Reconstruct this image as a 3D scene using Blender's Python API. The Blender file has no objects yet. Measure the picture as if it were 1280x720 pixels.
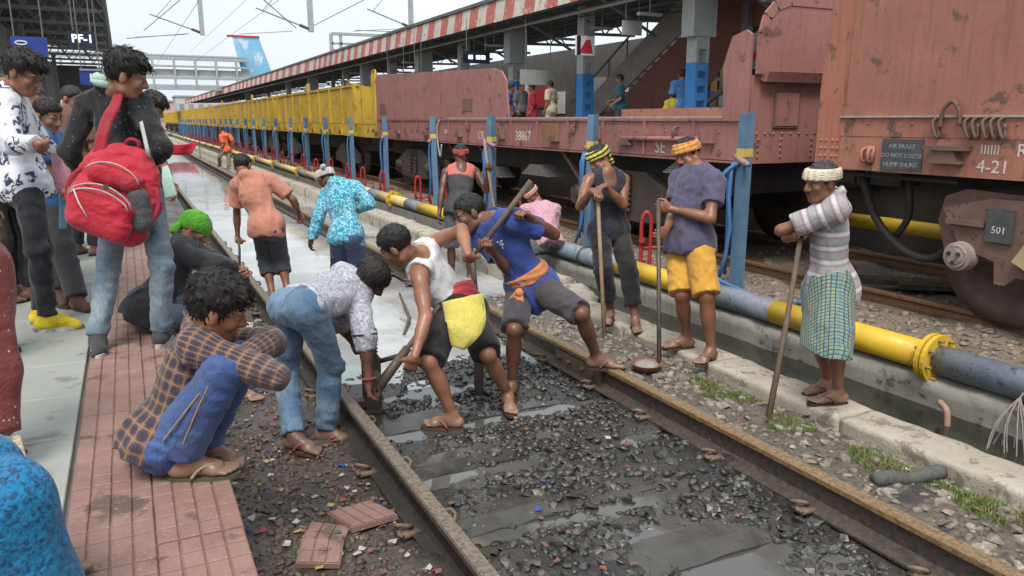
import bpy, math, random
import numpy as np
from mathutils import Matrix, Vector, Quaternion
R = math.radians
random.seed(7); np.random.seed(7)
SC = bpy.context.scene
COL = SC.collection

# ---------------------------------------------------------------- camera
PITCH = math.atan(210 / 960.0); YAW = math.atan(486 / math.hypot(960, 210)); CAMH = 1.6
cam = bpy.data.cameras.new('camera'); cam_o = bpy.data.objects.new('camera', cam); COL.objects.link(cam_o)
cam.sensor_width = 36; cam.lens = 27.0; cam.clip_start = 0.05; cam.clip_end = 2000
cam_o.location = (0, 0, CAMH); cam_o.rotation_euler = (math.pi / 2 - PITCH, 0, -YAW)
SC.camera = cam_o

# ---------------------------------------------------------------- overcast sky and soft sun
SUN_EL, SUN_AZ = R(58), R(215)          # azimuth measured clockwise from +Y
W = bpy.data.worlds.new('World'); SC.world = W; W.use_nodes = True
wn = W.node_tree.nodes; wl = W.node_tree.links; wn.clear()
sky = wn.new('ShaderNodeTexSky'); sky.sky_type = 'NISHITA'; sky.sun_disc = False
sky.sun_elevation = SUN_EL; sky.sun_rotation = SUN_AZ; sky.air_density = 1.6; sky.dust_density = 6.0; sky.ozone_density = 1.0
hs = wn.new('ShaderNodeHueSaturation'); hs.inputs['Saturation'].default_value = 0.22
mixw = wn.new('ShaderNodeMix'); mixw.data_type = 'RGBA'; mixw.inputs[0].default_value = 0.72
mixw.inputs[7].default_value = (7.7, 8.4, 9.0, 1)   # even cloud deck over the clear-sky gradient
bg = wn.new('ShaderNodeBackground'); bg.inputs[1].default_value = 0.084
wo = wn.new('ShaderNodeOutputWorld')
wl.new(sky.outputs[0], hs.inputs['Color']); wl.new(hs.outputs[0], mixw.inputs[6]); cl = wn.new('ShaderNodeTexNoise'); cl.inputs['Scale'].default_value = 2.2; cl.inputs['Detail'].default_value = 5; tcw = wn.new('ShaderNodeTexCoord'); wl.new(tcw.outputs['Generated'], cl.inputs['Vector'])
clr = wn.new('ShaderNodeMapRange'); wl.new(cl.outputs['Fac'], clr.inputs[0]); clr.inputs[1].default_value = .3; clr.inputs[2].default_value = .7; clr.inputs[3].default_value = .88; clr.inputs[4].default_value = 1.06
mulw = wn.new('ShaderNodeVectorMath'); mulw.operation = 'SCALE'; wl.new(mixw.outputs[2], mulw.inputs[0]); wl.new(clr.outputs[0], mulw.inputs['Scale']); wl.new(mulw.outputs[0], bg.inputs[0]); wl.new(bg.outputs[0], wo.inputs[0])
sun = bpy.data.lights.new('sun', 'SUN'); sun.energy = 1.5; sun.angle = R(25); sun.color = (1.0, 0.94, 0.85)
sun_o = bpy.data.objects.new('sun', sun); COL.objects.link(sun_o)
sd = Vector((math.sin(SUN_AZ) * math.cos(SUN_EL), math.cos(SUN_AZ) * math.cos(SUN_EL), math.sin(SUN_EL)))
sun_o.rotation_euler = sd.to_track_quat('Z', 'Y').to_euler(); sun_o.location = (0, -5, 30)
SC.view_settings.view_transform = 'Standard'; SC.view_settings.look = 'None'
SC.view_settings.exposure = 0.92; SC.view_settings.gamma = 1.0
SC.view_settings.use_curve_mapping = False
SC.cycles.max_bounces = 5; SC.cycles.diffuse_bounces = 3; SC.cycles.glossy_bounces = 3; SC.cycles.caustics_reflective = False; SC.cycles.caustics_refractive = False

# ---------------------------------------------------------------- helpers
def V(*a): return np.array(a, float)
def nrm(v):
    v = np.asarray(v, float); n = np.linalg.norm(v); return v / n if n > 1e-9 else v
class MB:
    """collects shapes into one mesh"""
    def __init__(s): s.v = []; s.f = []
    def add(s, vs, fs):
        o = len(s.v); s.v += [tuple(map(float, q)) for q in vs]; s.f += [tuple(o + i for i in q) for q in fs]; return s
    def box(s, x0, x1, y0, y1, z0, z1, ch=0.0):
        if ch <= 0:
            s.add([(x0,y0,z0),(x1,y0,z0),(x1,y1,z0),(x0,y1,z0),(x0,y0,z1),(x1,y0,z1),(x1,y1,z1),(x0,y1,z1)],
                  [(0,3,2,1),(4,5,6,7),(0,1,5,4),(1,2,6,5),(2,3,7,6),(3,0,4,7)])
        else:   # top edges chamfered
            c = ch
            s.add([(x0,y0,z0),(x1,y0,z0),(x1,y1,z0),(x0,y1,z0),(x0,y0,z1-c),(x1,y0,z1-c),(x1,y1,z1-c),(x0,y1,z1-c),
                   (x0+c,y0+c,z1),(x1-c,y0+c,z1),(x1-c,y1-c,z1),(x0+c,y1-c,z1)],
                  [(0,3,2,1),(8,9,10,11),(0,1,5,4),(1,2,6,5),(2,3,7,6),(3,0,4,7),(4,5,9,8),(5,6,10,9),(6,7,11,10),(7,4,8,11)])
        return s
    def bar(s, a, b, w, h, up=(0,0,1)):
        a = V(*a); b = V(*b); d = nrm(b - a); x = np.cross(d, up)
        x = nrm(x) if np.linalg.norm(x) > 1e-6 else V(1,0,0); z = np.cross(x, d)
        vs = []
        for p in (a, b):
            for i, j in ((-1,-1),(1,-1),(1,1),(-1,1)): vs.append(p + x*w/2*i + z*h/2*j)
        s.add(vs, [(0,1,2,3),(7,6,5,4),(0,4,5,1),(1,5,6,2),(2,6,7,3),(3,7,4,0)]); return s
    def tube(s, pts, r, n=8, cap=True):
        P = [V(*p) for p in pts]; m = len(P); rr = r if hasattr(r, '__len__') else [r] * m
        T = [nrm(P[min(i+1,m-1)] - P[max(i-1,0)]) for i in range(m)]
        u = np.cross(T[0], (0,0,1)); u = nrm(u) if np.linalg.norm(u) > 1e-3 else V(1,0,0)
        vs = []; fs = []
        for i in range(m):
            u = nrm(u - T[i] * (u @ T[i])); w = np.cross(T[i], u)
            for k in range(n):
                a = 2 * math.pi * k / n; vs.append(P[i] + rr[i] * (math.cos(a) * u + math.sin(a) * w))
        for i in range(m - 1):
            for k in range(n):
                fs.append((i*n+k, i*n+(k+1) % n, (i+1)*n+(k+1) % n, (i+1)*n+k))
        if cap: fs.append(tuple(range(n-1, -1, -1))); fs.append(tuple((m-1)*n + k for k in range(n)))
        return s.add(vs, fs)
    def lathe(s, c, axis, prof, n=20):
        """prof: list of (t along axis, radius)"""
        ax = nrm(axis); c = V(*c); u = np.cross(ax, (0,0,1)); u = nrm(u) if np.linalg.norm(u) > 1e-3 else V(1,0,0); w = np.cross(ax, u); m = len(prof); vs = []; fs = []
        for t, r in prof:
            for k in range(n): a = 2*math.pi*k/n; vs.append(c + ax*t + max(r, 1e-4)*(math.cos(a)*u + math.sin(a)*w))
        for i in range(m-1):
            for k in range(n): fs.append((i*n+k, i*n+(k+1) % n, (i+1)*n+(k+1) % n, (i+1)*n+k))
        fs.append(tuple(range(n-1, -1, -1))); fs.append(tuple((m-1)*n + k for k in range(n)))
        return s.add(vs, fs)
    def prism(s, poly, y0, y1, ax=1):
        """2D polygon extruded along an axis; poly in the two other axes (x,z for ax=1; y,z for ax=0; x,y for ax=2)"""
        def p3(a, b, t): return (a, t, b) if ax == 1 else ((t, a, b) if ax == 0 else (a, b, t))
        n = len(poly); vs = [p3(a, b, y0) for a, b in poly] + [p3(a, b, y1) for a, b in poly]
        fs = [tuple(range(n)), tuple(range(2*n-1, n-1, -1))] + [(i, n+i, n+(i+1) % n, (i+1) % n) for i in range(n)]
        return s.add(vs, fs)
    def sphere(s, c, r, nu=8, nv=6, half=False):
        return s.lathe((c[0], c[1], c[2]), (0,0,1), [(-r*math.cos(math.pi*i/nv), r*math.sin(math.pi*i/nv)) for i in range(nv+1)], nu)
    def mesh(s, name):
        me = bpy.data.meshes.new(name); me.from_pydata(s.v, [], s.f); me.update(); return me
    def build(s, name, mat, parent=None, smooth=False):
        return mkobj(name, fixn(s.mesh(name)), mat, parent, smooth)
def fixn(me):
    import bmesh
    bm = bmesh.new(); bm.from_mesh(me); bmesh.ops.recalc_face_normals(bm, faces=bm.faces); bm.to_mesh(me); bm.free(); return me
def mkobj(name, me, mat, parent=None, smooth=False):
    o = bpy.data.objects.new(name, me); COL.objects.link(o)
    if mat is not None and len(me.materials) == 0: me.materials.append(mat)
    if smooth: me.polygons.foreach_set('use_smooth', [True] * len(me.polygons))
    if parent is not None:
        o.parent = parent
        if parent.type == 'EMPTY' : o.matrix_parent_inverse = Matrix.Translation(-Vector(parent.location))
    return o
def npmesh(name, v, f):
    """fast mesh from numpy arrays; f (n,3) or (n,4)"""
    v = np.asarray(v, np.float32); f = np.asarray(f, np.int32); k = f.shape[1]
    me = bpy.data.meshes.new(name); me.vertices.add(len(v)); me.vertices.foreach_set('co', v.ravel())
    me.loops.add(f.size); me.loops.foreach_set('vertex_index', f.ravel())
    me.polygons.add(len(f)); me.polygons.foreach_set('loop_start', np.arange(0, f.size, k, dtype=np.int32))
    me.update(calc_edges=True); return me
def tag(o, label=None, cat=None, group=None, kind=None):
    if label: o['label'] = label
    if cat: o['category'] = cat
    if group: o['group'] = group
    if kind: o['kind'] = kind
    return o
def empty(name, loc=(0,0,0), label=None, cat=None, group=None):
    o = bpy.data.objects.new(name, None); COL.objects.link(o); o.location = loc; o.empty_display_size = .2
    return tag(o, label, cat, group)
def copy_tree(o, parent=None):
    c = o.copy(); COL.objects.link(c)
    if parent is not None: c.parent = parent
    for ch in list(o.children): copy_tree(ch, c)
    return c
def text_obj(name, txt, size, mat, mtx, parent=None, ext=0.0015, bold=0.0):
    cu = bpy.data.curves.new(name, 'FONT'); cu.body = txt; cu.size = size; cu.extrude = ext; cu.align_x = 'CENTER'; cu.align_y = 'CENTER'
    cu.resolution_u = 2; cu.offset = bold
    t = bpy.data.objects.new(name + '_c', cu); COL.objects.link(t)
    dg = bpy.context.evaluated_depsgraph_get(); me = bpy.data.meshes.new_from_object(t.evaluated_get(dg))
    bpy.data.objects.remove(t); me.transform(mtx); me.name = name
    return mkobj(name, me, mat, parent)
# text frames: reads on a face whose outward normal is -X (text runs towards -Y)  /  -Y (text runs towards +X)
def fr_mx(x, y, z): return Matrix.Translation((x, y, z)) @ Matrix(((0,0,-1,0),(-1,0,0,0),(0,1,0,0),(0,0,0,1)))
def fr_my(x, y, z): return Matrix.Translation((x, y, z)) @ Matrix(((1,0,0,0),(0,0,-1,0),(0,1,0,0),(0,0,0,1)))

# ---------------------------------------------------------------- materials
_M = {}
class NT:
    def __init__(s, name):
        s.m = bpy.data.materials.new(name); s.m.use_nodes = True; s.n = s.m.node_tree.nodes; s.l = s.m.node_tree.links; s.n.clear()
        s.out = s.n.new('ShaderNodeOutputMaterial'); s.b = s.n.new('ShaderNodeBsdfPrincipled'); s.l.new(s.b.outputs[0], s.out.inputs[0])
    def new(s, t, **kw):
        n = s.n.new(t)
        for k, v in kw.items(): setattr(n, k, v)
        return n
    def set(s, inp, v):
        if hasattr(v, 'is_output') or isinstance(v, bpy.types.NodeSocket): s.l.new(v, inp)
        elif isinstance(v, (tuple, list)) and len(v) == 3 and inp.type == 'RGBA': inp.default_value = (*v, 1)
        else: inp.default_value = v
    def pos(s): return s.new('ShaderNodeNewGeometry').outputs['Position']
    def attr(s, name, kind='Vector'): a = s.new('ShaderNodeAttribute'); a.attribute_name = name; return a.outputs[kind]
    def ridged(s, co, scale, detail=3):
        n = s.new('ShaderNodeTexNoise'); n.noise_type = 'RIDGED_MULTIFRACTAL'; n.normalize = True; s.l.new(co, n.inputs['Vector']); n.inputs['Scale'].default_value = scale; n.inputs['Detail'].default_value = detail; n.inputs['Roughness'].default_value = .45; n.inputs['Distortion'].default_value = .6
        return n.outputs['Fac']
    def noise(s, co, scale, detail=4, rough=.6, dist=0.):
        n = s.new('ShaderNodeTexNoise'); s.l.new(co, n.inputs['Vector']); n.inputs['Scale'].default_value = scale
        n.inputs['Detail'].default_value = detail; n.inputs['Roughness'].default_value = rough; n.inputs['Distortion'].default_value = dist
        return n.outputs['Fac']
    def vor(s, co, scale, feature='F1', out='Distance', rnd=1.):
        n = s.new('ShaderNodeTexVoronoi'); n.feature = feature; s.l.new(co, n.inputs['Vector']); n.inputs['Scale'].default_value = scale; n.inputs['Randomness'].default_value = rnd
        return n.outputs[out]
    def ramp(s, fac, a, b, ca=0., cb=1., interp='LINEAR'):
        n = s.new('ShaderNodeMapRange'); n.clamp = True; s.l.new(fac, n.inputs[0])
        n.inputs[1].default_value = a; n.inputs[2].default_value = b; n.inputs[3].default_value = ca; n.inputs[4].default_value = cb
        if interp == 'SMOOTH': n.interpolation_type = 'SMOOTHSTEP'
        return n.outputs[0]
    def mix(s, fac, a, b, mode='MIX'):
        n = s.new('ShaderNodeMix'); n.data_type = 'RGBA'; n.blend_type = mode
        s.set(n.inputs[0], fac); s.set(n.inputs[6], a); s.set(n.inputs[7], b); return n.outputs[2]
    def math(s, op, a, b=0., c=0.):
        n = s.new('ShaderNodeMath'); n.operation = op; s.set(n.inputs[0], a); s.set(n.inputs[1], b)
        if op in ('MULTIPLY_ADD', 'COMPARE', 'SMOOTH_MIN'): s.set(n.inputs[2], c)
        return n.outputs[0]
    def sep(s, co): n = s.new('ShaderNodeSeparateXYZ'); s.l.new(co, n.inputs[0]); return n.outputs
    def vscale(s, co, sc): n = s.new('ShaderNodeMapping'); s.l.new(co, n.inputs[0]); n.inputs['Scale'].default_value = sc; return n.outputs[0]
    def bump(s, h, strength=.3, dist=.01, prev=None):
        n = s.new('ShaderNodeBump'); s.l.new(h, n.inputs['Height']); n.inputs['Strength'].default_value = strength; n.inputs['Distance'].default_value = dist
        if prev is not None: s.l.new(prev, n.inputs['Normal'])
        s.l.new(n.outputs[0], s.b.inputs['Normal']); return n.outputs[0]
    def fin(s, col=None, rough=None, metal=None, spec=None):
        if col is not None: s.set(s.b.inputs['Base Color'], col)
        if rough is not None: s.set(s.b.inputs['Roughness'], rough)
        if metal is not None: s.b.inputs['Metallic'].default_value = metal
        if spec is not None: s.b.inputs['Specular IOR Level'].default_value = spec
        return s.m
def paint(name, c1, c2, rough=.6, scale=3., wear=None, wscale=14., wamt=.62, bump=.15, bscale=45., metal=0., streak=0., speck=None, spec=.4):
    """two mottled tones, optional patches of wear, optional vertical streaks, fine relief"""
    if name in _M: return _M[name]
    t = NT(name); p = t.pos()
    c = t.mix(t.ramp(t.noise(p, scale, 4, .65), .35, .68), c1, c2)
    if streak:
        s_ = t.noise(t.vscale(p, (7, 7, .5)), 3.0, 5, .7); c = t.mix(t.math('MULTIPLY', t.ramp(s_, .5, .8), streak), c, tuple(x * .35 for x in c1))
    if wear is not None:
        w_ = t.noise(p, wscale, 5, .7, .3); c = t.mix(t.ramp(w_, wamt, wamt + .06), c, wear)
    if speck is not None:
        v_ = t.noise(p, 90., 3, .6); c = t.mix(t.ramp(v_, .62, .72), c, speck)
    r_ = t.ramp(t.noise(p, scale * 4, 2), .3, .7, max(.05, rough - .12), min(1, rough + .12))
    t.bump(t.noise(p, bscale, 3, .65), bump, .008)
    _M[name] = t.fin(c, r_, metal, spec); return _M[name]

# ================================================================ THE SETTING
_rng = np.random.RandomState(3)
_lat = _rng.rand(256, 256)
def vn(x, y):
    x = np.asarray(x, float); y = np.asarray(y, float); xi = np.floor(x).astype(int); yi = np.floor(y).astype(int); fx = x - xi; fy = y - yi
    fx = fx*fx*(3-2*fx); fy = fy*fy*(3-2*fy); g = lambda a, b: _lat[a % 256, b % 256]
    return (g(xi,yi)*(1-fx)+g(xi+1,yi)*fx)*(1-fy)+(g(xi,yi+1)*(1-fx)+g(xi+1,yi+1)*fx)*fy - .5
def fbm(x, y, f=1., o=4):
    s = 0; a = 1.
    for i in range(o): s = s + a * vn(x*f + 17.3*i, y*f + 9.1*i); f *= 2.03; a *= .5
    return s
RL, RR = 1.03, 2.74                      # rail centres, rail top at z = 0
PZ = .27                                 # platform surface
WZ = -.197                               # flood water level
def sst(a, b, x): t = np.clip((x - a) / (b - a), 0, 1); return t*t*(3-2*t)
def bed_z(x, y):
    n = fbm(x, y, 1.3, 3) * .05 + fbm(x, y, 6., 3) * .022
    inside = sst(.95, 1.1, x) * (1 - sst(2.66, 2.8, x))
    far = sst(4.6, 5.7, y + 1.2*fbm(x, y, .8, 2) + .55*(x - 1.9))
    z_in = -.178 - .085 * far + n * (1 - .35*far)
    z_l = -.170 + n * 1.2 + .05 * sst(.75, .25, x)
    z_r = -.135 - .10 * sst(6.0, 7.5, y) - .10 * sst(3.35, 3.70, x) + n
    pud = np.exp(-(((x-1.95)/.32)**2 + ((y-2.35)/.35)**2)) + .8*np.exp(-(((x-2.2)/.25)**2 + ((y-1.95)/.25)**2)) + .8*np.exp(-(((x-2.2)/.3)**2 + ((y-4.05)/.16)**2))
    z_in = z_in - .05 * pud
    kk = (y - 1.72)/.62; fr = kk - np.round(kk); z_in = z_in - .034*np.exp(-((fr + .30)/.075)**2)*(1 - far)*(.5 + 1.2*np.clip(vn(x*2.1, np.round(kk)*3.7) + .35, 0, 1))
    return inside * z_in + (1 - inside) * np.where(x < 1.9, z_l, z_r)

m_ground = paint('earth', (.16,.13,.10), (.24,.20,.16), .9, 1.2, bump=.4)
# wide ground sheet reaching the horizon
g = MB(); g.add([(-600,-200,-.75),(600,-200,-.75),(600,1200,-.75),(-600,1200,-.75)], [(0,1,2,3)])
tag(g.build('ground', m_ground), kind='structure')

def mat_bed():
    t = NT('wet_ballast_mud'); p = t.pos()
    big = t.noise(p, 1.6, 4, .6); fine = t.noise(p, 34., 5, .7)
    c = t.mix(t.ramp(fine, .38, .66), (.010,.009,.008), (.050,.045,.040)); c = t.mix(t.ramp(big, .50, .72), c, (.060,.048,.036))
    x = t.sep(p)[0]
    lft = t.ramp(x, 1.0, .85); c = t.mix(t.math('MULTIPLY', lft, .85), c, t.mix(t.ramp(fine, .38, .64), (.028,.022,.018), (.12,.092,.074)))
    rgt = t.ramp(x, 2.8, 2.95); c = t.mix(t.math('MULTIPLY', rgt, .8), c, t.mix(t.ramp(fine, .36, .66), (.05,.042,.033), (.19,.165,.13)))
    wet = t.noise(p, 2.7, 3, .55); r = t.math('ADD', t.ramp(wet, .42, .62, .05, .26), t.math('MULTIPLY', t.math('MAXIMUM', lft, rgt), .35))
    t.bump(t.noise(p, 48., 5, .7), .6, .012)
    return t.fin(c, r, spec=.8)
def grid_obj(name, xs, ys, zf, mat, kind='structure', parent=None):
    X, Y = np.meshgrid(xs, ys); Z = zf(X, Y); nx, ny = len(xs), len(ys)
    v = np.stack([X, Y, Z], -1).reshape(-1, 3); i = np.arange(nx*ny).reshape(ny, nx)
    f = np.stack([i[:-1,:-1], i[:-1,1:], i[1:,1:], i[1:,:-1]], -1).reshape(-1, 4)
    o = mkobj(name, npmesh(name, v, f), mat, parent, True)
    if kind: o['kind'] = kind
    return o
ys = np.concatenate([np.arange(.3, 7.5, .035), np.arange(7.5, 16, .09), np.arange(16, 60, .5), np.arange(60, 150.1, 5)])
trackbed = grid_obj('track_bed', np.arange(.2, 3.76, .035), ys, bed_z, mat_bed())

def mat_water(name, col, rough=.04, sc=5., bs=.10):
    t = NT(name); p = t.pos()
    n1 = t.noise(t.vscale(p, (1., .45, 1.)), sc, 3, .5); t.bump(n1, bs, .02)
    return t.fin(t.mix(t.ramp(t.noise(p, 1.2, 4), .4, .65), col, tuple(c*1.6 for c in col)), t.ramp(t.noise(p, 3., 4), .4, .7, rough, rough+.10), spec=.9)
m_water = mat_water('flood_water_surface', (.30,.305,.30))  # muddy tone made paler to stand in for the bright sky reflection
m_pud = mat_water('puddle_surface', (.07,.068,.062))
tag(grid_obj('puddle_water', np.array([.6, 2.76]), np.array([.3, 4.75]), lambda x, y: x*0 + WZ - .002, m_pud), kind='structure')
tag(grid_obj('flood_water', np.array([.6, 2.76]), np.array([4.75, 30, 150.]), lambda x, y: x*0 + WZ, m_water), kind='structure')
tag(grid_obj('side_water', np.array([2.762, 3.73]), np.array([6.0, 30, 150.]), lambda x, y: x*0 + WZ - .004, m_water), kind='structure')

# --- rails, sleepers, clips
def mat_rail(name, top, side, yellow):
    t = NT(name); p = t.pos(); g = t.new('ShaderNodeNewGeometry'); nz = t.sep(g.outputs['Normal'])[2]
    n = t.noise(p, 30., 5, .72); c_side = t.mix(t.ramp(n, .38, .66), side, tuple(c*.40 for c in side))
    z = t.sep(p)[2]; hd = t.ramp(z, -.042, -.036)
    c_head = t.mix(t.ramp(t.noise(p, 36., 5, .78), .44, .60), yellow, tuple(c*.5 for c in yellow))
    c_top = t.mix(t.ramp(t.noise(p, 44., 5, .78), .42, .60), top, tuple(c*.42 for c in top))
    c = t.mix(hd, c_side, c_head); c = t.mix(t.ramp(nz, .55, .8), c, t.mix(hd, c_side, c_top))
    t.bump(t.noise(p, 90., 4, .7), .7, .007)
    return t.fin(c, t.ramp(n, .3, .7, .35, .7), .15, .5)
m_railR = mat_rail('rail_muddy', (.30,.205,.115), (.10,.078,.066), (.27,.165,.075))
m_railL = mat_rail('rail_worn', (.24,.20,.155), (.05,.042,.036), (.12,.092,.07))
m_rail2 = mat_rail('rail_rusty', (.22,.12,.07), (.15,.085,.05), (.22,.12,.06))
RP = [(-.075,-.172),(.075,-.172),(.075,-.160),(.022,-.146),(.009,-.128),(.009,-.052),(.030,-.038),(.036,-.030),(.036,-.008),(.029,0),(-.029,0),(-.036,-.008),(-.036,-.030),(-.030,-.038),(-.009,-.052),(-.009,-.128),(-.022,-.146),(-.075,-.160)]
track = empty('railway_track', (1.885, 0, -.2), 'flooded railway track between the tiled platform and the drain kerb', 'track')
def rail(cx, z, mat, parent, y0=-1.5, y1=150): return MB().prism([(cx+a, z+b) for a, b in RP], y0, y1).build('rail', mat, parent)
rail(RL, 0, m_railL, track); rail(RR, 0, m_railR, track)
def rough_box(x0, x1, y0, y1, z0, z1, res=.08, amp=.012, seed=0):
    """box with a gridded, unevenly worn top and sides"""
    nx = max(2, int((x1-x0)/res)+1); ny = max(2, int((y1-y0)/res)+1); nz = max(2, int((z1-z0)/res)+1)
    vs = []; fs = []; idx = {}
    def vid(i, j, k):
        key = (i, j, k)
        if key not in idx:
            x = x0+(x1-x0)*i/(nx-1); y = y0+(y1-y0)*j/(ny-1); z = z0+(z1-z0)*k/(nz-1)
            e = (i in (0, nx-1)) + (j in (0, ny-1)) + (k == nz-1)
            a = amp*(1. if e == 1 else 1.9)
            dx = a*2*float(vn(y*9+seed, z*9+x*7)); dz = a*1.6*float(vn(x*8+seed*1.3, y*8+3)) - (a*.8 if e > 1 and k == nz-1 else 0); dy = a*2*float(vn(x*9+z*5+31, seed+y*3))
            idx[key] = len(vs); vs.append((x+dx, y+dy, z+dz))
        return idx[key]
    for j in range(ny-1):
        for i in range(nx-1): fs.append((vid(i,j,nz-1), vid(i+1,j,nz-1), vid(i+1,j+1,nz-1), vid(i,j+1,nz-1)))
        for k in range(nz-1):
            fs.append((vid(0,j,k), vid(0,j,k+1), vid(0,j+1,k+1), vid(0,j+1,k))); fs.append((vid(nx-1,j,k), vid(nx-1,j+1,k), vid(nx-1,j+1,k+1), vid(nx-1,j,k+1)))
    for i in range(nx-1):
        for k in range(nz-1):
            fs.append((vid(i,0,k), vid(i+1,0,k), vid(i+1,0,k+1), vid(i,0,k+1))); fs.append((vid(i,ny-1,k), vid(i,ny-1,k+1), vid(i+1,ny-1,k+1), vid(i+1,ny-1,k)))
    return MB().add(vs, fs)
m_conc_wet = paint('wet_concrete', (.042,.039,.035), (.082,.076,.068), .22, 5., bump=.25, speck=(.06,.055,.05))
m_conc = paint('pale_concrete', (.42,.385,.32), (.33,.295,.24), .85, 4., wear=(.20,.175,.14), wscale=6., wamt=.55, bump=.9, bscale=42., speck=(.17,.15,.125))
m_conc_dk = paint('stained_concrete', (.30,.285,.25), (.22,.205,.18), .8, 3., wear=(.09,.085,.07), wscale=5., wamt=.58, bump=.4, streak=.5)
sl_me = fixn(rough_box(-1.375, 1.375, -.125, .125, -.12, 0, .09, .006, 5).mesh('sleeper'))
clip_me = fixn(MB().tube([(-.01,-.05,.0),(.03,-.06,.012),(.055,-.035,.03),(.045,.0,.045),(.01,.02,.04),(-.02,.01,.022),(-.012,-.02,.008),(.03,-.02,.004),(.06,.02,.006),(.05,.05,.006)], .011, 7).box(-.055,.05,-.045,.045,-.02,.004).mesh('rail_clip'))
m_clip = paint('rusty_clip', (.19,.135,.10), (.12,.085,.06), .7, 30., wear=(.10,.06,.04), wscale=60.)
for k in range(46):
    y = 1.72 + .62*k
    if k: 
        pass
    o = mkobj('sleeper', sl_me, m_conc_wet, track); o.matrix_parent_inverse = Matrix.Translation((-1.885, 0, .2)); o.location = (1.885, y, -.181 if y < 4.7 else -.206); o.rotation_euler = (0, 0, random.uniform(-.012, .012))
    if y < 12:
        for cx, sg in ((RL, 1), (RL, -1), (RR, -1), (RR, 1)):
            o = mkobj('rail_clip', clip_me, m_clip, track, True); o.location = (cx + sg*.088, y + random.uniform(-.03,.03), -.150); o.rotation_euler = (0, 0, (0 if sg > 0 else math.pi) + random.uniform(-.2,.2)); o.scale = (.85,.85,.85)
fp = MB().box(RR-.032, RR-.010, 4.15, 4.75, -.145, -.045)
for q in (4.22, 4.36, 4.54, 4.68): fp.lathe((RR-.06, q, -.095), (1,0,0), [(0,.016),(.03,.016),(.03,.024),(.045,.024)], 6)
fp.build('fishplate', paint('fishplate_iron', (.11,.085,.07), (.17,.12,.09), .6, 12.), track)

# --- ballast stones
import bmesh
def hull_stone(seed, flat):
    r = random.Random(seed); bm = bmesh.new()
    for i in range(13):
        a = r.uniform(0, 2*math.pi); u = r.uniform(-1, 1); q = math.sqrt(1-u*u); bm.verts.new((q*math.cos(a), q*math.sin(a)*r.uniform(.7, .95), u*flat))
    ret = bmesh.ops.convex_hull(bm, input=bm.verts)
    bmesh.ops.delete(bm, geom=list({e for e in ret['geom_interior'] + ret['geom_unused'] if isinstance(e, bmesh.types.BMVert)}), context='VERTS')
    bmesh.ops.triangulate(bm, faces=bm.faces); me = bpy.data.meshes.new('ballast_stone'); bm.to_mesh(me); bm.free(); return fixn(me)
STONES = [hull_stone(100+i, .30 + .055*(i % 6)) for i in range(14)]
def st_arr(me):
    v = np.empty(len(me.vertices)*3, np.float32); me.vertices.foreach_get('co', v)
    return v.reshape(-1, 3).copy(), np.array([tuple(p.vertices) for p in me.polygons], np.int32)
STA = [st_arr(m) for m in STONES]
def mat_stone(name, dark, mid, lite, rlo, rhi):
    t = NT(name); p = t.pos(); n = t.noise(p, 16., 2, .5); f = t.noise(p, 70., 5, .7)
    c = t.mix(t.ramp(n, .36, .52), dark, mid); c = t.mix(t.ramp(n, .54, .68), c, lite); c = t.mix(t.ramp(f, .3, .75), tuple(x*.55 for x in mid), c)
    t.bump(f, .4, .006); return t.fin(c, t.ramp(t.noise(p, 9., 3), .35, .65, rlo, rhi), spec=.5)
m_st_wet = mat_stone('wet_stone', (.020,.019,.018), (.070,.066,.061), (.20,.19,.178), .08, .34)
m_st_left = mat_stone('muddy_stone', (.04,.031,.026), (.13,.098,.08), (.27,.21,.175), .3, .7)
m_st_dry = mat_stone('dry_stone', (.12,.10,.085), (.29,.25,.21), (.50,.46,.40), .7, .95)
m_st_far = mat_stone('rubble_stone', (.12,.088,.07), (.30,.235,.185), (.50,.43,.36), .8, .95)
def scatter(n, x0, x1, y0, y1, zf, smin_, smax, keep=None, bias=1.):
    rg = np.random.RandomState(int(n + x0*10 + y0*7)); x = rg.uniform(x0, x1, n); y = y0 + (y1-y0) * rg.rand(n)**bias
    if keep is not None: m = keep(x, y, rg); x, y = x[m], y[m]
    n = len(x); s = smin_ + (smax-smin_) * rg.rand(n)**2.2; z = zf(x, y); ti = rg.randint(0, len(STONES), n); a, b, c = rg.uniform(-.5,.5,n), rg.uniform(-.5,.5,n), rg.uniform(0,6.28,n)
    return [tuple(q) for q in zip(x.tolist(), y.tolist(), z.tolist(), s.tolist(), ti.tolist(), a.tolist(), b.tolist(), c.tolist())]
def off_rail(x, y, rg): return (abs(x-RL) > .09) & (abs(x-RR) > .09)
def in_keep(x, y, rg):
    k = (y - 1.72) / .62; on_sl = abs(k - np.round(k)) < .20
    den = .56 + 1.2*fbm(x, y, 1.7, 2); den = np.where(on_sl, den*.42, den); den = den*(1 - .55*np.exp(-((k - np.round(k) + .30)/.08)**2))
    far = sst(5.2, 6.6, y + .5*(x-1.9)); den = den*(1 - .93*far)
    return off_rail(x, y, rg) & (rg.rand(len(x)) < den)
LISTS = []
def rgt_keep(x, y, rg): return off_rail(x, y, rg) & (rg.rand(len(x)) < (.6 + .9*fbm(x, y, 1.5, 2)))
LISTS.append((m_st_wet, trackbed, scatter(26000, 1.08, 2.70, 1.35, 9., bed_z, .010, .046, in_keep, 1.3)))
LISTS.append((m_st_left, trackbed, scatter(11000, .26, .97, 1.5, 8., bed_z, .005, .030, lambda x,y,r: off_rail(x,y,r) & (r.rand(len(x)) < .5+.8*fbm(x,y,2.,2)), 1.3)))
LISTS.append((m_st_dry, trackbed, scatter(6500, 2.82, 3.72, 1.2, 12., bed_z, .012, .055, rgt_keep, 1.2)))
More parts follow.
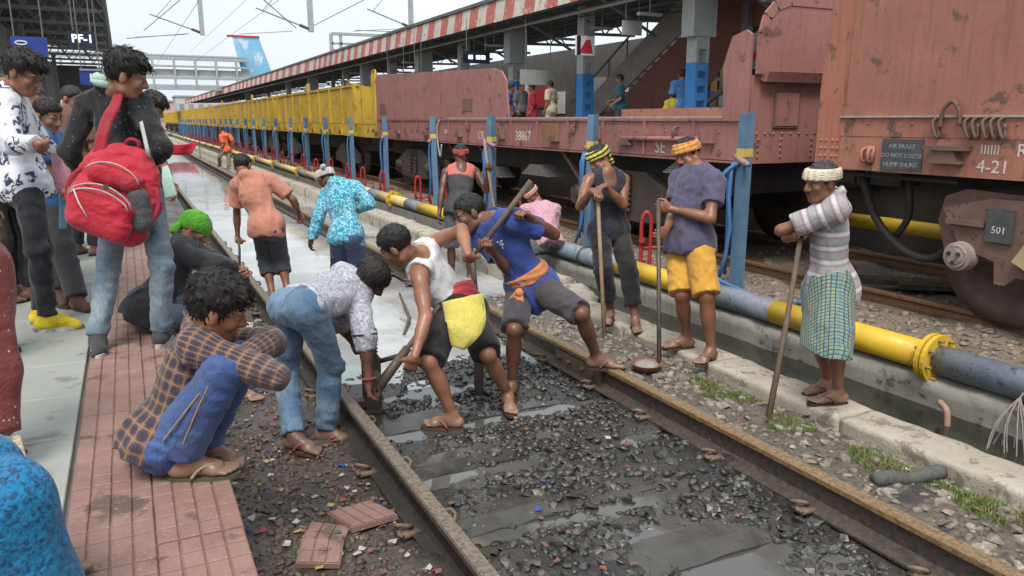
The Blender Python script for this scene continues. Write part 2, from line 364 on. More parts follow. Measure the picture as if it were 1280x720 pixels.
allst = []
camf = V(math.sin(YAW)*math.cos(PITCH), math.cos(YAW)*math.cos(PITCH), -math.sin(PITCH)); camr = V(math.cos(YAW), -math.sin(YAW), 0); camu = np.cross(camr, camf)
def project(p):
    d = V(*p) - V(0,0,CAMH); z = d @ camf; return 640 + 960*(d@camr)/z, 360 - 960*(d@camu)/z, z
for li, (mt, pa, lst) in enumerate(LISTS):
    for q in lst:
        px, py, dz = project(q[:3])
        if dz < .8 or not (-60 < px < 1340 and py < 770): continue
        allst.append((q[3]/dz, li, q, -5 < px < 1285 and py < 725))
allst.sort(key=lambda a: -a[0])
single = [a for a in allst if a[3]][:300]; sset = set(id(a) for a in single)
for a in single:
    mt, pa, _ = LISTS[a[1]]; x, y, z, s, ti, rx, ry, rz = a[2]
    o = bpy.data.objects.new('ballast_stone', STONES[ti]); COL.objects.link(o); o.parent = pa; o.location = (x, y, z + s*.06); o.rotation_euler = (rx, ry, rz); o.scale = (s, s, s)
    if len(STONES[ti].materials) == 0: STONES[ti].materials.append(None)
    o.material_slots[0].link = 'OBJECT'; o.material_slots[0].material = mt
def stones_mesh(lst, name, mat, parent=None):
    vs = []; fs = []; o = 0
    for x, y, z, s, ti, rx, ry, rz in lst:
        v, f = STA[ti]; cr, sr = math.cos(rz), math.sin(rz); cx, sx = math.cos(rx), math.sin(rx)
        M_ = np.array([[cr,-sr*cx,sr*sx],[sr,cr*cx,-cr*sx],[0,sx,cx]], np.float32) * s
        vs.append(v @ M_.T + np.array([x, y, z + s*.06], np.float32)); fs.append(f + o); o += len(v)
    ob = mkobj(name, npmesh(name, np.concatenate(vs), np.concatenate(fs)), mat, parent); ob['kind'] = 'stuff'; return ob
for li, (mt, pa, _) in enumerate(LISTS):
    stones_mesh([a[2] for a in allst if a[1] == li and id(a) not in sset], ['ballast_gravel', 'muddy_gravel', 'dry_gravel'][li], mt, pa)

# --- second track: bed, rails, rubble
def bed2(x, y): return -.10 + fbm(x, y, 1.1, 3)*.06 + fbm(x, y, 5., 2)*.025 + .02*sst(5.2, 5.8, x)
m_bed2 = paint('rubble_bed', (.15,.12,.095), (.24,.195,.155), .9, 2.2, wear=(.09,.075,.06), wscale=12., wamt=.56, bump=.6, bscale=30.)
bed_2 = grid_obj('second_track_bed', np.concatenate([np.arange(4.88, 8.7, .09)]), np.concatenate([np.arange(-4, 18, .09), np.arange(18, 150, 1.5)]), bed2, m_bed2)
track2 = empty('railway_track', (6.99, 0, -.1), 'rusty second railway track under the goods wagons', 'track')
R2Z = .06
for cx in (6.15, 7.83): rail(cx, R2Z, m_rail2, track2, -6, 150)
for k in range(34):
    o = mkobj('sleeper', sl_me, None, track2); o.matrix_parent_inverse = Matrix.Translation((-6.99, 0, .1)); o.location = (6.99, 1.2 + .65*k, -.105)
l2 = scatter(4800, 4.97, 6.05, -1, 22, bed2, .018, .062, None, 1.7) + scatter(2800, 6.25, 8.6, -1, 20, bed2, .016, .055, None, 1.4)
stones_mesh(l2, 'rubble_gravel', m_st_far, bed_2)

# --- kerb (low slabs), wall beyond it, drain
kerb = empty('drain_kerb', (3.92, 3, -.5), 'low pale concrete kerb the three standing workers stand on', 'kerb')
yy = .55
for i, L in enumerate((1.15, 1.35, 1.2, 1.1, 1.05)):
    rough_box(3.71 + .015*(i % 2), 4.06 - .015*(i % 3), yy, yy+L-.006, -.62, -.155 - .006*(i % 2), .035, .0065, 11*i).build('kerb_slab', m_conc, kerb, True); yy += L
wall = empty('drain_wall', (3.9, 30, -.5), 'long pale topped concrete wall beyond the kerb beside the flooded track', 'wall')
yy = 6.75
for i in range(20):
    L = 2.4 if i < 8 else 8.
    rough_box(3.72, 4.06, yy, yy+L-.015, -.62, .0 + .01*(i % 3), .06 if i < 4 else .3, .008, 7*i).build('wall_block', m_conc, wall, True); yy += L
rub = rough_box(3.80, 4.14, 6.35, 6.95, -.6, -.06, .05, .05, 77).build('broken_concrete', m_conc, None, True)
tag(rub, 'rough broken concrete lump at the near end of the wall', 'concrete lump')
tag(grid_obj('drain_water', np.array([3.98, 4.74]), np.array([-2, 150.]), lambda x, y: x*0 - .285, mat_water('drain_water_surface', (.014,.015,.011), .12, 9., .12)), kind='structure')
rough_box(4.67, 4.95, -1.0, 9.0, -.7, -.085, .09, .012, 40).build('pipe_wall', m_conc_dk, None, True)
o = bpy.data.objects['pipe_wall']; tag(o, 'stained concrete wall of the drain, under the water pipe', 'wall')
MB().box(4.68, 4.94, 9.01, 150, -.7, -.09).build('wall_extension', m_conc_dk, o)
# --- platform 1
plat = MB().box(-40, .225, -6, 150, -.75, PZ-.03).build('platform', paint('platform_body', (.26,.235,.21), (.18,.165,.15), .85, 2., bump=.4)); plat['kind'] = 'structure'
m_tile = paint('red_tile', (.29,.175,.15), (.215,.125,.105), .6, 5., wear=(.13,.082,.07), wscale=3.5, wamt=.56, bump=.2, speck=(.42,.30,.26))
T = .268
tm = MB().box(0, T-.001, 0, T-.001, -.03, -.008)
nb = 4
for i in range(nb):
    for j in range(3):
        a = T/nb; b = T/3; tm.box(i*a+.003, (i+1)*a-.003, j*b+.003, (j+1)*b-.003, -.0085, 0, .003)
tile_me = fixn(tm.mesh('paving_tile'))
for r_ in range(34):
    for c_ in range(2):
        o = mkobj('paving_tile', tile_me, m_tile, plat); o.location = (-.300 + c_*T, .9 + r_*T, PZ + random.uniform(-.003,.002)); o.rotation_euler = (random.uniform(-.006,.006), random.uniform(-.006,.006), random.uniform(-.006,.006))
yT = .9 + 34*T
def mat_tilefar():
    t = NT('red_tile_far'); p = t.pos(); s = t.sep(p)
    gx = t.math('ABSOLUTE', t.math('SUBTRACT', t.math('FRACT', t.math('MULTIPLY', s[0], 1/.067)), .5)); gr = t.ramp(gx, .42, .46)
    c = t.mix(t.ramp(t.noise(p, 4., 5), .35, .65), (.29,.175,.15), (.215,.125,.105)); return t.fin(t.mix(t.math('MULTIPLY', gr, .5), c, (.13,.08,.07)), .6)
MB().add([(-.3,yT,PZ-.002),(.23,yT,PZ-.002),(.23,150,PZ-.002),(-.3,150,PZ-.002)], [(0,1,2,3)]).build('tiled_strip', mat_tilefar(), plat)
m_slab = paint('grey_green_slab', (.345,.365,.335), (.275,.29,.265), .45, 1.6, wear=(.20,.20,.18), wscale=3.5, wamt=.58, bump=.12, speck=(.40,.42,.40))
for r_ in range(19):
    for c_ in range(4):
        w = .62; x1 = -.318 - c_*w
        o = mkobj('stone_slab', None or bpy.data.meshes.get('stone_slab') or fixn(MB().box(-.614, 0, 0, .594, -.03, 0, .003).mesh('stone_slab')), m_slab, plat)
        o.location = (x1, .6 + r_*.6 + (.22 if c_ % 2 else 0), PZ - random.uniform(0, .003))
MB().add([(-40,12,PZ-.004),(-.3,12,PZ-.004),(-.3,150,PZ-.004),(-40,150,PZ-.004)], [(0,1,2,3)]).build('slab_paving', m_slab, plat)
MB().add([(-40,-6,PZ-.006),(-2.8,-6,PZ-.006),(-2.8,12,PZ-.006),(-40,12,PZ-.006)], [(0,1,2,3)]).build('slab_paving', m_slab, plat)
# --- platform 2
p2 = MB().box(8.75, 45, -10, 160, -.7, .97).build('far_platform', paint('far_platform_wall', (.085,.075,.066), (.06,.053,.048), .85, 1.5, bump=.3)); p2['kind'] = 'structure'
MB().box(8.62, 9.1, -10, 160, .974, 1.05).build('platform_coping', m_conc_dk, p2); MB().add([(9.1,-10,.99),(45,-10,.99),(45,160,.99),(9.1,160,.99)], [(0,1,2,3)]).build('platform_paving', paint('far_platform_paving', (.34,.32,.30), (.27,.25,.235), .8, 1.), p2)

# ================================================================ WATER PIPE, POSTS, HYDRANTS
m_yel = paint('yellow_pipe_paint', (.70,.46,.04), (.56,.35,.03), .42, 4., wear=(.28,.15,.05), wscale=8., wamt=.66, bump=.12)
m_gry = paint('grey_pipe_paint', (.15,.18,.235), (.22,.25,.29), .5, 6., wear=(.09,.09,.095), wscale=18., wamt=.58, bump=.3, speck=(.40,.42,.43))
m_yel2 = paint('faded_yellow_pipe_paint', (.66,.52,.20), (.55,.42,.15), .5, 4., wear=(.3,.2,.1), wscale=8., wamt=.66)
pipe = empty('water_pipe', (4.75, 3, .04), 'long yellow and grey banded water pipe resting on the drain wall', 'pipe')
PX, PZc, PR = 4.75, .03, .100
bands = [(-1, 3.18, 'g'), (3.18, 4.62, 'y'), (4.62, 5.45, 'g'), (5.45, 6.9, 'y'), (6.9, 11.9, 'g'), (11.9, 13.35, 'y'), (13.35, 14.1, 'g'), (14.1, 15.9, 'p'), (15.9, 16.6, 'g'), (16.6, 19., 'p'), (19, 20, 'g')]
y = 20.
while y < 100: bands += [(y, y+3.2, 'p'), (y+3.2, y+4.4, 'g')]; y += 4.4
for a, b, c in bands:
    MB().lathe((PX, 0, PZc), (0,1,0), [(a, PR), (b-.002, PR)], 20 if a < 20 else 10).build('pipe_section', {'y': m_yel, 'g': m_gry, 'p': m_yel2}[c], pipe, True)
for yf in (3.18, 15.0, 19.6, 24.4, 28.8, 33.2, 41.):
    fl = MB()
    for d in (-.022, .022): fl.lathe((PX, yf+d, PZc), (0,1,0), [(-.014, PR), (-.014, PR+.068), (.014, PR+.068), (.014, PR)], 24)
    fo = fl.build('flange', m_yel, pipe); bo = MB()
    for k in range(8):
        a = k*math.pi/4 + .2; bo.lathe((PX + (PR+.04)*math.cos(a), yf-.075, PZc + (PR+.04)*math.sin(a)), (0,1,0), [(0,.012),(.035,.013),(.115,.013),(.14,.012)], 6)
    b_ = tag(bo.build('flange_bolts', paint('bolt_iron', (.34,.22,.08), (.22,.14,.08), .6, 30.), fo), kind='stuff')
MB().tube([(PX-.02+.115*math.cos(a), 7.62+.01*math.sin(a*2), PZc+.115*math.sin(a)) for a in np.linspace(0, 6.28, 18)], .008, 5).build('tie_wire', paint('tie_wire_black', (.03,.03,.03), (.05,.05,.05)), pipe)

m_blue = paint('blue_post_paint', (.085,.165,.265), (.13,.225,.33), .55, 5., wear=(.16,.12,.10), wscale=7., wamt=.64, bump=.2, streak=.35)
m_hose = paint('blue_hose', (.045,.135,.32), (.065,.175,.38), .5, 8., wear=(.12,.13,.14), wscale=20., wamt=.62)
m_noz = paint('brown_nozzle', (.36,.20,.15), (.28,.15,.11), .5, 9.)
m_red = paint('red_hydrant_paint', (.40,.032,.034), (.30,.028,.028), .45, 9., wear=(.2,.05,.04), wscale=14., wamt=.64)
m_ybl = paint('yellow_band_paint', (.6,.45,.12), (.5,.38,.1))
def make_post():
    e = empty('hydrant_post', (0,0,0))
    MB().prism([(-.055,-.05),(.055,-.05),(.055,-.036),(-.04,-.036),(-.04,.036),(.055,.036),(.055,.05),(-.055,.05)], -.3, 1.72, ax=2).build('post_column', m_blue, e)
    MB().box(-.058,.058,-.053,.053, 1.30, 1.38).build('yellow_band', m_ybl, e)
    n = MB().tube([(-.02,.10,1.30),(-.06,-.02,1.27),(-.075,-.12,1.24)], [.028,.030,.034], 10)
    no = n.build('nozzle', m_noz, e, True)
    MB().tube([(-.075,-.10,1.245),(-.078,-.15,1.235)], .026, 10).build('nozzle_tip', m_gry, no, True)
    pts = [(-.05,.06,1.24),(-.10,.06,1.15),(-.12,.05,.9),(-.10,.03,.6),(-.12,.05,.3),(-.16,.1,.04)]
    MB().tube(pts, .020, 8).build('hose', m_hose, e, True)
    MB().tube([(-.05,.09,1.24),(-.09,.11,1.1),(-.07,.1,.6),(-.06,.11,.1)], .018, 8).build('hose', m_hose, e, True)
    return e
ORD = 'first second third fourth fifth sixth seventh eighth ninth tenth eleventh twelfth thirteenth fourteenth fifteenth sixteenth seventeenth eighteenth'.split()
post = make_post()
PY = [5.86, 8.70, 11.78, 14.4, 17.7, 20.7] + [20.7 + 2.9*k for k in range(1, 26)]
ordw = {0: 'tall blue hydrant post with looping blue hose, nearest the camera behind the purple shirted man', 1: 'blue hydrant post rising just behind the worker in the yellow headscarf', 2: 'blue hydrant post beside the stick of the worker in the red headscarf',
        3: 'blue hydrant post with yellow band, just left of the worker in the red headscarf', 4: 'slim blue hydrant post in front of the tall brown side panel of the wagon', 5: 'blue hydrant post in front of the joint between yellow and brown wagons'}
for i, y in enumerate(PY):
    o = post if i == 0 else copy_tree(post)
    o.location = (5.45, y, -.05); o.rotation_euler = (random.uniform(-.03,.03), random.uniform(-.03,.03), random.uniform(-.5, .5) if i else 0)
    tag(o, ordw.get(i, '%s blue hydrant post counted back from the purple shirted man' % ORD[i] if i < 18 else 'far blue hydrant post in the dense end of the row by the yellow wagons'), 'post', 'blue hydrant posts along the train')
# the near post carries a loose hose that loops to the ground by the pipe
hp = [(5.40,5.78,1.22),(5.27,5.93,1.08),(5.14,6.0,.75),(5.06,5.97,.40),(5.08,5.78,.10),(5.15,5.40,.0),(5.06,5.0,.0),(4.92,4.65,.05),(4.86,4.45,.14)]
def catmull(P, n=6):
    P = [V(*p) for p in P]; out = []
    for i in range(len(P)-1):
        p0 = P[max(i-1,0)]; p1 = P[i]; p2 = P[i+1]; p3 = P[min(i+2, len(P)-1)]
        for k in range(n):
            t = k/n; out.append(.5*((2*p1)+(-p0+p2)*t+(2*p0-5*p1+4*p2-p3)*t*t+(-p0+3*p1-3*p2+p3)*t**3))
    return out + [P[-1]]
tag(MB().tube(catmull(hp), .022, 8).build('water_hose', m_hose, None, True), 'blue water hose looping from the near post down to the pipe', 'hose')

def make_hydrant():
    e = empty('hydrant', (0,0,0))
    MB().tube(catmull([(0,0,-.15),(0,0,.15),(0,.0,.42),(0,-.05,.52),(0,-.10,.42),(0,-.10,.12),(0,-.10,-.1)], 5), .022, 8).build('bent_pipe', m_red, e, True)
    MB().tube([(0,-.02,.12),(0,-.30,.14)], .018, 8).tube([(0,-.30,.16),(0,-.30,.0)], .016, 8).build('branch_pipe', m_red, e, True)
    MB().lathe((0,0,.22), (1,0,0), [(-.06,.01),(-.06,.035),(-.045,.035),(-.045,.012),(0,.012)], 10).build('valve_wheel', m_red, e)
    return e
hyd = make_hydrant(); HY = [7.0, 10.2, 13.2, 14.6, 17.0, 18.6] + [20 + 1.9*k for k in range(30)]
hl = {0: 'red bent pipe hydrant between the yellow headscarf worker and the purple shirted man', 2: 'red bent pipe hydrant just left of the worker in the red headscarf', 3: 'red bent pipe hydrant left of the second one beside the red headscarf worker'}
for i, y in enumerate(HY):
    o = hyd if i == 0 else copy_tree(hyd); o.location = (5.08, y, -.05 + .12*(i == 0)); o.rotation_euler = (0, 0, 1.15 + random.uniform(-.35, .35)); o.scale = (1.0, 1.0, random.uniform(.95, 1.15))
    tag(o, hl.get(i, '%s red bent pipe hydrant counted back from the purple shirted man' % ORD[i] if i < 14 else 'far small red hydrant in the dense end of the row by the pipe'), 'hydrant', 'red hydrants along the pipe')

# ================================================================ WAGONS
def wagon_paint(name, c1, c2, wear, **k): return paint(name, c1, c2, .62, 1.1, wear=wear, wscale=4.2, wamt=.575, bump=.55, bscale=5., streak=.7, speck=tuple(x*.6 for x in c2), **k)
m_brn = wagon_paint('oxide_wagon_paint', (.385,.165,.118), (.305,.127,.095), (.13,.078,.065))
m_brn2 = wagon_paint('dusty_wagon_paint', (.345,.158,.14), (.285,.13,.118), (.15,.08,.07))
m_orng = wagon_paint('bright_oxide_paint', (.40,.155,.105), (.33,.125,.09), (.16,.085,.06))
m_ywg = wagon_paint('yellow_wagon_paint', (.60,.40,.045), (.46,.29,.035), (.20,.13,.06))
m_blk = paint('underframe_black', (.022,.019,.018), (.04,.034,.03), .7, 5.)
m_bog = paint('bogie_brown', (.13,.075,.06), (.19,.11,.09), .7, 6., wear=(.06,.045,.04), wscale=12., wamt=.58, bump=.3)
m_bogd = paint('bogie_dark', (.055,.042,.037), (.085,.062,.052), .75, 6., bump=.3)
m_whl = paint('wheel_steel', (.085,.06,.052), (.13,.095,.08), .5, 9., metal=.3)
m_hub = paint('hub_cap_grey', (.33,.27,.255), (.22,.17,.16), .5, 14., wear=(.2,.13,.11), wscale=20., wamt=.58)
m_plate = paint('notice_black', (.055,.06,.065), (.085,.09,.095), .5, 8.)
m_wht = paint('faded_white_paint', (.62,.58,.54), (.50,.44,.40), .8, 20., wear=(.32,.14,.11), wscale=30., wamt=.6)
m_tmb = paint('deck_timber', (.42,.36,.30), (.30,.25,.20), .85, 9., bump=.4)
WX0, WX1, WB, WT = 5.76, 8.22, 1.17, 1.62       # side planes, beam bottom, deck level
WC = (WX0 + WX1)/2
def rivets(mb, pts, r=.014, nx=-1):
    for x, y, z in pts: mb.lathe((x, y, z), (nx,0,0) if abs(nx) == 1 else (0,-1,0), [(0,r),(.006,r),(.012,r*.6),(.014,.001)], 6)
def bogie(w, yc, wb=2.0, full=True):
    b = MB().prism([(yc-wb/2-.35,.62),(yc-wb/2-.35,.42),(yc-wb/2-.12,.36),(yc-.45,.30),(yc+.45,.30),(yc+wb/2+.12,.36),(yc+wb/2+.35,.42),(yc+wb/2+.35,.62),(yc+wb/2-.1,.78),(yc+.5,.95),(yc-.5,.95),(yc-wb/2+.1,.78)], WX0+.14, WX0+.26, ax=0)
    bo = b.build('bogie', m_bogd, w)
    for yy in (yc-wb/2, yc+wb/2):
        wo = MB().lathe((WX0+.33, yy, R2Z+.5), (1,0,0), [(0,.05),(0,.16),(.02,.38),(.0,.42),(0,.5),(.11,.505),(.125,.53),(.14,.53),(.14,.3)], 36).build('wheel', m_whl, bo, True)
        MB().lathe((WX0+.10, yy, R2Z+.5), (1,0,0), [(-.06,.001),(-.06,.085),(-.03,.11),(.06,.115),(.06,.16),(.12,.16)], 18).build('axle_cap', m_hub if full else m_bogd, bo, True)
    for s in (-1, 1):
        for k in (0, 1):
            c = [(WX0+.10, yc + s*(.18+.16*k) + .055*math.cos(a*6.28), .40 + .36*a/5) for a in np.linspace(0, 5, 40)]
            if k == 0: MB().tube(c, .017, 5).build('spring', m_bogd, bo, True)
    MB().box(WX0+.12, WX1-.12, yc-.22, yc+.22, .62, .9).build('bolster', m_blk, bo)
    MB().lathe((WX0+.6, yc-wb/2, R2Z+.5), (1,0,0), [(0,.075),(1.4,.075)], 10).build('axle', m_blk, bo); MB().lathe((WX0+.6, yc+wb/2, R2Z+.5), (1,0,0), [(0,.075),(1.4,.075)], 10).build('axle', m_blk, bo)
    for yy in (yc-wb/2, yc+wb/2): MB().lathe((WX1-.33, yy, R2Z+.5), (-1,0,0), [(0,.05),(0,.16),(0,.5),(.11,.505),(.125,.53),(.14,.53),(.14,.3)], 24).build('wheel', m_whl, bo, True)
    return bo
def leaf_pack(w, y, z, L=.8, n=6):
    m = MB()
    for k in range(n): m.box(WX0+.04, WX0+.30, y-L/2+.05*k, y+L/2-.05*k, z+.028*k, z+.028*k+.022)
    return m.build('leaf_spring', paint('leaf_spring_grey', (.20,.18,.165), (.14,.125,.115), .7, 14.), w)

# ---- the long low wagon with end panels
w1 = empty('flat_wagon', (WC, 13, 0), 'long low brown flat wagon with tall panel at its far end', 'wagon')
Y0, Y1 = 6.2, 19.35
MB().prism([(WX0+.05,WB),(WX0,WB+.01),(WX0,WT-.03),(WX0+.05,WT-.03)], Y0+.02, Y1).build('sole_beam', m_brn2, w1)
MB().box(WX0-.025, WX0+.12, Y0+.02, Y1, WT-.03, WT-.005).box(WX0-.02, WX0+.1, Y0+.02, Y1, WB-.02, WB+.0).build('beam_flange', m_brn2, w1)
dk = MB()
MB().box(WX0+.06, WX1-.03, Y0+.03, Y1-.02, WT-.12, WT+.0).build('deck', m_tmb, w1)
dl = MB().box(WX0-.02, WX0+.05, 6.6, 14.5, WT, WT+.022); dl.build('timber_edge', m_tmb, w1)
MB().box(WX1-.06, WX1, Y0+.03, 12., WT+.001, WT+.17).build('far_side_plate', m_brn, w1)
# stiffeners and pockets along the beam
for k, yy in enumerate(np.arange(7.0, 19.2, .93)):
    st = MB().box(WX0-.03, WX0-.001, yy-.02, yy+.02, WB+.01, WT-.035); st.build('stiffener', m_brn2, w1)
    if k % 2: 
        pk = MB().prism([(yy+.25,WB+.12),(yy+.52,WB+.12),(yy+.46,WB+.20),(yy+.31,WB+.20)], WX0-.07, WX0-.002, ax=0); pk.build('step_bracket', m_bog, w1)
for yy in (7.3, 9.6, 12.3, 13.4, 15.6, 18.2):
    hk = MB().tube(catmull([(WX0-.005,yy,WT-.10),(WX0-.07,yy,WT-.12),(WX0-.075,yy,WT-.2),(WX0-.03,yy+.02,WT-.22),(WX0-.025,yy,WT-.16)], 4), .014, 6); hk.build('lashing_hook', m_bog, w1, True)
for yy in (6.75, 7.9, 9.0): 
    MB().box(WX0-.05, WX0-.001, yy-.10, yy+.10, WB+.18, WB+.34).build('lock_plate', m_brn2, w1)
MB().tube([(WX0-.04, 6.9, WB+.22),(WX0-.04, 8.4, WB+.20)], .03, 8).build('brake_rod', m_brn2, w1, True)
rv = MB(); rivets(rv, [(WX0, a, b) for a in np.arange(6.6, 19, .31) for b in (WB+.07, WB+.30)], .013); tag(rv.build('rivets', m_brn2, w1), kind='stuff')
MB().box(WX0-.012, WX0-.001, 10.05, 10.6, WB+.03, WT-.06).build('rust_patch_plate', paint('rusty_patch', (.27,.13,.07), (.20,.10,.06), .8, 6.), w1)
text_obj('lettering', 'SE', .22, m_wht, fr_mx(WX0-.0035, 7.62, WB+.11), w1)
text_obj('lettering', 'CR', .20, m_wht, fr_mx(WX0-.0035, 12.9, WB+.15), w1); text_obj('lettering', '38867', .22, m_wht, fr_mx(WX0-.0035, 11.25, WB+.17), w1)
text_obj('lettering', 'BRN', .12, m_wht, fr_mx(WX0-.0035, 14.6, WB+.2), w1)
# near end bulkhead facing the camera
MB().box(WX0+.06, WX1-.05, Y0, Y0+.03, WB-.02, 2.05).build('end_plate', m_brn2, w1)
MB().prism([(WX0+.18,2.06),(WX0+.10,2.06),(WX0+.10,2.45),(WX0+.15,2.62),(WX0+.26,2.73),(WX0+.45,2.79),(WX1-.45,2.79),(WX1-.1,2.45),(WX1-.1,2.06)], Y0-.055, Y0-.03).build('end_upper_plate', m_brn2, w1)
arc = [(WX0+.10,Y0-.05,2.06),(WX0+.10,Y0-.05,2.45),(WX0+.15,Y0-.05,2.62),(WX0+.26,Y0-.05,2.73),(WX0+.45,Y0-.05,2.79),(WX1-.45,Y0-.05,2.79)]
ar = MB()
for a, b in zip(arc[:-1], arc[1:]): ar.bar(a, b, .10, .03, up=(0,1,0))
ar.build('end_rim', m_brn2, w1)
MB().prism([(Y0-.14,2.08),(Y0-.02,2.08),(Y0-.02,2.0),(Y0-.10,1.98)], WX0+.14, WX1-.2, ax=0).build('end_shelf', m_brn2, w1)
MB().prism([(Y0+.02,WB),(Y0+.28,WB),(Y0+.36,1.55),(Y0+.42,2.15),(Y0+.30,2.45),(Y0+.10,2.50),(Y0+.02,2.45)], WX0+.02, WX0+.055, ax=0).build('end_side_plate', m_brn2, w1)
MB().box(WX0+.36, WX0+.72, Y0-.02, Y0-.001, 1.52, 1.90).build('hatch', m_bog, w1)
MB().box(WX0+.38, WX0+.70, Y0-.026, Y0-.021, 1.54, 1.88).build('hatch_panel', m_brn2, w1)
rv = MB(); rivets(rv, [(WX0+a, Y0-.001, b) for a in (.18,.50,.95) for b in (1.22,1.28,1.34,1.40)] + [(WX0+a, Y0-.001, 1.46) for a in np.arange(.15,1.2,.12)], .016, 0); tag(rv.build('end_rivets', m_brn2, w1), kind='stuff')
# far end tall side panel
pn = MB().prism([(Y1,WT),(Y1,2.60),(Y1-.10,2.68),(Y1-.4,2.69),(12.4,2.47),(12.05,2.40),(11.88,2.25),(11.78,WT)], WX0-.002, WX0+.03, ax=0).build('tall_side_panel', m_brn2, w1)
for yy, hh in ((18.6,.2),(13.3,.2)): MB().box(WX0-.012, WX0-.003, yy, yy+.45, WT+.14, WT+.36).build('data_plate', m_bog, w1)
MB().tube(catmull([(WX0-.03,14.9,WT-.02),(WX0-.05,15.0,WT-.22),(WX0-.05,14.95,WT-.5),(WX0-.04,14.85,WT-.75),(WX0-.03,14.8,WT-.5)], 5), .018, 6).build('loose_rope', paint('pale_rope', (.5,.42,.36), (.4,.33,.28)), w1, True)
bogie(w1, 8.6, 2.0, False); bogie(w1, 17.0, 2.0, False)
leaf_pack(w1, 10.9, .74, .9); leaf_pack(w1, 12.6, .62, .9); leaf_pack(w1, 7.35, .98, .5, 5)
MB().box(WX0+.3, WX1-.3, Y0+.3, Y1-.3, .8, WB).build('underframe', m_blk, w1)
for yy in (10.2, 13.3, 14.8): MB().bar((WX0+.15, yy, 1.15), (WX0+.2, yy-.45, .75), .07, .05).build('brace', m_bog, w1)
MB().box(WC-.15, WC+.15, Y0-.5, Y0, .95, 1.2).lathe((WC, Y0-.55, 1.07), (0,-1,0), [(0,.1),(.1,.2),(.14,.2)], 12).build('coupler', m_blk, w1)
# ---- near wagon, tall sided
w0 = empty('hopper_wagon', (WC, -1, 0), 'nearest tall brown wagon with notice plate and big wheel, cropped by the right edge', 'wagon')
A0, A1 = -8., 5.25
MB().box(WX0, WX0+.04, A0, A1-.26, WT+.02, 3.35).build('side_sheet', m_brn, w0)
MB().prism([(A1-.255,WB),(A1,WB),(A1+.0,1.9),(A1-.06,2.55),(A1-.10,2.63),(A1-.22,2.70),(A1-.24,3.35),(A1-.30,3.35),(A1-.30,2.2),(A1-.262,1.63)], WX0-.012, WX0+.05, ax=0).build('corner_plate', m_orng, w0)
MB().box(WX0-.004, WX0+.06, A0, A1-.258, WB, WT-.16).build('sole_beam', m_brn, w0)
MB().box(WX0-.008, WX0+.06, A0, A1-.258, WT-.158, WT+.0).build('beam_upper', m_brn, w0)
MB().box(WX0-.03, WX0+.05, A0, A1-.258, WT, WT+.018).build('pale_ledge', m_tmb, w0)
MB().box(WX0+.06, WX1-.05, A1-.08, A1-.04, WB, 2.7).build('end_plate', m_brn2, w0)
MB().box(WX0+.05, WX1, A0, A1-.05, WT-.1, WT).build('deck', m_blk, w0)
MB().box(WX1-.05, WX1, A0, A1-.05, WB, 3.3).build('side_sheet', m_brn, w0)
rv = MB(); rivets(rv, [(WX0-.012, A1-a, b) for a in (.06,.11,.19,.24) for b in (1.21,1.28,1.35,1.42)], .014); tag(rv.build('rivets', m_orng, w0), kind='stuff')
rv = MB(); rivets(rv, [(WX0-.008, yy, WT-.05) for yy in np.arange(.5, 4.9, .42)], .012); tag(rv.build('rivets', m_brn, w0), kind='stuff')
pl = MB().box(WX0-.016, WX0-.005, 4.16, 4.54, WB+.02, WT-.175).build('notice_plate', m_plate, w0)
for k, tx in enumerate(('AIR BRAKE', 'DO NOT LOOSE', 'HUMP SHUNT')): text_obj('lettering', tx, .052, paint('chalk_lettering', (.33,.35,.36), (.2,.21,.22), .8, 30.), fr_mx(WX0-.0175, 4.35, WB+.215-.075*k), pl, .0008)
def latch(yc, z, par, big):
    m = MB().box(WX0-.03, WX0-.005, yc-.05, yc+.05, z-.07, z+.07)
    m.tube(catmull([(WX0-.03,yc-.03,z+.05),(WX0-.07,yc-.035,z+.03),(WX0-.07,yc-.03,z-.05),(WX0-.03,yc-.02,z-.06)],3), .014, 6).tube(catmull([(WX0-.03,yc+.03,z+.05),(WX0-.07,yc+.035,z+.03),(WX0-.07,yc+.03,z-.05),(WX0-.03,yc+.02,z-.06)],3), .014, 6)
    return m.build('latch', m_brn, par, True)
latch(4.66, WB+.14, w0, 0)
stp = MB().prism([(3.80,WB+.10),(4.06,WB+.10),(4.0,WB+.22),(3.86,WB+.22)], WX0-.10, WX0-.006, ax=0).box(WX0-.12, WX0-.006, 3.76, 4.1, WB+.20, WB+.235).build('step_bracket', m_bog, w0)
ch = MB().tube(catmull([(WX0-.035,4.02,WT-.08),(WX0-.05,4.0,WT+.05),(WX0-.05,3.93,WT+.12),(WX0-.05,3.87,WT+.05),(WX0-.04,3.86,WT-.06)], 5), .016, 7)
ch.build('shackle', m_bog, w0, True)
for k, yy in enumerate((4.06, 3.80, 3.74, 3.66, 3.60, 3.54)):
    MB().tube(catmull([(WX0-.02,yy,WT+.0),(WX0-.045,yy+.02,WT-.04),(WX0-.045,yy-.01,WT-.13),(WX0-.03,yy-.03,WT-.15),(WX0-.03,yy-.02,WT-.05)], 4), .013, 6).build('lashing_hook', m_bog, w0, True)
text_obj('lettering', '4-21', .135, m_wht, fr_mx(WX0-.0065, 3.585, WB+.085), w0)
text_obj('lettering', 'R', .135, m_wht, fr_mx(WX0-.0065, 3.385, WB+.21), w0)
text_obj('lettering', 'IIIIII', .10, m_wht, fr_mx(WX0-.0065, 3.62, WB+.21), w0)
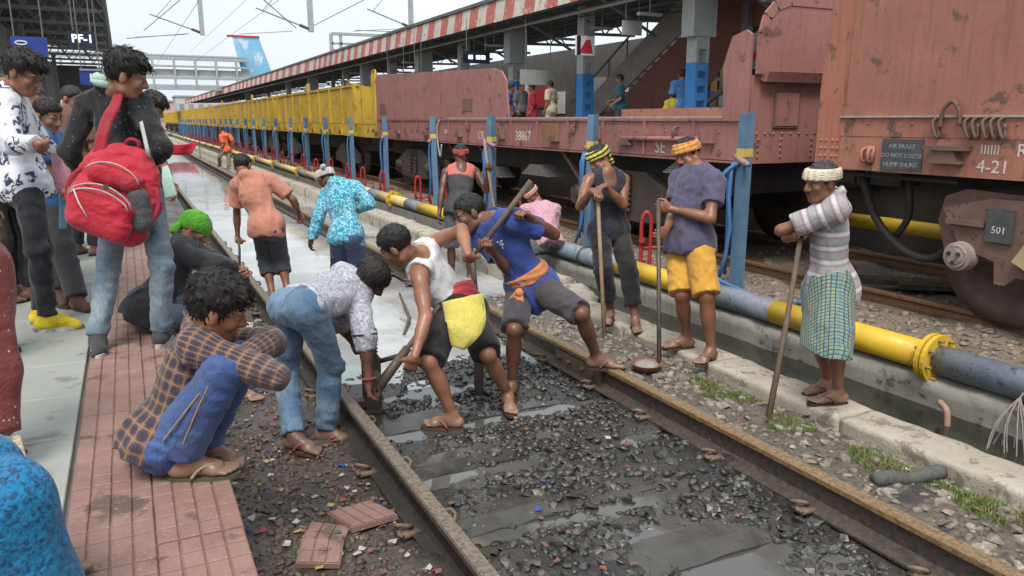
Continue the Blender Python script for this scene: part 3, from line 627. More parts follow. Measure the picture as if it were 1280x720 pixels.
# big wheel and axle guard of the near bogie
bg_ = MB().prism([(3.98,.92),(3.60,1.02),(1.6,1.02),(1.6,.50),(3.35,.45),(3.42,.38),(3.50,.38),(3.52,.55),(3.80,.62)], WX0+.06, WX0+.13, ax=0).build('bogie', m_bog, w0)
MB().lathe((WX0+.33, 3.55, R2Z+.5), (1,0,0), [(-.01,.05),(0,.16),(.03,.38),(.0,.44),(0,.56),(.11,.565),(.125,.60),(.15,.60),(.15,.3)], 48).build('wheel', m_whl, bg_, True)
MB().prism([(4.06,.80),(4.02,1.0),(3.85,1.07),(3.3,1.05),(3.3,.55),(3.95,.50)], WX0+.135, WX0+.22, ax=0).build('axle_guard', m_bog, bg_)
cp = MB().lathe((WX0+.05, 3.78, .555), (1,0,0), [(-.085,.03),(-.085,.06),(-.075,.064),(-.075,.088),(-.055,.092),(-.05,.112),(.05,.12)], 24).build('axle_cap', m_hub, bg_)
bb = MB()
for k in range(3): a = k*2.1+.5; bb.lathe((WX0-.05, 3.78+.045*math.cos(a), .555+.045*math.sin(a)), (1,0,0), [(0,.016),(.02,.018)], 6)
bb.build('axle_bolts', m_blk, cp)
MB().box(WX0+.03, WX0+.055, 3.40, 3.60, .70, .95).build('bogie_plate', m_plate, bg_); text_obj('lettering', '501', .075, m_wht, fr_mx(WX0+.028, 3.5, .79), bg_)
MB().box(WX0+.02, WX0+.058, 3.62, 3.92, .80, .84).build('keeper_bar', m_bog, bg_)
MB().prism([(3.36,.58),(3.24,.80),(3.14,.74),(3.2,.5)], WX0+.0, WX0+.05, ax=0).build('brake_block', paint('pale_brake_block', (.45,.36,.2), (.35,.27,.16)), bg_)
for yy in (1.55,): MB().lathe((WX0+.33, yy, R2Z+.5), (1,0,0), [(-.01,.05),(0,.16),(.0,.56),(.125,.60),(.15,.60),(.15,.3)], 32).build('wheel', m_whl, bg_, True)
MB().lathe((WX0+.6, 3.6, R2Z+.5), (1,0,0), [(0,.075),(1.4,.075)], 10).build('axle', m_blk, bg_)
MB().lathe((WX1-.4, 3.6, R2Z+.5), (1,0,0), [(0,.5),(.1,.5)], 24).build('wheel', m_blk, bg_)
MB().box(WX0+.35, WX1-.3, A0, 4.3, .95, WB+.02).build('underframe', m_blk, w0)
MB().tube(catmull([(WX0+.25,4.95,1.16),(WX0+.25,4.75,.75),(WX0+.25,4.45,.50),(WX0+.25,4.15,.46),(WX0+.25,3.95,.66)], 6), .035, 8).build('brake_hose', m_blk, w0, True)
MB().tube(catmull([(WX0+.30,4.5,1.16),(WX0+.30,4.45,.8),(WX0+.30,4.55,.6)], 5), .03, 8).build('brake_hose', m_blk, w0, True)
MB().box(WC-.15, WC+.15, A1-.1, A1+.42, .95, 1.2).build('coupler', m_blk, w0)
MB().tube([(WX0+.1, A1-.2, WB-.04),(WX0+.1, 3.9, WB-.05)], .02, 6).build('brake_rod', m_blk, w0)
# ---- yellow ballast wagons
def yellow_wagon():
    e = empty('yellow_wagon', (0,0,0)); L = 12.7
    MB().box(WX0+.02, WX0+.06, .35, L-.35, 1.52, 2.50).box(WX1-.06, WX1-.02, .35, L-.35, 1.52, 2.50).box(WX0+.06, WX1-.06, .35, .39, 1.5, 2.5).box(WX0+.06, WX1-.06, L-.39, L-.35, 1.5, 2.5).build('body', m_ywg, e)
    MB().box(WX0-.01, WX0+.10, .3, L-.3, 2.50, 2.56).box(WX1-.1, WX1, .3, L-.3, 2.50, 2.56).build('top_rail', m_ywg, e)
    for k, yy in enumerate(np.linspace(.45, L-.45, 9)):
        big = k in (0, 4, 8); MB().box(WX0-.03 - .03*big, WX0+.019, yy-.04-.05*big, yy+.04+.05*big, 1.5, 2.58 + (.22 if k == 4 else 0)).build('rib', m_ywg, e)
    MB().box(WX0-.0, WX0+.06, .1, L-.1, 1.16, 1.50).build('sole_beam', m_ywg, e)
    for k, yy in enumerate(np.linspace(.8, L-.8, 10)):
        MB().box(WX0-.07, WX0-.002, yy-.14, yy+.14, 1.18, 1.42).build('pocket', m_ywg, e); MB().box(WX0-.09, WX0-.072, yy-.07, yy+.07, 1.2, 1.32).build('pocket_pin', m_bog, e)
    MB().box(WX0+.06, WX1, .1, L-.1, 1.3, 1.45).build('floor', m_blk, e); MB().box(WX0+.3, WX1-.3, .3, L-.3, .75, 1.3).build('underframe', m_blk, e)
    for a in (1.2, L-1.2): MB().tube(catmull([(WX0+.03,a-.12,2.56),(WX0+.03,a-.1,2.66),(WX0+.03,a+.1,2.66),(WX0+.03,a+.12,2.56)],3), .015, 5).build('lifting_loop', m_ywg, e)
    for yc in (2.2, L-2.2):
        b = MB().prism([(yc-1.3,.62),(yc-1.3,.4),(yc-.4,.3),(yc+.4,.3),(yc+1.3,.4),(yc+1.3,.62),(yc+.5,.92),(yc-.5,.92)], WX0+.14, WX0+.24, ax=0).build('bogie', m_bogd, e)
        for q in (-1, 1): MB().lathe((WX0+.33, yc+q, R2Z+.47), (1,0,0), [(0,.05),(0,.46),(.12,.49),(.14,.3)], 20).build('wheel', m_whl, b)
    return e
yw = yellow_wagon()
ylab = ['yellow ballast wagon nearest the brown wagon, with ladder post at mid side', 'second yellow ballast wagon from the brown wagon', 'third yellow ballast wagon from the brown wagon', 'fourth yellow ballast wagon from the brown wagon']
for k in range(9):
    o = yw if k == 0 else copy_tree(yw); o.location = (0, 20.9 + 12.95*k, 0)
    tag(o, ylab[k] if k < 4 else '%s yellow ballast wagon from the brown wagon, far off' % ORD[k], 'wagon', 'yellow ballast wagons')
ye = empty('yellow_end_frame', (WC, 19.8, 0), 'yellow end frame of the train at the far end of the brown flat wagon', 'wagon frame')
MB().box(WX0-.01, WX0+.06, 19.42, 20.85, 1.15, 1.5).build('sole_beam', m_ywg, ye)
MB().box(WX0-.02, WX0+.08, 19.42, 19.72, 1.5, 2.72).box(WX0+.08, WX1, 19.45, 19.5, 1.5, 2.6).build('end_post', m_ywg, ye)
MB().box(WX0-.02, WX0+.08, 19.73, 20.85, 1.5, 1.62).build('ledge', m_ywg, ye); MB().box(WX0-.02, WX0+.05, 20.6, 20.78, 1.62, 2.5).build('end_post', m_ywg, ye)
for yy in (19.55, 19.62): MB().tube(catmull([(WX0+.03,yy-.15,2.72),(WX0+.03,yy-.1,2.82),(WX0+.03,yy+.1,2.82),(WX0+.03,yy+.15,2.72)],3), .018, 5).build('lifting_loop', m_ywg, ye)
MB().box(WX0+.3, WX1-.3, 19.4, 20.9, .9, 1.15).build('underframe', m_blk, ye)

# ================================================================ FAR PLATFORM: canopy, columns, stairs, signs
m_steel = paint('canopy_steel', (.115,.12,.125), (.16,.165,.17), .7, 3., bump=.1)
m_sheet = paint('canopy_sheet', (.10,.105,.11), (.14,.145,.15), .8, 1.5, streak=.2)
m_colg = paint('column_grey', (.34,.36,.36), (.28,.30,.30), .6, 3.)
m_colb = paint('column_blue', (.03,.16,.42), (.04,.20,.48), .5, 3., wear=(.1,.13,.17), wscale=8., wamt=.68)
m_fr = paint('fascia_red', (.44,.12,.095), (.34,.09,.075), .7, 4., wear=(.45,.33,.29), wscale=6., wamt=.58, streak=.6)
m_fw = paint('fascia_white', (.54,.50,.45), (.42,.385,.34), .7, 4., wear=(.30,.21,.17), wscale=6., wamt=.57, streak=.6)
m_bil2 = 0
m_bil = paint('dark_soffit', (.07,.072,.075), (.10,.10,.105), .8, 2.)
can = empty('platform_canopy', (14, 50, 1), 'long far platform canopy with red and white striped fascia', 'canopy')
CX = 10.0
MB().prism([(CX-.05,5.08),(13.2,5.75),(17,5.1),(17,5.0),(13.2,5.65),(CX-.05,4.98)], 1, 150).build('roof_sheet', m_sheet, can)
k = 0; y = 2.
while y < 148:
    w = .62 if y < 45 else (1.24 if y < 80 else 3.1)
    MB().add([(CX,y,4.98),(CX-.10,y,4.36),(CX-.10,y+w-.006,4.36),(CX,y+w-.006,4.98),(CX+.03,y,4.98),(CX-.07,y,4.36),(CX-.07,y+w-.006,4.36),(CX+.03,y+w-.006,4.98)], [(0,1,2,3),(7,6,5,4),(0,4,5,1),(3,2,6,7),(0,3,7,4),(1,5,6,2)]).build('fascia_panel', m_fr if k % 2 else m_fw, can)
    k += 1; y += w
MB().box(CX+.035, CX+.12, 1, 150, 4.36, 4.5).build('edge_beam', m_steel, can)
for y in np.arange(3.8, 148, 4.1):
    tr = MB().bar((CX+.1,y,4.5),(17,y,4.6),.08,.10).bar((CX+.1,y,4.95),(13.2,y,5.6),.07,.07)
    if y < 60:
        xs_ = np.linspace(CX+.3, 16.5, 9)
        for a, b in zip(xs_[:-1], xs_[1:]): tr.bar((a,y,4.55),((a+b)/2,y,5.0+.1*(a<13.2)),.04,.04).bar(((a+b)/2,y,5.0+.1*(a<13.2)),(b,y,4.57),.04,.04)
        tr.bar((CX+.2,y,4.42),(CX+1.9,y-.0,3.6),.06,.06)
    tr.build('roof_truss', m_steel, can)
for x in (11.2, 12.4, 14.5, 16): MB().box(x, x+.08, 2, 148, 4.98, 5.06).build('purlin', m_steel, can)
pu = MB().tube([(CX+.5, 2, 4.25),(CX+.5, 120, 4.25)], .05, 6); pu.build('conduit', m_colg, can)
for x in (11.0,):
    for k, y in enumerate([6.9, 10.8, 13.4, 17.9, 22, 26.1, 30.2, 34.3, 38.4, 42.5, 50.7, 58.9]):
        co = MB()
        for dx in (-.17, .11): co.box(x+dx, x+dx+.06, y-.16, y+.16, 1.0, 2.78)
        for z in np.arange(1.1, 2.7, .3): co.box(x-.11, x+.11, y-.155, y-.145, z, z+.16)
        c_ = co.build('blue_column_base', m_colb, can)
        cu = MB()
        for dx in (-.17, .11): cu.box(x+dx, x+dx+.06, y-.16, y+.16, 2.781, 4.45)
        for z in np.arange(3.05, 4.4, .35): cu.box(x-.11, x+.11, y-.155, y-.145, z, z+.3)
        cu.box(x-.30, x+.30, y-.2, y+.2, 3.3, 4.3) if k % 2 == 0 else None
        cu.build('grey_column', m_colg, can)
for k, y in enumerate(np.arange(6.5, 40, 2.7)):
    lt = MB().tube([(10.6+.5*(k % 3), y, 4.45), (10.6+.5*(k % 3), y, 3.9)], .012, 5).box(10.3+.5*(k % 3), 10.9+.5*(k % 3), y-.06, y+.06, 3.84, 3.9); lt.build('hanging_tube_light', m_colg, can)
for k in range(3): MB().tube(catmull([(10.8+.6*k, 3, 4.3), (10.9+.6*k, 12, 4.05), (10.8+.6*k, 22, 4.28), (10.9+.6*k, 36, 4.1)], 6), .02, 5).build('slack_cable', m_bil, can)
# back wall of the far platform: stalls and light gaps
st = empty('footbridge_stair', (14, 15, 1), 'steep brown sided stair rising under the far canopy', 'stair')
m_maroon = paint('maroon_sheet', (.17,.065,.05), (.13,.05,.042), .7, 3.)
m_stpl = paint('stair_plate', (.26,.235,.22), (.20,.18,.17), .7, 4.)
# stair climbs towards the camera side: from far (y=21) low to near (y=11) high
sx0, sx1 = 12.4, 14.6
for x in (sx0, sx1): MB().prism([(21.3,1.0),(20.7,1.0),(13.6,4.85),(13.6,5.35),(14.2,5.35),(21.3,1.45)], x-.03, x+.03, ax=0).build('stringer', m_stpl, st)
MB().prism([(20.4,1.0),(13.7,4.80),(8.5,4.80),(8.5,3.6),(13.4,3.6),(16.2,1.0)], sx0+.04, sx0+.06, ax=0).build('side_sheet', m_maroon, st)
for k in range(22): MB().box(sx0+.04, sx1-.04, 20.9-.33*k-.3, 20.9-.33*k, 1.1+.175*k, 1.14+.175*k).build('tread', m_stpl, st)
for x in (sx0, sx1):
    MB().bar((x, 21, 2.1), (x, 14.2, 5.9), .04, .04, up=(1,0,0)).build('handrail', m_steel, st)
    for t in np.linspace(.05, .95, 8): MB().box(x-.015, x+.015, 21-6.8*t-.015, 21-6.8*t+.015, 1.2+3.8*t, 2.1+3.8*t).build('baluster', m_steel, st)
MB().bar((sx0, 14., 2.75), (sx0, 8.4, 2.75), .12, .12).build('cross_beam', m_colg, st); MB().bar((sx0-.05, 16.5, 1.0), (sx0-.05, 10.5, 4.2), .10, .10, up=(1,0,0)).build('diagonal_brace', m_steel, st)
MB().box(sx0-.08, sx0+.08, 13.4, 13.6, 1.0, 4.8).build('stair_post', m_steel, st)
# stalls and boards on the far platform
def board(name, x, y, z0, z1, w, mat, label, cat='sign', txt=None, tm=None, ts=.2, facing='y', rod=True):
    e = empty(name, (x, y, z0), label, cat)
    b = MB().box(x-w/2, x+w/2, y-.03, y+.03, z0, z1).build('board', mat, e)
    if rod:
        for q in (-.35, .35): MB().tube([(x+q*w, y, z1), (x+q*w, y, 4.6)], .012, 5).build('hanger', m_steel, e)
    if txt: text_obj('lettering', txt, ts, tm, fr_my(x, y-.034, (z0+z1)/2), e)
    return e
m_scr = paint('screen_navy', (.012,.014,.035), (.02,.022,.05), .3, 4.)
t_ = NT('lit_white_letters'); t_.b.inputs['Emission Color'].default_value = (.85,.9,1,1); t_.b.inputs['Emission Strength'].default_value = .8; m_lit = t_.fin((.8,.82,.85), .5)
m_sgr = paint('board_grey', (.30,.31,.30), (.24,.25,.24), .7, 3.); m_sred = paint('sign_red', (.5,.03,.04), (.4,.03,.04), .5, 4.); m_swh = paint('sign_white', (.72,.72,.70), (.62,.62,.60), .5, 4.); m_sbl = paint('sign_blue', (.015,.04,.22), (.02,.055,.28), .45, 4.)
board('hanging_screen', 9.9, 22.5, 3.30, 3.65, .9, m_scr, 'small dark hanging display under the far canopy', 'display'); hs_ = [o for o in bpy.data.objects if o.name == 'hanging_screen'][0]
for q in (-.2, .05, .22): MB().box(9.9+q-.07, 9.9+q+.07, 22.458, 22.466, 3.42, 3.54).build('lit_digits', m_lit, hs_)
board('coach_sign', 10.35, 14.9, 3.45, 3.75, .5, m_sgr, 'small grey hanging board under the far canopy beside the clock', 'sign')
lr = board('red_pattern_sign', 10.3, 16.8, 3.15, 3.6, .52, m_swh, 'small white hanging sign with a red wedge beside the grey column', 'sign'); MB().prism([(10.1,3.2),(10.5,3.2),(10.42,3.52),(10.3,3.5)], 16.755, 16.765).build('red_wedge', m_sred, lr); MB().box(10.05,10.15,16.752,16.768,3.15,3.6).build('navy_strip', m_scr, lr)
board('grey_notice_board', 10.4, 19.4, 2.55, 2.95, 1.1, m_sgr, 'plain grey notice board above the passengers on the far platform', 'sign')
board('red_name_board', 9.3, 28.6, 2.42, 2.62, .9, m_sred, 'red narrow board above the gap between yellow and brown wagons', 'sign', None, None, .2)
b_ = board('blue_sign', 9.4, 26.4, 2.95, 3.25, .35, m_sbl, 'small blue sign above the yellow end frame', 'sign')
def stall(x, y, label, cols, w=1.6, h=1.9):
    e = empty('vending_stall', (x, y, 1), label, 'stall')
    MB().box(x-w/2, x+w/2, y, y+.8, 1.0, 1.9).build('counter', m_maroon if cols == 0 else m_swh, e); MB().box(x-w/2-.1, x+w/2+.1, y-.1, y+.9, 1.0+h+.2, 1.0+h+.4).build('stall_roof', m_sred if cols != 2 else m_sbl, e)
    for q in (-1, 1): MB().box(x+q*w/2-.03, x+q*w/2+.03, y, y+.06, 1.9, 1.0+h+.2).build('stall_post', m_colg, e)
    for i in range(7):
        for j in range(3):
            c = [(.55,.06,.05),(.6,.4,.05),(.65,.63,.6),(.1,.2,.45),(.5,.25,.08)][(i*3+j*2+cols) % 5]
            MB().box(x-w/2+.08+i*w/7.6, x-w/2+.08+(i+.75)*w/7.6, y+.25, y+.42, 1.95+.36*j, 2.22+.36*j).build('packet', paint('packet_%d' % ((i*3+j*2+cols) % 5), c, tuple(q*.7 for q in c), .4, 9.), e)
    return e
stall(14.2, 15.6, 'far platform stall with rows of packets under the stair', 1, 2.2); stall(15.9, 14.2, 'far platform stall with packets behind the blue column', 0, 1.2, 2.1); stall(17.8, 13.6, 'white counter stall at the far platform beside the wagon end', 2, 1.6)
dr = MB().lathe((11.9, 15.4, 1.0), (0,0,1), [(0,.27),(.02,.29),(.3,.30),(.32,.29),(.6,.3),(.62,.28),(.85,.29)], 16).build('blue_drum', m_colb, None, True); tag(dr, 'blue drum standing at the foot of the stair on the far platform', 'drum')
bl = empty('blue_coach', (24, 20, 1), 'bright blue railway coach glimpsed beyond the far platform', 'coach')
m_cyan = paint('coach_blue', (.07,.33,.62), (.09,.38,.66), .4, 2.)
MB().box(24, 26.8, 5, 60, 1.3, 4.6).build('coach_body', m_cyan, bl)
for y in np.arange(6, 59, 1.9): MB().box(23.97, 23.999, y, y+1.1, 2.9, 3.6).build('coach_window', m_scr, bl)
MB().box(23.98, 23.999, 5, 60, 2.5, 2.72).build('pale_band', m_swh, bl)
sw = empty('dark_backdrop', (19, 40, 1), 'long added dark backdrop wall with pale posters along the back of the far platform', 'building')
MB().box(18.6, 19.0, 17.5, 120, 1.0, 4.75).build('wall', paint('backdrop_wall', (.13,.12,.115), (.09,.085,.08), .8, .8), sw)  # dark backdrop, added to hide the bright sky under the far canopy
for k, y in enumerate(np.arange(18.4, 70, 1.7)):
    MB().box(18.56, 18.598, y, y+[1.1,.7,1.3][k % 3], 1.9+.3*(k % 2), 2.9+.25*(k % 4)).build('poster', [m_swh, m_sgr, m_sbl, m_swh, m_sred][k % 5], sw)
# yellow pipe beyond the second track
yp = MB().tube([(8.45, 2.5, .32), (8.45, 12, .32)], .09, 12).build('yellow_side_pipe', m_yel, None, True); tag(yp, 'yellow pipe seen under the near wagon along the far platform', 'pipe')
for k in range(3): 
    tp = MB().bar((6.5+.25*k, 5.5-.5*k, .0), (7.9+.2*k, 3.9-.2*k, .03), .22, .05).build('timber_plank', m_conc_wet); tag(tp, ['grey plank lying across the second track under the wagon', 'second grey plank behind the first, under the near wagon', 'farthest grey plank under the near wagon'][k], 'plank', 'planks under the wagon')

# ================================================================ NEAR PLATFORM CANOPY
nc = empty('near_canopy', (-8, 30, 0), 'grey steel canopy over the near platform with lattice edge girder', 'canopy')
EX = -.20
MB().prism([(EX-.05,6.2),(-7,6.9),(-14,6.2),(-14,6.1),(-7,6.8),(EX-.05,6.1)], 17, 62).build('roof_sheet', paint('near_roof_sheet', (.20,.21,.215), (.15,.155,.16), .8, 1.2, streak=.3), nc)
lg = MB().box(EX-.05, EX+.05, 17, 62, 5.98, 6.08).box(EX-.05, EX+.05, 17, 62, 5.0, 5.10)
for k, y in enumerate(np.arange(17, 61, .8)):
    lg.bar((EX, y, 5.08), (EX, y+.4, 6.0), .05, .06, up=(1,0,0)).bar((EX, y+.4, 6.0), (EX, y+.8, 5.08), .05, .06, up=(1,0,0))
lg.build('lattice_girder', m_colg, nc)
for y in np.arange(18, 62, 4.0):
    tr = MB().bar((EX,y,5.1),(-14,y,5.2),.10,.12).bar((EX,y,6.0),(-7,y,6.7),.08,.08)
    xs_ = np.linspace(EX, -13, 12)
    for a, b in zip(xs_[:-1], xs_[1:]): tr.bar((a,y,5.15),((a+b)/2,y,6.05+.04*min(-a,7)),.05,.05,).bar(((a+b)/2,y,6.05+.04*min(-a,7)),(b,y,5.15),.05,.05)
    tr.build('roof_truss', m_colg, nc)
for x in np.arange(-1.2, -7, -1.3): MB().box(x-.04, x+.04, 17, 62, 6.02+.1*(-x)-.02, 6.1+.1*(-x)-.02).build('purlin', m_colg, nc)
for y in np.arange(4, 60, 8.0):
    MB().box(-3.3, -3.1, y-.1, y+.1, PZ, 5.2).build('column', m_colg, nc) if y > 25 else None
pb = empty('platform_display', (-1.3, 24, 4), 'hanging dark display reading PF-1 above the crowd', 'display')
c0 = V(0,0,CAMH)
def at(px, py, depth): return c0 + depth * (camf + camr*(px-640)/960. + camu*(360-py)/960.)
def px_board(e, x0, y0, x1, y1, Yp, mat, name='board'):
    # board in the plane y = Yp spanned between two sight lines (used once to get its place and size)
    def pt(x, y): d = camf + camr*(x-640)/960. + camu*(360-y)/960.; return c0 + d*(Yp/d[1])
    a = pt(x0, y1); b = pt(x1, y0); MB().box(a[0], b[0], Yp-.04, Yp+.04, a[2], b[2]).build(name, mat, e); return (a[0]+b[0])/2, (a[2]+b[2])/2, b[0]-a[0], b[2]-a[2]
x, z, w_, h_ = px_board(pb, 86, 40, 120, 58, 17.7, m_scr); text_obj('lettering', 'PF-1', h_*.72, m_lit, fr_my(x, 17.655, z), pb, bold=.004)
for q in (-.3, .3): MB().tube([(x+q*w_, 17.7, z+h_/2), (x+q*w_, 17.7, 5.9)], .015, 5).build('hanger', m_steel, pb)
ob = empty('platform_number_sign', (-1.3, 20, 3), 'blue hanging sign with a white platform number 1', 'sign')
x, z, w_, h_ = px_board(ob, 101, 86, 127, 106, 17.2, m_sbl); text_obj('lettering', '1', h_*.62, m_swh, fr_my(x, 17.155, z-.03), ob, bold=.012)
MB().box(x-w_*.48, x+w_*.48, 17.14, 17.158, z+h_*.36, z+h_*.46).build('white_line', m_sgr, ob)
for q in (-.4, .4): MB().tube([(x+q*w_, 17.2, z+h_/2), (x+q*w_, 17.2, 5.1)], .012, 5).build('hanger', m_steel, ob)
nb_ = empty('navy_name_board', (-2.5, 16, 3), 'navy blue board hanging behind the man in the floral shirt', 'sign')
x, z, w_, h_ = px_board(nb_, 16, 47, 58, 70, 16, m_sbl); MB().tube([(x-.22*w_+.16*w_*math.cos(a), 15.95, z+.18*h_+.09*h_*math.sin(a)) for a in np.linspace(0, 6.28, 20)], .012, 5).build('oval_mark', m_swh, nb_)
for q in (-.4, .4): MB().tube([(x+q*w_, 16, z+h_/2), (x+q*w_, 16, 5.1)], .012, 5).build('hanger', m_steel, nb_)
bk = empty('station_building', (-10, 60, 0), 'dim grey station building behind the crowd on the near platform', 'building')
MB().box(-16, -3.6, 14, 62, PZ, 5.0).build('wall', paint('station_wall', (.22,.225,.22), (.16,.165,.165), .8, 2.), bk)
for y in np.arange(16, 60, 5): MB().box(-3.62, -3.59, y, y+1.6, PZ, 2.6).build('doorway', m_blk, bk)
MB().box(-3.6, -1.2, 58, 58.3, PZ, 5.0).build('cross_wall', m_steel, bk)

# ================================================================ OVERHEAD LINE, FOOTBRIDGE, HOARDING
m_ohe = paint('galvanised_steel', (.40,.43,.44), (.32,.35,.36), .5, 5., metal=.2)
m_wire = paint('overhead_wire', (.12,.12,.125), (.16,.16,.165), .5, 5.)
def drop_arm(px, py, Yp, label, flip=-1):
    d = camf + camr*(px-640)/960. + camu*(360-py)/960.; p = c0 + d*(Yp/d[1]); e = empty('overhead_mast', tuple(p), label, 'mast')
    MB().box(p[0]-.12, p[0]+.12, Yp-.12, Yp+.12, p[2], p[2]+6).build('drop_arm', m_ohe, e)
    MB().box(p[0]-2, p[0]+14, Yp-.25, Yp+.25, p[2]+5.6, p[2]+6.1).build('portal_boom', m_ohe, e)
    MB().tube([(p[0],Yp,p[2]+.12),(p[0]+flip*2.6,Yp-.2,p[2]+.95)], .04, 6).build('bracket_tube', m_ohe, e); MB().tube([(p[0]+flip*.05,Yp,p[2]+.12),(p[0]+flip*.55,Yp-.03,p[2]+.30)], .075, 8).build('insulator', m_bog, e)
    MB().tube([(p[0]+flip*2.3,Yp-.2,p[2]+.85),(p[0]+flip*.15,Yp,p[2]+3.2)], .035, 6).build('stay_tube', m_ohe, e)
    MB().tube([(p[0]+flip*.9,Yp,p[2]+.0),(p[0]+flip*3.4,Yp,p[2]-.25)], .02, 5).build('registration_arm', m_ohe, e)
    return p
pa = drop_arm(253, 44, 48, 'left overhead line drop arm with bracket above the boy with the red bag')
pb_ = drop_arm(389, 40, 40, 'middle overhead line drop arm with bracket above the yellow wagons')
pc = drop_arm(514, 37, 44, 'right overhead line drop arm with bracket above the striped canopy')
for i, (xa, za, xb, zb, lb) in enumerate([(3.0, 6.6, 3.6, 6.9, 'thin overhead wire left of the drop arms'), (6.2, 6.6, 7.2, 7.2, 'thin overhead wire running over the wagons'), (6.4, 8.0, 7.0, 8.3, 'upper thin overhead wire over the wagons')]):
    w = MB().tube([(xa, 24, za+2.5), (xb, 40, zb), (xb, 90, zb+.3)], .014, 4).build('overhead_wire', m_wire); tag(w, lb, 'wire')
def pt_at(px, py, Yp): d = camf + camr*(px-640)/960. + camu*(360-py)/960.; return c0 + d*(Yp/d[1])
for i, (p, q, r, lb) in enumerate([((330,0,30),(370,35,38),.02,'dark cable with insulators slanting from the top to the middle bracket'), ((455,0,36),(392,32,40),.018,'thin cable from the top to the middle drop arm'), ((225,0,36),(180,38,44),.018,'thin cable slanting down left of the left drop arm'), ((158,48,46),(236,42,47),.02,'thin level wire left of the left drop arm'), ((445,38,40),(510,40,44),.02,'thin level wire left of the right drop arm')]):
    w = MB().tube([pt_at(*p), pt_at(*q)], r, 5).build('overhead_cable', m_wire); tag(w, lb, 'wire')
fb = empty('far_footbridge', (5, 92, 0), 'grey steel footbridge crossing the tracks in the distance', 'footbridge')
A = pt_at(150, 72, 92); B = pt_at(311, 70, 92); C_ = pt_at(150, 108, 92); D = pt_at(311, 104, 92); x0, x1 = -22., B[0]
for z, h in ((A[2]+.1, .35), (A[2]-.7, .18), (C_[2]+1.0, .3), (C_[2]+.0, .55)): MB().box(x0, x1, 91.8, 92.2, z-h/2, z+h/2).build('chord', m_ohe, fb)
for k, x in enumerate(np.arange(x0, x1, 2.1)): MB().box(x, x+.22, 91.75, 92.25, C_[2], A[2]+.1).build('bridge_post', m_ohe, fb)
MB().box(x0, x1, 92.4, 95.5, C_[2]-.1, C_[2]+.15).build('bridge_deck', m_ohe, fb); MB().box(x0, x1, 92.3, 92.35, C_[2]+1.2, A[2]-1.0).build('side_panel', paint('bridge_panel', (.50,.52,.50), (.42,.43,.42), .7, 1.), fb)
MB().box(x0, x1, 92.3, 96, A[2]+.35, A[2]+.5).build('bridge_roof', m_ohe, fb)
for x in (-3, x1-.6): MB().box(x, x+.5, 92, 92.6, 0, C_[2]).build('pier', m_ohe, fb)
hb = empty('blue_hoarding', (13, 96, 0), 'tall slanting light blue hoarding with white print and red top', 'hoarding')
a = pt_at(291, 46, 96); b = pt_at(323, 46, 96); c = pt_at(342, 96, 96); d = pt_at(305, 100, 96)
t_ = NT('hoarding_print'); p = t_.pos(); m_hb = t_.fin(t_.mix(t_.ramp(t_.noise(t_.vscale(p, (1,1,.5)), .8, 4, .6), .56, .62), (.20,.47,.68), (.55,.66,.72)), .5)
MB().add([(a[0],96,a[2]),(b[0],96,b[2]),(c[0],96,c[2]),(d[0],96,d[2]),(a[0],96.4,a[2]),(b[0],96.4,b[2]),(c[0],96.4,c[2]),(d[0],96.4,d[2])],[(0,1,2,3),(7,6,5,4),(0,4,5,1),(1,5,6,2),(2,6,7,3),(3,7,4,0)]).build('printed_sheet', m_hb, hb)
MB().box(a[0]-.6, b[0]+.1, 95.9, 96.5, a[2]+.01, a[2]+.20).build('red_cap', m_sred, hb); MB().box(d[0]+.5, d[0]+.8, 96.1, 96.3, 0, d[2]+1).box(c[0]-.8, c[0]-.5, 96.1, 96.3, 0, c[2]+1).build('support_post', m_ohe, hb)
for q in (pt_at(344, 65, 94), pt_at(346, 65, 94)): pass
gp = empty('signal_gantry', (20, 60, 0), 'small grey lattice gantry rising behind the striped canopy', 'gantry')
a = pt_at(414, 42, 60); b = pt_at(520, 36, 60)
MB().bar((a[0],60,a[2]),(b[0]+6,60,a[2]+.1),.25,.2).bar((a[0],60,a[2]-.7),(b[0]+6,60,a[2]-.6),.2,.15).build('gantry_beam', m_ohe, gp)
MB().box(a[0]-.15,a[0]+.1,59.9,60.1,0,a[2]).box(a[0]+.6,a[0]+.8,59.9,60.1,0,a[2]).build('gantry_leg', m_ohe, gp)
for k in range(6): MB().bar((a[0], 60, a[2]-1.0-.8*k), (a[0]+.7, 60, a[2]-1.6-.8*k), .08, .08, up=(0,1,0)).build('gantry_lacing', m_ohe, gp)
# pale far buildings at the end of the line
for i, (xa, xb, za, Yb, c, lb) in enumerate([(-6, 3, 7.5, 170, (.55,.52,.50), 'pale far building behind the footbridge at left'), (4, 9, 5.0, 165, (.55,.36,.32), 'pinkish far building at the end of the track'), (10, 22, 6.2, 175, (.50,.53,.55), 'grey far building behind the hoarding')]):
    e = empty('far_building', ((xa+xb)/2, Yb, 0), lb, 'building'); MB().box(xa, xb, Yb, Yb+10, -.7, za).build('wall', paint('far_wall_%d' % i, c, tuple(q*.85 for q in c), .8, .3), e)
    for u in np.arange(xa+.6, xb-1, 1.8):
        for z in np.arange(1.2, za-1.2, 2.4): MB().box(u, u+.9, Yb-.05, Yb-.002, z, z+1.2).build('window', m_sgr, e)
    MB().box(xa-.2, xb+.2, Yb-.2, Yb+10.2, za, za+.3).build('roof', m_sgr, e)
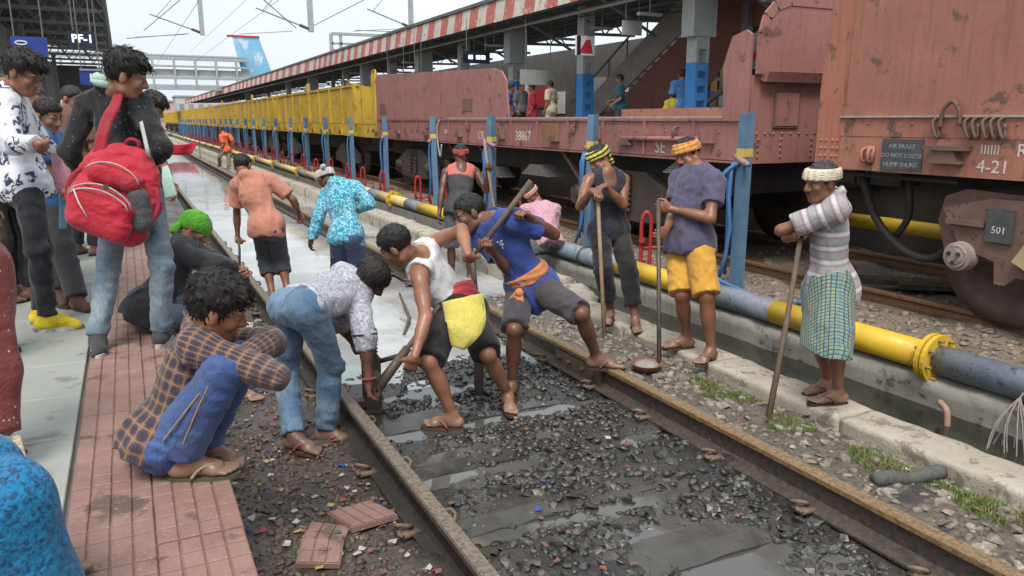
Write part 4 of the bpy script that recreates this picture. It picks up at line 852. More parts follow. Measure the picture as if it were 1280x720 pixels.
# red safety cloth strung across the flooded track
rc = empty('red_banner', (1.9, 40, 0), 'red cloth banner strung low across the flooded track', 'banner')
Yb = 40.; a = pt_at(205, 179, Yb); b = pt_at(248, 177, Yb); c = pt_at(240, 192, Yb); d = pt_at(205, 192, Yb)
n = 14; vs = []; fs = []
for i in range(n+1):
    t = i/n
    for j in range(5):
        s_ = j/4; top = a*(1-t)+b*t; bot = d*(1-t)+c*t; q = top*(1-s_)+bot*s_; vs.append((q[0], Yb+.08*math.sin(9*t+s_), q[2]-.10*math.sin(math.pi*t)*(1-s_*.3)))
for i in range(n):
    for j in range(4): fs.append((i*5+j, (i+1)*5+j, (i+1)*5+j+1, i*5+j+1))
rm = MB(); rm.add(vs, fs); o = rm.build('banner_cloth', paint('red_banner_cloth', (.55,.02,.05), (.46,.02,.05), .8, 3.), rc, True); md = o.modifiers.new('t', 'SOLIDIFY'); md.thickness = .01
MB().tube([(b[0]+.02, Yb, -.3), (b[0]+.05, Yb, b[2]+.1)], .02, 6).build('banner_stake', m_bog, rc); MB().tube([(.85, Yb, -.2), (.83, Yb, a[2]+.1)], .02, 6).build('banner_stake', m_bog, rc); MB().tube([(.84, Yb, a[2]), (a[0], Yb, a[2])], .008, 4).build('banner_cord', m_bog, rc)

# ================================================================ PEOPLE: bodies from smooth distance fields
def wrinkle(p, f=1., seed=0.):
    """sharp creases: warped ridges in three directions"""
    x, y, z = p[..., 0]*f + seed, p[..., 1]*f + seed*.7, p[..., 2]*f + seed*.3
    wx = .9*np.sin(11*y + 7*z) + .5*np.sin(23*z - 17*x); wy = .9*np.sin(9*z + 12*x) + .5*np.sin(25*x - 15*y)
    a = 1 - 2*np.abs(np.sin(7*x + 5*y + 17*z + wx)); b = 1 - 2*np.abs(np.sin(-9*x + 11*y + 12*z + wy)); c = 1 - 2*np.abs(np.sin(21*x - 19*y + 31*z + 1.5*wx + wy))
    d = np.sin(5*x - 6*y + 4*z + wy)
    return -(np.maximum(a, b)*.75*(.6 + .5*d) + c*.28) - .30
def creased(v, p, wr, seed, joints, f=1., drape=None):
    b = np.full(len(p), .45)
    for q in joints: b = np.maximum(b, 1.25*np.exp(-((p - q)**2).sum(-1)/.020))
    v = v + wr*b*wrinkle(p, f, seed)
    if drape is not None:
        o, ax, up = drape; q = (p - o) @ ax; h = (p - o) @ up
        v = v - wr*.55*(1 - 2*np.abs(np.sin(19*q + seed + 1.3*np.sin(7*h + seed) + .8*np.sin(17*q))))*np.clip(.9 - h*1.4, .2, 1)
    return v
class Field:
    def __init__(s, vox): s.P = []; s.vox = vox; s.post = []; s.bones = []
    def cone(s, a, b, r1, r2=None, k=.03, cut=None, cuta=None, sq=None, pl=None):
        """round cone; cut=True trims it flat at b; sq=(axis, factor) flattens it"""
        r2 = r1 if r2 is None else r2; a = np.asarray(a, float); b = np.asarray(b, float); rm = max(r1, r2) * (sq[1] if sq is not None and sq[1] > 1 else 1)
        def fn(p):
            ba = b - a; L2 = max(ba @ ba, 1e-9); pa = p - a; t = np.clip((pa @ ba) / L2, 0, 1); q = pa - t[..., None]*ba
            if sq is not None:
                ax = sq[0]; q = q + (np.asarray(q @ ax)*(1/sq[1] - 1))[..., None]*ax
            d = np.sqrt((q*q).sum(-1)) - (r1 + (r2 - r1)*t)
            if cut is not None: d = np.maximum(d, (p - b) @ (ba/math.sqrt(L2)) - cut)
            if pl is not None: d = np.where(((p - pl[0])**2).sum(-1) < .04, np.maximum(d, (p - pl[0]) @ pl[1]), d)
            if cuta is not None: d = np.maximum(d, (a - p) @ (ba/math.sqrt(L2)) - cuta)
            return d
        s.P.append((fn, np.minimum(a, b) - rm, np.maximum(a, b) + rm, k)); return s
    def ell(s, c, A, r, k=.03):
        c = np.asarray(c, float); A = np.asarray(A, float); r = np.asarray(r, float); ext = np.sqrt(((A*r[:, None])**2).sum(0))
        def fn(p):
            q = (p - c) @ A.T; k0 = np.sqrt(((q/r)**2).sum(-1)); k1 = np.sqrt(((q/(r*r))**2).sum(-1)); return k0*(k0 - 1)/np.maximum(k1, 1e-6)
        s.P.append((fn, c - ext, c + ext, k)); return s
    def wrap(s, i0, fn2):
        for i in range(i0, len(s.P)):
            fn, a, b, k = s.P[i]; s.P[i] = ((lambda p, fn=fn: np.maximum(fn(p), fn2(p))), a, b, k)
        return s
    def mesh(s, pad=.03):
        lo = np.min([p[1] for p in s.P], 0) - pad; hi = np.max([p[2] for p in s.P], 0) + pad; n = np.ceil((hi - lo)/s.vox).astype(int) + 2
        F_ = np.full(n, 9., np.float32); ax = [lo[i] + s.vox*np.arange(n[i]) for i in range(3)]
        for fn, a, b, k in s.P:
            i0 = np.maximum(((a - k - .02 - lo)/s.vox).astype(int), 0); i1 = np.minimum(((b + k + .02 - lo)/s.vox).astype(int) + 2, n); sl = tuple(slice(i0[i], i1[i]) for i in range(3))
            G = np.stack(np.meshgrid(*[ax[i][sl[i]] for i in range(3)], indexing='ij'), -1); d = fn(G); f = F_[sl]
            h = np.clip(.5 + .5*(f - d)/k, 0, 1); F_[sl] = f + (d - f)*h - k*h*(1 - h)
        if s.post:
            m = np.argwhere(F_ < .06); pts = lo + m*s.vox; val = F_[tuple(m.T)].astype(float)
            for fn in s.post: val = fn(pts, val)
            F_[tuple(m.T)] = val
        return surfnet(F_, lo, s.vox)
def surfnet(f, lo, vox):
    S = f < 0; n = np.array(f.shape)
    c = np.zeros(n - 1, np.int8)
    for i in (0, 1):
        for j in (0, 1):
            for k in (0, 1): c += S[i:n[0]-1+i, j:n[1]-1+j, k:n[2]-1+k]
    cells = np.argwhere((c > 0) & (c < 8)); idx = np.full(n - 1, -1, np.int32); idx[tuple(cells.T)] = np.arange(len(cells))
    acc = np.zeros((len(cells), 3)); cnt = np.zeros(len(cells))
    cor = [(i, j, k) for i in (0, 1) for j in (0, 1) for k in (0, 1)]; val = {q: f[cells[:,0]+q[0], cells[:,1]+q[1], cells[:,2]+q[2]] for q in cor}
    for q in cor:
        for a in range(3):
            if q[a] == 0:
                r = list(q); r[a] = 1; r = tuple(r); va, vb = val[q], val[r]; m = (va < 0) != (vb < 0); t = np.where(m, va/np.where(m, va - vb, 1), 0)
                pt = np.tile(np.array(q, float), (len(cells), 1)); pt[:, a] += t; acc += pt*m[:, None]; cnt += m
    v = lo + (cells + acc/cnt[:, None])*vox; fs = []
    for a in range(3):
        u, w = (a + 1) % 3, (a + 2) % 3; sl0 = [slice(None)]*3; sl1 = [slice(None)]*3; sl0[a] = slice(0, -1); sl1[a] = slice(1, None)
        D = S[tuple(sl0)] != S[tuple(sl1)]; E = np.argwhere(D); E = E[(E[:, u] > 0) & (E[:, w] > 0) & (E[:, u] < n[u]-1) & (E[:, w] < n[w]-1)]
        if not len(E): continue
        ins = S[tuple(E.T)]; e = [E.copy() for _ in range(4)]; e[1][:, u] -= 1; e[2][:, u] -= 1; e[2][:, w] -= 1; e[3][:, w] -= 1
        q = np.stack([idx[tuple(x.T)] for x in e], 1); q[~ins] = q[~ins][:, ::-1]; fs.append(q)
    return v, np.concatenate(fs)
def body_mesh(name, parts, mat, parent, cols=None):
    vs = []; fs = []; o = 0
    for v, f in parts: vs.append(v); fs.append(f + o); o += len(v)
    v = np.concatenate(vs); me = npmesh(name, v, np.concatenate(fs)); ob = mkobj(name, me, mat, parent, True); return ob, v
def set_attr(me, name, arr):
    a = me.attributes.new(name, 'FLOAT_VECTOR', 'POINT'); a.data.foreach_set('vector', np.asarray(arr, np.float32).ravel())

# --- skin, hair, cloth materials
def skin(tone):
    nm = 'skin_%02d%02d%02d' % tuple(int(c*100) for c in tone)
    if nm in _M: return _M[nm]
    t = NT(nm); p = t.pos(); c = t.mix(t.ramp(t.noise(p, 7., 4, .6), .35, .68), (tone[0]*1.12, tone[1]*1.08, tone[2]*1.05), tuple(x*.60 for x in tone))
    c = t.mix(t.ramp(t.noise(p, 60., 3, .6), .55, .75, 0, .5), c, (tone[0]*1.25, tone[1]*1.1, tone[2]*1.05))
    a = t.attr('tint'); c = t.mix(t.sep(a)[0], c, (tone[0]*.9, tone[1]*.55, tone[2]*.6)); c = t.mix(t.sep(a)[1], c, (.25, .19, .15))
    t.bump(t.noise(p, 160., 3, .6), .12, .003); 
    _M[nm] = t.fin(c, t.ramp(t.noise(p, 14., 3), .3, .7, .30, .52), spec=.5); return _M[nm]
def hair_mat(col=(.012,.010,.009)):
    nm = 'hair_%03d' % int(col[0]*1000)
    if nm in _M: return _M[nm]
    t = NT(nm); p = t.pos(); n = t.noise(t.vscale(p, (1, 1, .35)), 190., 4, .7); t.bump(n, .9, .006)
    _M[nm] = t.fin(t.mix(t.ramp(n, .35, .7), tuple(x*.5 for x in col), tuple(x*2.2 for x in col)), .42, spec=.4); return _M[nm]
def cloth(name, kind, *c, scale=1., rough=.85):
    if name in _M: return _M[name]
    t = NT(name); g = t.attr('gco'); s = t.sep(g); f = None; n = t.noise(g, 9., 5, .65)
    def line(sock, freq, a, b): return t.ramp(t.math('ABSOLUTE', t.math('SUBTRACT', t.math('FRACT', t.math('MULTIPLY', sock, freq)), .5)), a, b)
    ang = t.math('MULTIPLY', t.math('ARCTAN2', s[2], s[0]), .15)
    if kind == 'plain': col = t.mix(t.ramp(n, .3, .75), c[0], c[1] if len(c) > 1 else tuple(x*.75 for x in c[0]))
    elif kind == 'jeans':
        col = t.mix(t.ramp(t.noise(g, 3.5*scale, 4, .6), .38, .64), c[0], c[1]); col = t.mix(t.ramp(t.noise(t.vscale(g, (40, 6, 40)), 6., 3, .6), .4, .7, 0, .45), col, tuple(x*.5 for x in c[0]))
    elif kind == 'check':   # base, dark band, light line
        bx = line(ang, 17*scale, .22, .27); by = line(s[1], 17*scale, .22, .27)
        col = t.mix(t.math('MULTIPLY', bx, .7), c[0], c[1]); col = t.mix(t.math('MULTIPLY', by, .7), col, c[1])
        lx = line(ang, 17*scale, .08, .05); ly = line(s[1], 17*scale, .08, .05)
        col = t.mix(t.math('MULTIPLY', t.math('MAXIMUM', lx, ly), .65), col, c[2])
    elif kind == 'grid':    # base tones, thin dark lines
        col = t.mix(t.ramp(t.vor(g, 22*scale, 'F1', 'Distance', .3), .2, .5), c[0], c[1])
        lx = line(ang, 38*scale, .36, .42); ly = line(s[1], 38*scale, .36, .42)
        col = t.mix(t.math('MULTIPLY', t.math('MAXIMUM', lx, ly), .85), col, c[2])
    elif kind == 'stripe':  # base, wide stripe, thin stripe
        col = t.mix(t.ramp(n, .3, .7), c[0], tuple(x*.85 for x in c[0])); col = t.mix(line(s[1], 11*scale, .37, .39), col, c[1]); col = t.mix(t.math('MULTIPLY', line(s[1], 22*scale, .06, .03), .8), col, c[2])
    elif kind == 'blots':   # base, blot colour
        v = t.noise(g, 26*scale, 3, .55, 1.2); w = t.noise(g, 11*scale, 1, .4); m = t.math('MULTIPLY', t.ramp(v, .49, .53), t.ramp(w, .50, .54)); col = t.mix(m, c[0], c[1])
    elif kind == 'specks':
        col = t.mix(t.ramp(t.noise(g, 55*scale, 4, .7), .46, .60), c[0], c[1]); col = t.mix(t.ramp(n, .3, .7, 0, .4), col, tuple(x*.75 for x in c[0]))
    elif kind == 'crackle':
        v = t.vor(g, 24*scale, 'DISTANCE_TO_EDGE', 'Distance', .8); col = t.mix(t.ramp(v, .03, .10), c[1], c[0]); w = t.noise(g, 30*scale, 2, .5, 1.); col = t.mix(t.ramp(w, .54, .60), col, c[2])
    elif kind == 'dots':
        v = t.vor(g, 30*scale, 'F1', 'Distance', .9); col = t.mix(t.ramp(v, .10, .16), c[1], c[0])
    elif kind == 'sidestripe':
        col = t.mix(t.ramp(n, .3, .75), c[0], c[1]); z = t.math('ABSOLUTE', t.math('SUBTRACT', t.math('ABSOLUTE', s[2]), .012)); col = t.mix(t.math('MULTIPLY', t.ramp(z, .009, .006), t.ramp(s[0], .02, .04)), col, c[2])
    elif kind == 'bands':
        col = t.mix(line(t.math('ADD', s[1], t.math('MULTIPLY', n, .03)), 34*scale, .22, .30), c[0], c[1])
    col = t.mix(t.ramp(t.noise(g, 5.5, 5, .7), .50, .74, 0, .42), col, (.11,.092,.075)); col = t.mix(t.ramp(t.noise(g, 130., 2, .5), .3, .7, 0, .16), col, (.0,.0,.0))
    h = t.math('ADD', t.math('MULTIPLY', t.noise(t.vscale(g, (1.6, .7, 1.6)), 16., 4, .6, 1.2), 1.), t.math('MULTIPLY', t.noise(g, 210., 2, .5), .12)); b1 = t.bump(h, .6, .014); t.bump(t.ridged(t.vscale(g, (1.2, .8, 1.2)), 7.5, 3), .55, .035, b1)
    _M[name] = t.fin(col, rough, spec=.25); t.b.inputs['Sheen Weight'].default_value = .15; return _M[name]

CAMRT = nrm(V(camr[0], camr[1], 0)); CAMTO = -nrm(V(camf[0], camf[1], 0)); UP = V(0,0,1)
def bframe(a, b, ref):
    y = nrm(b - a); x = ref - (ref @ y)*y
    if np.linalg.norm(x) < .05: x = np.cross(y, V(.3,.5,.8))
    x = nrm(x); return np.stack([x, y, np.cross(x, y)])
def gcoords(v, bones):
    """coordinates in the frame of the nearest bone"""
    best = np.full(len(v), 1e9); out = np.zeros((len(v), 3))
    for i, (a, b, ref, wgt) in enumerate(bones):
        ba = b - a; t = np.clip(((v - a) @ ba)/(ba @ ba), 0, 1); d = np.linalg.norm(v - a - t[:, None]*ba, axis=1) - wgt
        m = d < best; best[m] = d[m]; Fm = bframe(a, b, ref); q = (v - a) @ Fm.T; q[:, 1] += .37*i; out[m] = q[m]
    return out

class Person:
    def __init__(s, J, h, label, group=None, face=(0,0,1), tone=(.20,.095,.055), girth=.91, vox=.0112, fine=.0072, belly=0., name='person'):
        s.J = {k: V(*v) for k, v in J.items()}; s.k = h/1.65; s.g = girth; s.vox = vox; s.fine = fine; s.tone = tone; j = s.J; s.belly = belly
        s.fdir = nrm(face[0]*CAMRT + face[1]*UP + face[2]*CAMTO)
        s.spine = nrm(j['nk'] - j['pv'])
        s.cx = nrm(j['Rs'] - j['Ls']); s.cz = nrm(s.spine - (s.spine @ s.cx)*s.cx); s.cy = np.cross(s.cz, s.cx)
        s.px_ = nrm(j['Rp'] - j['Lp']); s.pz = nrm(s.spine - (s.spine @ s.px_)*s.px_); s.py = np.cross(s.pz, s.px_)
        s.cc = j['nk'] + (j['pv'] - j['nk'])*.36; s.wc = j['nk'] + (j['pv'] - j['nk'])*.68 - .0*s.cy
        w_ = max(0., 1 - s.spine[2]); u0 = nrm(nrm(j['hd'] - j['nk'])*(.25 + 1.2*w_) + UP); s.hy = s.fdir; s.hz = nrm(u0 - (u0 @ s.hy)*s.hy); s.hx = np.cross(s.hy, s.hz); s.HA = np.stack([s.hx, s.hy, s.hz]); s.hk = s.k*1.01
        j['hd'] = j['nk'] + (j['hd'] - j['nk'])*.90
        s.label, s.group, s.name = label, group, name; s.hands = {}; s.shoes = None
    def hp(s, x, y, z): return s.J['hd'] + s.hk*(x*s.hx + y*s.hy + z*s.hz)
    def torso(s, F, t, k=.05, g=1., hips=True):
        """torso ellipsoids grown by t"""
        q = s.k*s.g*g; A = np.stack([s.cx, s.cy, s.cz]); B = np.stack([s.px_, s.py, s.pz]); j = s.J; C_ = nrm(s.cx + s.px_); D_ = nrm(s.cz + s.pz); E_ = np.stack([C_, np.cross(D_, C_), D_])
        F.ell(s.cc + .012*s.cy, A, np.array([.158, .108, .20])*q + t, k).ell(s.wc + (.01+s.belly)*s.cy, E_, np.array([.136, .098+s.belly*.8, .17])*q + t, k).ell(j['pv'], B, np.array([.158, .112, .125])*q + t, k)
        F.cone(j['Ls']*.86 + j['nk']*.14, j['Rs']*.86 + j['nk']*.14, .060*q + t, k=k)
        F.cone(j['nk'] + .03*s.cz, j['Ls'], .050*q + t, .050*q + t, k=k).cone(j['nk'] + .03*s.cz, j['Rs'], .050*q + t, .050*q + t, k=k)
        for h in 'LR' if hips else '': F.ell(j[h+'p'] - .035*s.py*q - .03*s.pz, B, np.array([.085, .09, .10])*q + t, k)
    def build_body(s):
        j = s.J; q = s.k*s.g; F = Field(s.vox*1.35); s.torso(F, -.010)
        nb = s.hp(0, -.025, -.07); F.cone(j['nk'] - .02*s.cz, nb, .060*q, .052*q, k=.035)
        for h in 'LR':
            a, e, w = j[h+'s'], j[h+'e'], j[h+'w']
            F.cone(a, e, .054*q, .039*q, k=.03).cone(e, w, .040*q, .0265*s.k, k=.025); m = e*.68 + w*.32; F.ell(m, bframe(e, w, s.cx), np.array([.043, .10, .041])*q, .02); m = a*.55 + e*.45; F.ell(m, bframe(a, e, s.cx), np.array([.050, .10, .052])*q, .02)
            a, e, w = j[h+'p'], j[h+'k'], j[h+'a']
            F.cone(a, e, .074*q, .052*q, k=.035).cone(e, w, .052*q, .034*s.k, k=.03); B = bframe(e, w, s.px_); bk = -np.cross(nrm(w - e), B[0])
            bk = nrm(nrm(e*2 - a - w) * -1 + 1e-6) if np.linalg.norm(e*2 - a - w) > .12 else -s.py
            F.ell(e*.66 + w*.34 + .016*bk, B, np.array([.051, .13, .052])*q, .03)
        parts = [F.mesh()]
        if s.head: parts.append(s.head_mesh())
        for h in 'LR':
            parts.append(s.hand_mesh(h)); 
            if not s.shoes: parts.append(s.foot_mesh(h))
        o, v = body_mesh(s.name, parts, skin(s.tone), None)
        tint = np.zeros((len(v), 3)); lp = (v - j['hd']) @ s.HA.T / s.hk
        tint[:, 0] = np.exp(-((lp[:, 0]/.024)**2 + ((lp[:, 1]-.094)/.016)**2 + ((lp[:, 2]+.058)/.010)**2))*.8
        for h in 'LR': tint[:, 1] = np.maximum(tint[:, 1], .55*np.exp(-np.maximum(v[:, 2] - (j[h+'a'][2] - .06), 0)/.05)*(np.linalg.norm(v - j[h+'a'], axis=1) < .25))
        set_attr(o.data, 'tint', tint); tag(o, s.label, 'person', s.group); s.o = o; return o
    head = True
    def head_mesh(s):
        F = Field(s.fine); P = s.hp; k = s.hk; A = s.HA; E = lambda c, r, kk=.015: F.ell(P(*c), A, np.array(r)*k, kk)
        E((0,-.012,.038), (.0745,.094,.084), .02); E((0,.022,-.035), (.060,.068,.082), .03); E((0,.055,-.092), (.030,.028,.022), .03)
        F.cone(P(-.047,-.0,-.068), P(-.018,.062,-.098), .020*k, .015*k, .025).cone(P(.047,-.0,-.068), P(.018,.062,-.098), .020*k, .015*k, .025)
        F.cone(P(0,.086,.018), P(0,.108,-.024), .009*k, .0135*k, .012).cone(P(-.013,.094,-.03), P(.013,.094,-.03), .010*k, .010*k, .008)
        F.cone(P(-.040,.078,.028), P(.040,.078,.028), .011*k, .011*k, .016); E((-.042,.062,-.02), (.022,.022,.022), .02); E((.042,.062,-.02), (.022,.022,.022), .02)
        F.cone(P(-.019,.088,-.054), P(.019,.088,-.054), .0075*k, k=.006).cone(P(-.016,.087,-.066), P(.016,.087,-.066), .0085*k, k=.006)
        for q in (-1, 1):
            E((q*.079,-.012,-.002), (.010,.021,.033), .008); E((q*.074,-.006,-.012), (.012,.012,.02), .008)
        F.cone(P(0,-.025,-.05), s.J['nk'] + .01*s.cz, .053*k*s.g, .060*k*s.g, .03, cut=.0)
        def eyes(p, v):
            lp = (p - s.J['hd']) @ A.T / k
            for q in (-1, 1):
                d = np.linalg.norm((lp - np.array([q*.031, .098, .008]))/np.array([1.25, 1., .8]), axis=1) - .0155; v = np.maximum(v, -d*k)
            return v
        F.post.append(eyes); return F.mesh()
    def eyes(s):
        for q in (-1, 1):
            m = MB(); c = s.hp(q*.031, .071, .008)
            m.lathe(c, s.hy, [(-.012,.001),(-.008,.009),(0,.0125),(.007,.0105),(.0105,.006),(.0125,.0008)], 10); o = m.build('eye', paint('eye_white', (.45,.42,.38), (.40,.36,.33), .25, 40.), s.o, True)
            m2 = MB().lathe(c + s.hy*.0098*1., s.hy, [(0,.0062),(.0022,.0056),(.0030,.001)], 8).build('iris', paint('iris_dark', (.012,.008,.006), (.012,.008,.006), .2, 40.), o, True)
            b = [s.hp(q*(.012+.036*t), .089 - .020*t*t, .033 + .010*math.sin(2.6*t)) for t in np.linspace(0, 1, 6)]
            MB().tube(b, [.0038,.005,.005,.0045,.004,.002], 6).build('eyebrow', hair_mat(), s.o, True)
    def moustache(s):
        b = [s.hp(x, .098 - 10*x*x, -.043 - 6*x*x) for x in np.linspace(-.028, .028, 9)]
        MB().tube(b, [.002,.005,.0065,.007,.0075,.007,.0065,.005,.002], 6).build('moustache', hair_mat(), s.o, True)
    def beard(s):
        F = Field(s.fine); F.cone(s.hp(-.057,.01,-.05), s.hp(-.018,.066,-.098), .016*s.hk, .018*s.hk, .02).cone(s.hp(.057,.01,-.05), s.hp(.018,.066,-.098), .016*s.hk, .018*s.hk, .02).cone(s.hp(-.018,.066,-.098), s.hp(.018,.066,-.098), .018*s.hk, k=.02)
        body_mesh('beard', [F.mesh()], hair_mat((.03,.022,.018)), s.o)
    def hair(s, style='short', col=(.012,.010,.009)):
        F = Field(s.fine); k = s.hk; A = s.HA; t = {'short': .010, 'crop': .005, 'full': .013, 'top': .013}[style]
        F.ell(s.hp(0,-.014,.042), A, np.array([.0745, .094, .084])*k + t, .02)
        if style in ('full', 'top'):
            for i in range(16):
                rr = random.Random(i); a = rr.uniform(-1, 1); F.cone(s.hp(a*.055, .02 + .03*rr.random(), .115), s.hp(a*.075 + rr.uniform(-.02,.03), .088 + rr.uniform(-.01,.02), .070 + rr.uniform(-.01,.03)), .020*k, .007*k, .012)
            F.ell(s.hp(0, -.02, .075), A, np.array([.082, .095, .075])*k + .004, .02)
        zx = [-.12,-.06,-.035,-.012,.012,.035,.06,.10]; zz = {'short': [-.075,-.065,-.045,.015,.0,.035,.066,.075], 'crop': [-.06,-.055,-.04,.02,.005,.04,.07,.08], 'full': [-.085,-.08,-.06,.01,-.012,.03,.055,.06], 'top': [-.06,-.055,-.03,.03,.01,.04,.06,.06]}[style]
        def cutf(p, v):
            lp = (p - s.J['hd']) @ A.T / k; zm = np.interp(lp[:, 1], zx, zz) + .004*np.sin(lp[:, 0]*400); amp = .0035 if style in ('short', 'crop') else .0065
            w = np.sin(lp[:,0]*170 + 3*np.sin(lp[:,1]*60)) * np.sin(lp[:,1]*120 + lp[:,2]*90 + 2*np.sin(lp[:,0]*70)); return np.maximum(v + amp*w, (zm - lp[:, 2])*.9*k)
        F.post.append(cutf); v, f = F.mesh(); o, v = body_mesh('hair', [(v, f)], hair_mat(col), s.o)
        # loose strands over the cap give the outline its texture
        rg = np.random.RandomState(len(v) % 997); nst = {'short': 420, 'crop': 160, 'full': 620, 'top': 620}[style]; nst = nst if s.fine < .01 else 60
        ii = rg.randint(0, len(v), nst); c = s.hp(0, -.01, .03); vs = []; fs = []; L0 = {'short': .015, 'crop': .010, 'full': .026, 'top': .030}[style]
        crown = s.hp(0, -.05, .12)
        for q in ii:
            p = v[q]; n = nrm(p - c); fl = (p - crown) - ((p - crown) @ n)*n; d = nrm(nrm(fl + 1e-5) + .35*n + rg.normal(0, .20, 3)); sd = nrm(np.cross(d, n)); L = L0*rg.uniform(.6, 1.3)*s.hk; w = rg.uniform(.0016, .0034)
            a = p - n*.003; b = a + d*L*.5 + n*L*.12; e = a + d*L - n*L*.10; k0 = len(vs); vs += [a - sd*w, a + sd*w, a + n*w*1.5, b - sd*w*.8, b + sd*w*.8, b + n*w*1.2, e]
            fs += [(k0,k0+1,k0+4),(k0,k0+4,k0+3),(k0+1,k0+2,k0+5),(k0+1,k0+5,k0+4),(k0+2,k0,k0+3),(k0+2,k0+3,k0+5),(k0+3,k0+4,k0+6),(k0+4,k0+5,k0+6),(k0+5,k0+3,k0+6)]
        st = mkobj('hair_strands', npmesh('hair_strands', np.array(vs), np.array(fs)), hair_mat(col), o); st['kind'] = 'stuff'
    def hand_mesh(s, h):
        j = s.J; w = j[h+'w']; spec = s.hands.get(h, {}); k = s.k*1.0; d = nrm(j[h+'h'] - w); hint = spec.get('n'); hint = (j['pv']*.5 + j['nk']*.5 - w) if hint is None else np.asarray(hint, float)
        n = hint - (hint @ d)*d; n = nrm(n) if np.linalg.norm(n) > 1e-3 else nrm(np.cross(d, V(.2,.3,.9))); x = np.cross(d, n)*(1 if h == 'R' else -1); curl = spec.get('curl', .45)
        F = Field(max(.0056, s.fine*.85)); A = np.stack([x, d, n]); F.ell(w + .046*d*k, A, np.array([.039, .052, .0165])*k, .012)
        F.cone(j[h+'e']*.24 + w*.76, w + .012*d, .0285*k*s.g, .026*k, .02, cuta=-.002)
        for i, (off, L) in enumerate(((.029, .074), (.010, .083), (-.009, .078), (-.027, .060))):
            b = w + (.086 - .004*abs(i-1))*d*k + off*x*k; dd = nrm(d + off*1.2*x); p = b - .02*d*k; ang = 0.
            for sg, fr in enumerate((.30, .44, .31, .25)):
                ang += (.12, .75, 1.0, .8)[sg]*curl*1.35; e = p + L*k*fr*(math.cos(ang)*dd + math.sin(ang)*n); F.cone(p, e, (.0098 - .0006*sg)*k, (.0092 - .0008*sg)*k, .005); p = e
        b = w + .022*d*k + .024*x*k; e = b + .040*k*nrm(.75*d + .75*x + .25*n); F.cone(b, e, .0165*k, .0125*k, .010); e2 = e + .032*k*nrm(.9*d + .25*x + (.25 + .9*curl)*n); F.cone(e, e2, .0118*k, .0105*k, .006); F.cone(e2, e2 + .022*k*nrm(.8*d - .1*x + (.2 + 1.1*curl)*n), .0105*k, .0085*k, .005)
        return F.mesh()
    def foot_axes(s, h):
        j = s.J; a = j[h+'a']; t = j[h+'t'] - a; t[2] = min(0, t[2]*.3) if abs(t[2]) > .0 else 0; y = nrm(V(t[0], t[1], 0)); x = np.cross(y, UP); return a, x, y
    def foot_mesh(s, h):
        a, x, y = s.foot_axes(h); k = s.k; z = UP; F = Field(s.fine); inner = -1 if h == 'R' else 1
        P = lambda u, v, w: a + k*(u*x + v*y + w*z)
        F.cone(P(0,-.035,-.046), P(0,.0,-.046), .034*k, .034*k, .02).cone(P(0,.0,.0), P(0,.02,-.02), .034*k, .036*k, .02).cone(P(0,.02,-.026), P(0,.115,-.054), .036*k, .024*k, .03).cone(P(-.022,.11,-.058), P(.022,.105,-.058), .022*k, .022*k, .02).cone(P(0,-.02,-.05), P(0,.1,-.056), .030*k, .026*k, .02)
        F.cone(s.J[h+'k']*.2 + a*.8, a, .036*k*s.g, .034*k, .02, cuta=-.002)
        for i in range(5):
            u = inner*(.032 - .0165*i); L = (.178, .180, .172, .162, .148)[i]; r = (.0145, .0105, .010, .0095, .009)[i]; F.cone(P(u*.85, .10, -.060), P(u, L, -.066), r*1.1*k, r*k, .006)
        F.post.append(lambda p, v: np.maximum(v, (a[2] - .079*k) - p[:, 2])); return F.mesh()
    def sandals(s, col=(.06,.03,.02), strap=(.20,.07,.05), name='sandal'):
        for h in 'LR':
            a, x, y = s.foot_axes(h); k = s.k; z = UP; P = lambda u, v, w: a + k*(u*x + v*y + w*z); n = 22; out = []
            for i in range(n):
                t = 2*math.pi*i/n; v = .062 + .135*math.cos(t); wd = .040 + .010*math.cos(t); out.append((wd*math.sin(t), v))
            m = MB(); top = [P(u, v, -.0785) for u, v in out]; bot = [P(u, v, -.096) for u, v in out]; m.add(top + bot, [tuple(range(n)), tuple(range(2*n-1, n-1, -1))] + [(i, n+i, n+(i+1) % n, (i+1) % n) for i in range(n)])
            so = m.build(name, paint(name+'_sole_%d' % int(col[0]*1000), col, tuple(c*.7 for c in col), .7, 20.), s.o)
            for q in (-1, 1): MB().tube(catmull([P(.004*q,.135,-.068), P(.014*q,.115,-.034), P(.034*q,.06,-.040), P(.042*q,.025,-.076)], 4), .0065, 6).build('strap', paint('strap_%d_%d' % (int(strap[0]*1000), int(strap[1]*1000)), strap, tuple(c*.7 for c in strap), .6, 20.), so, True)
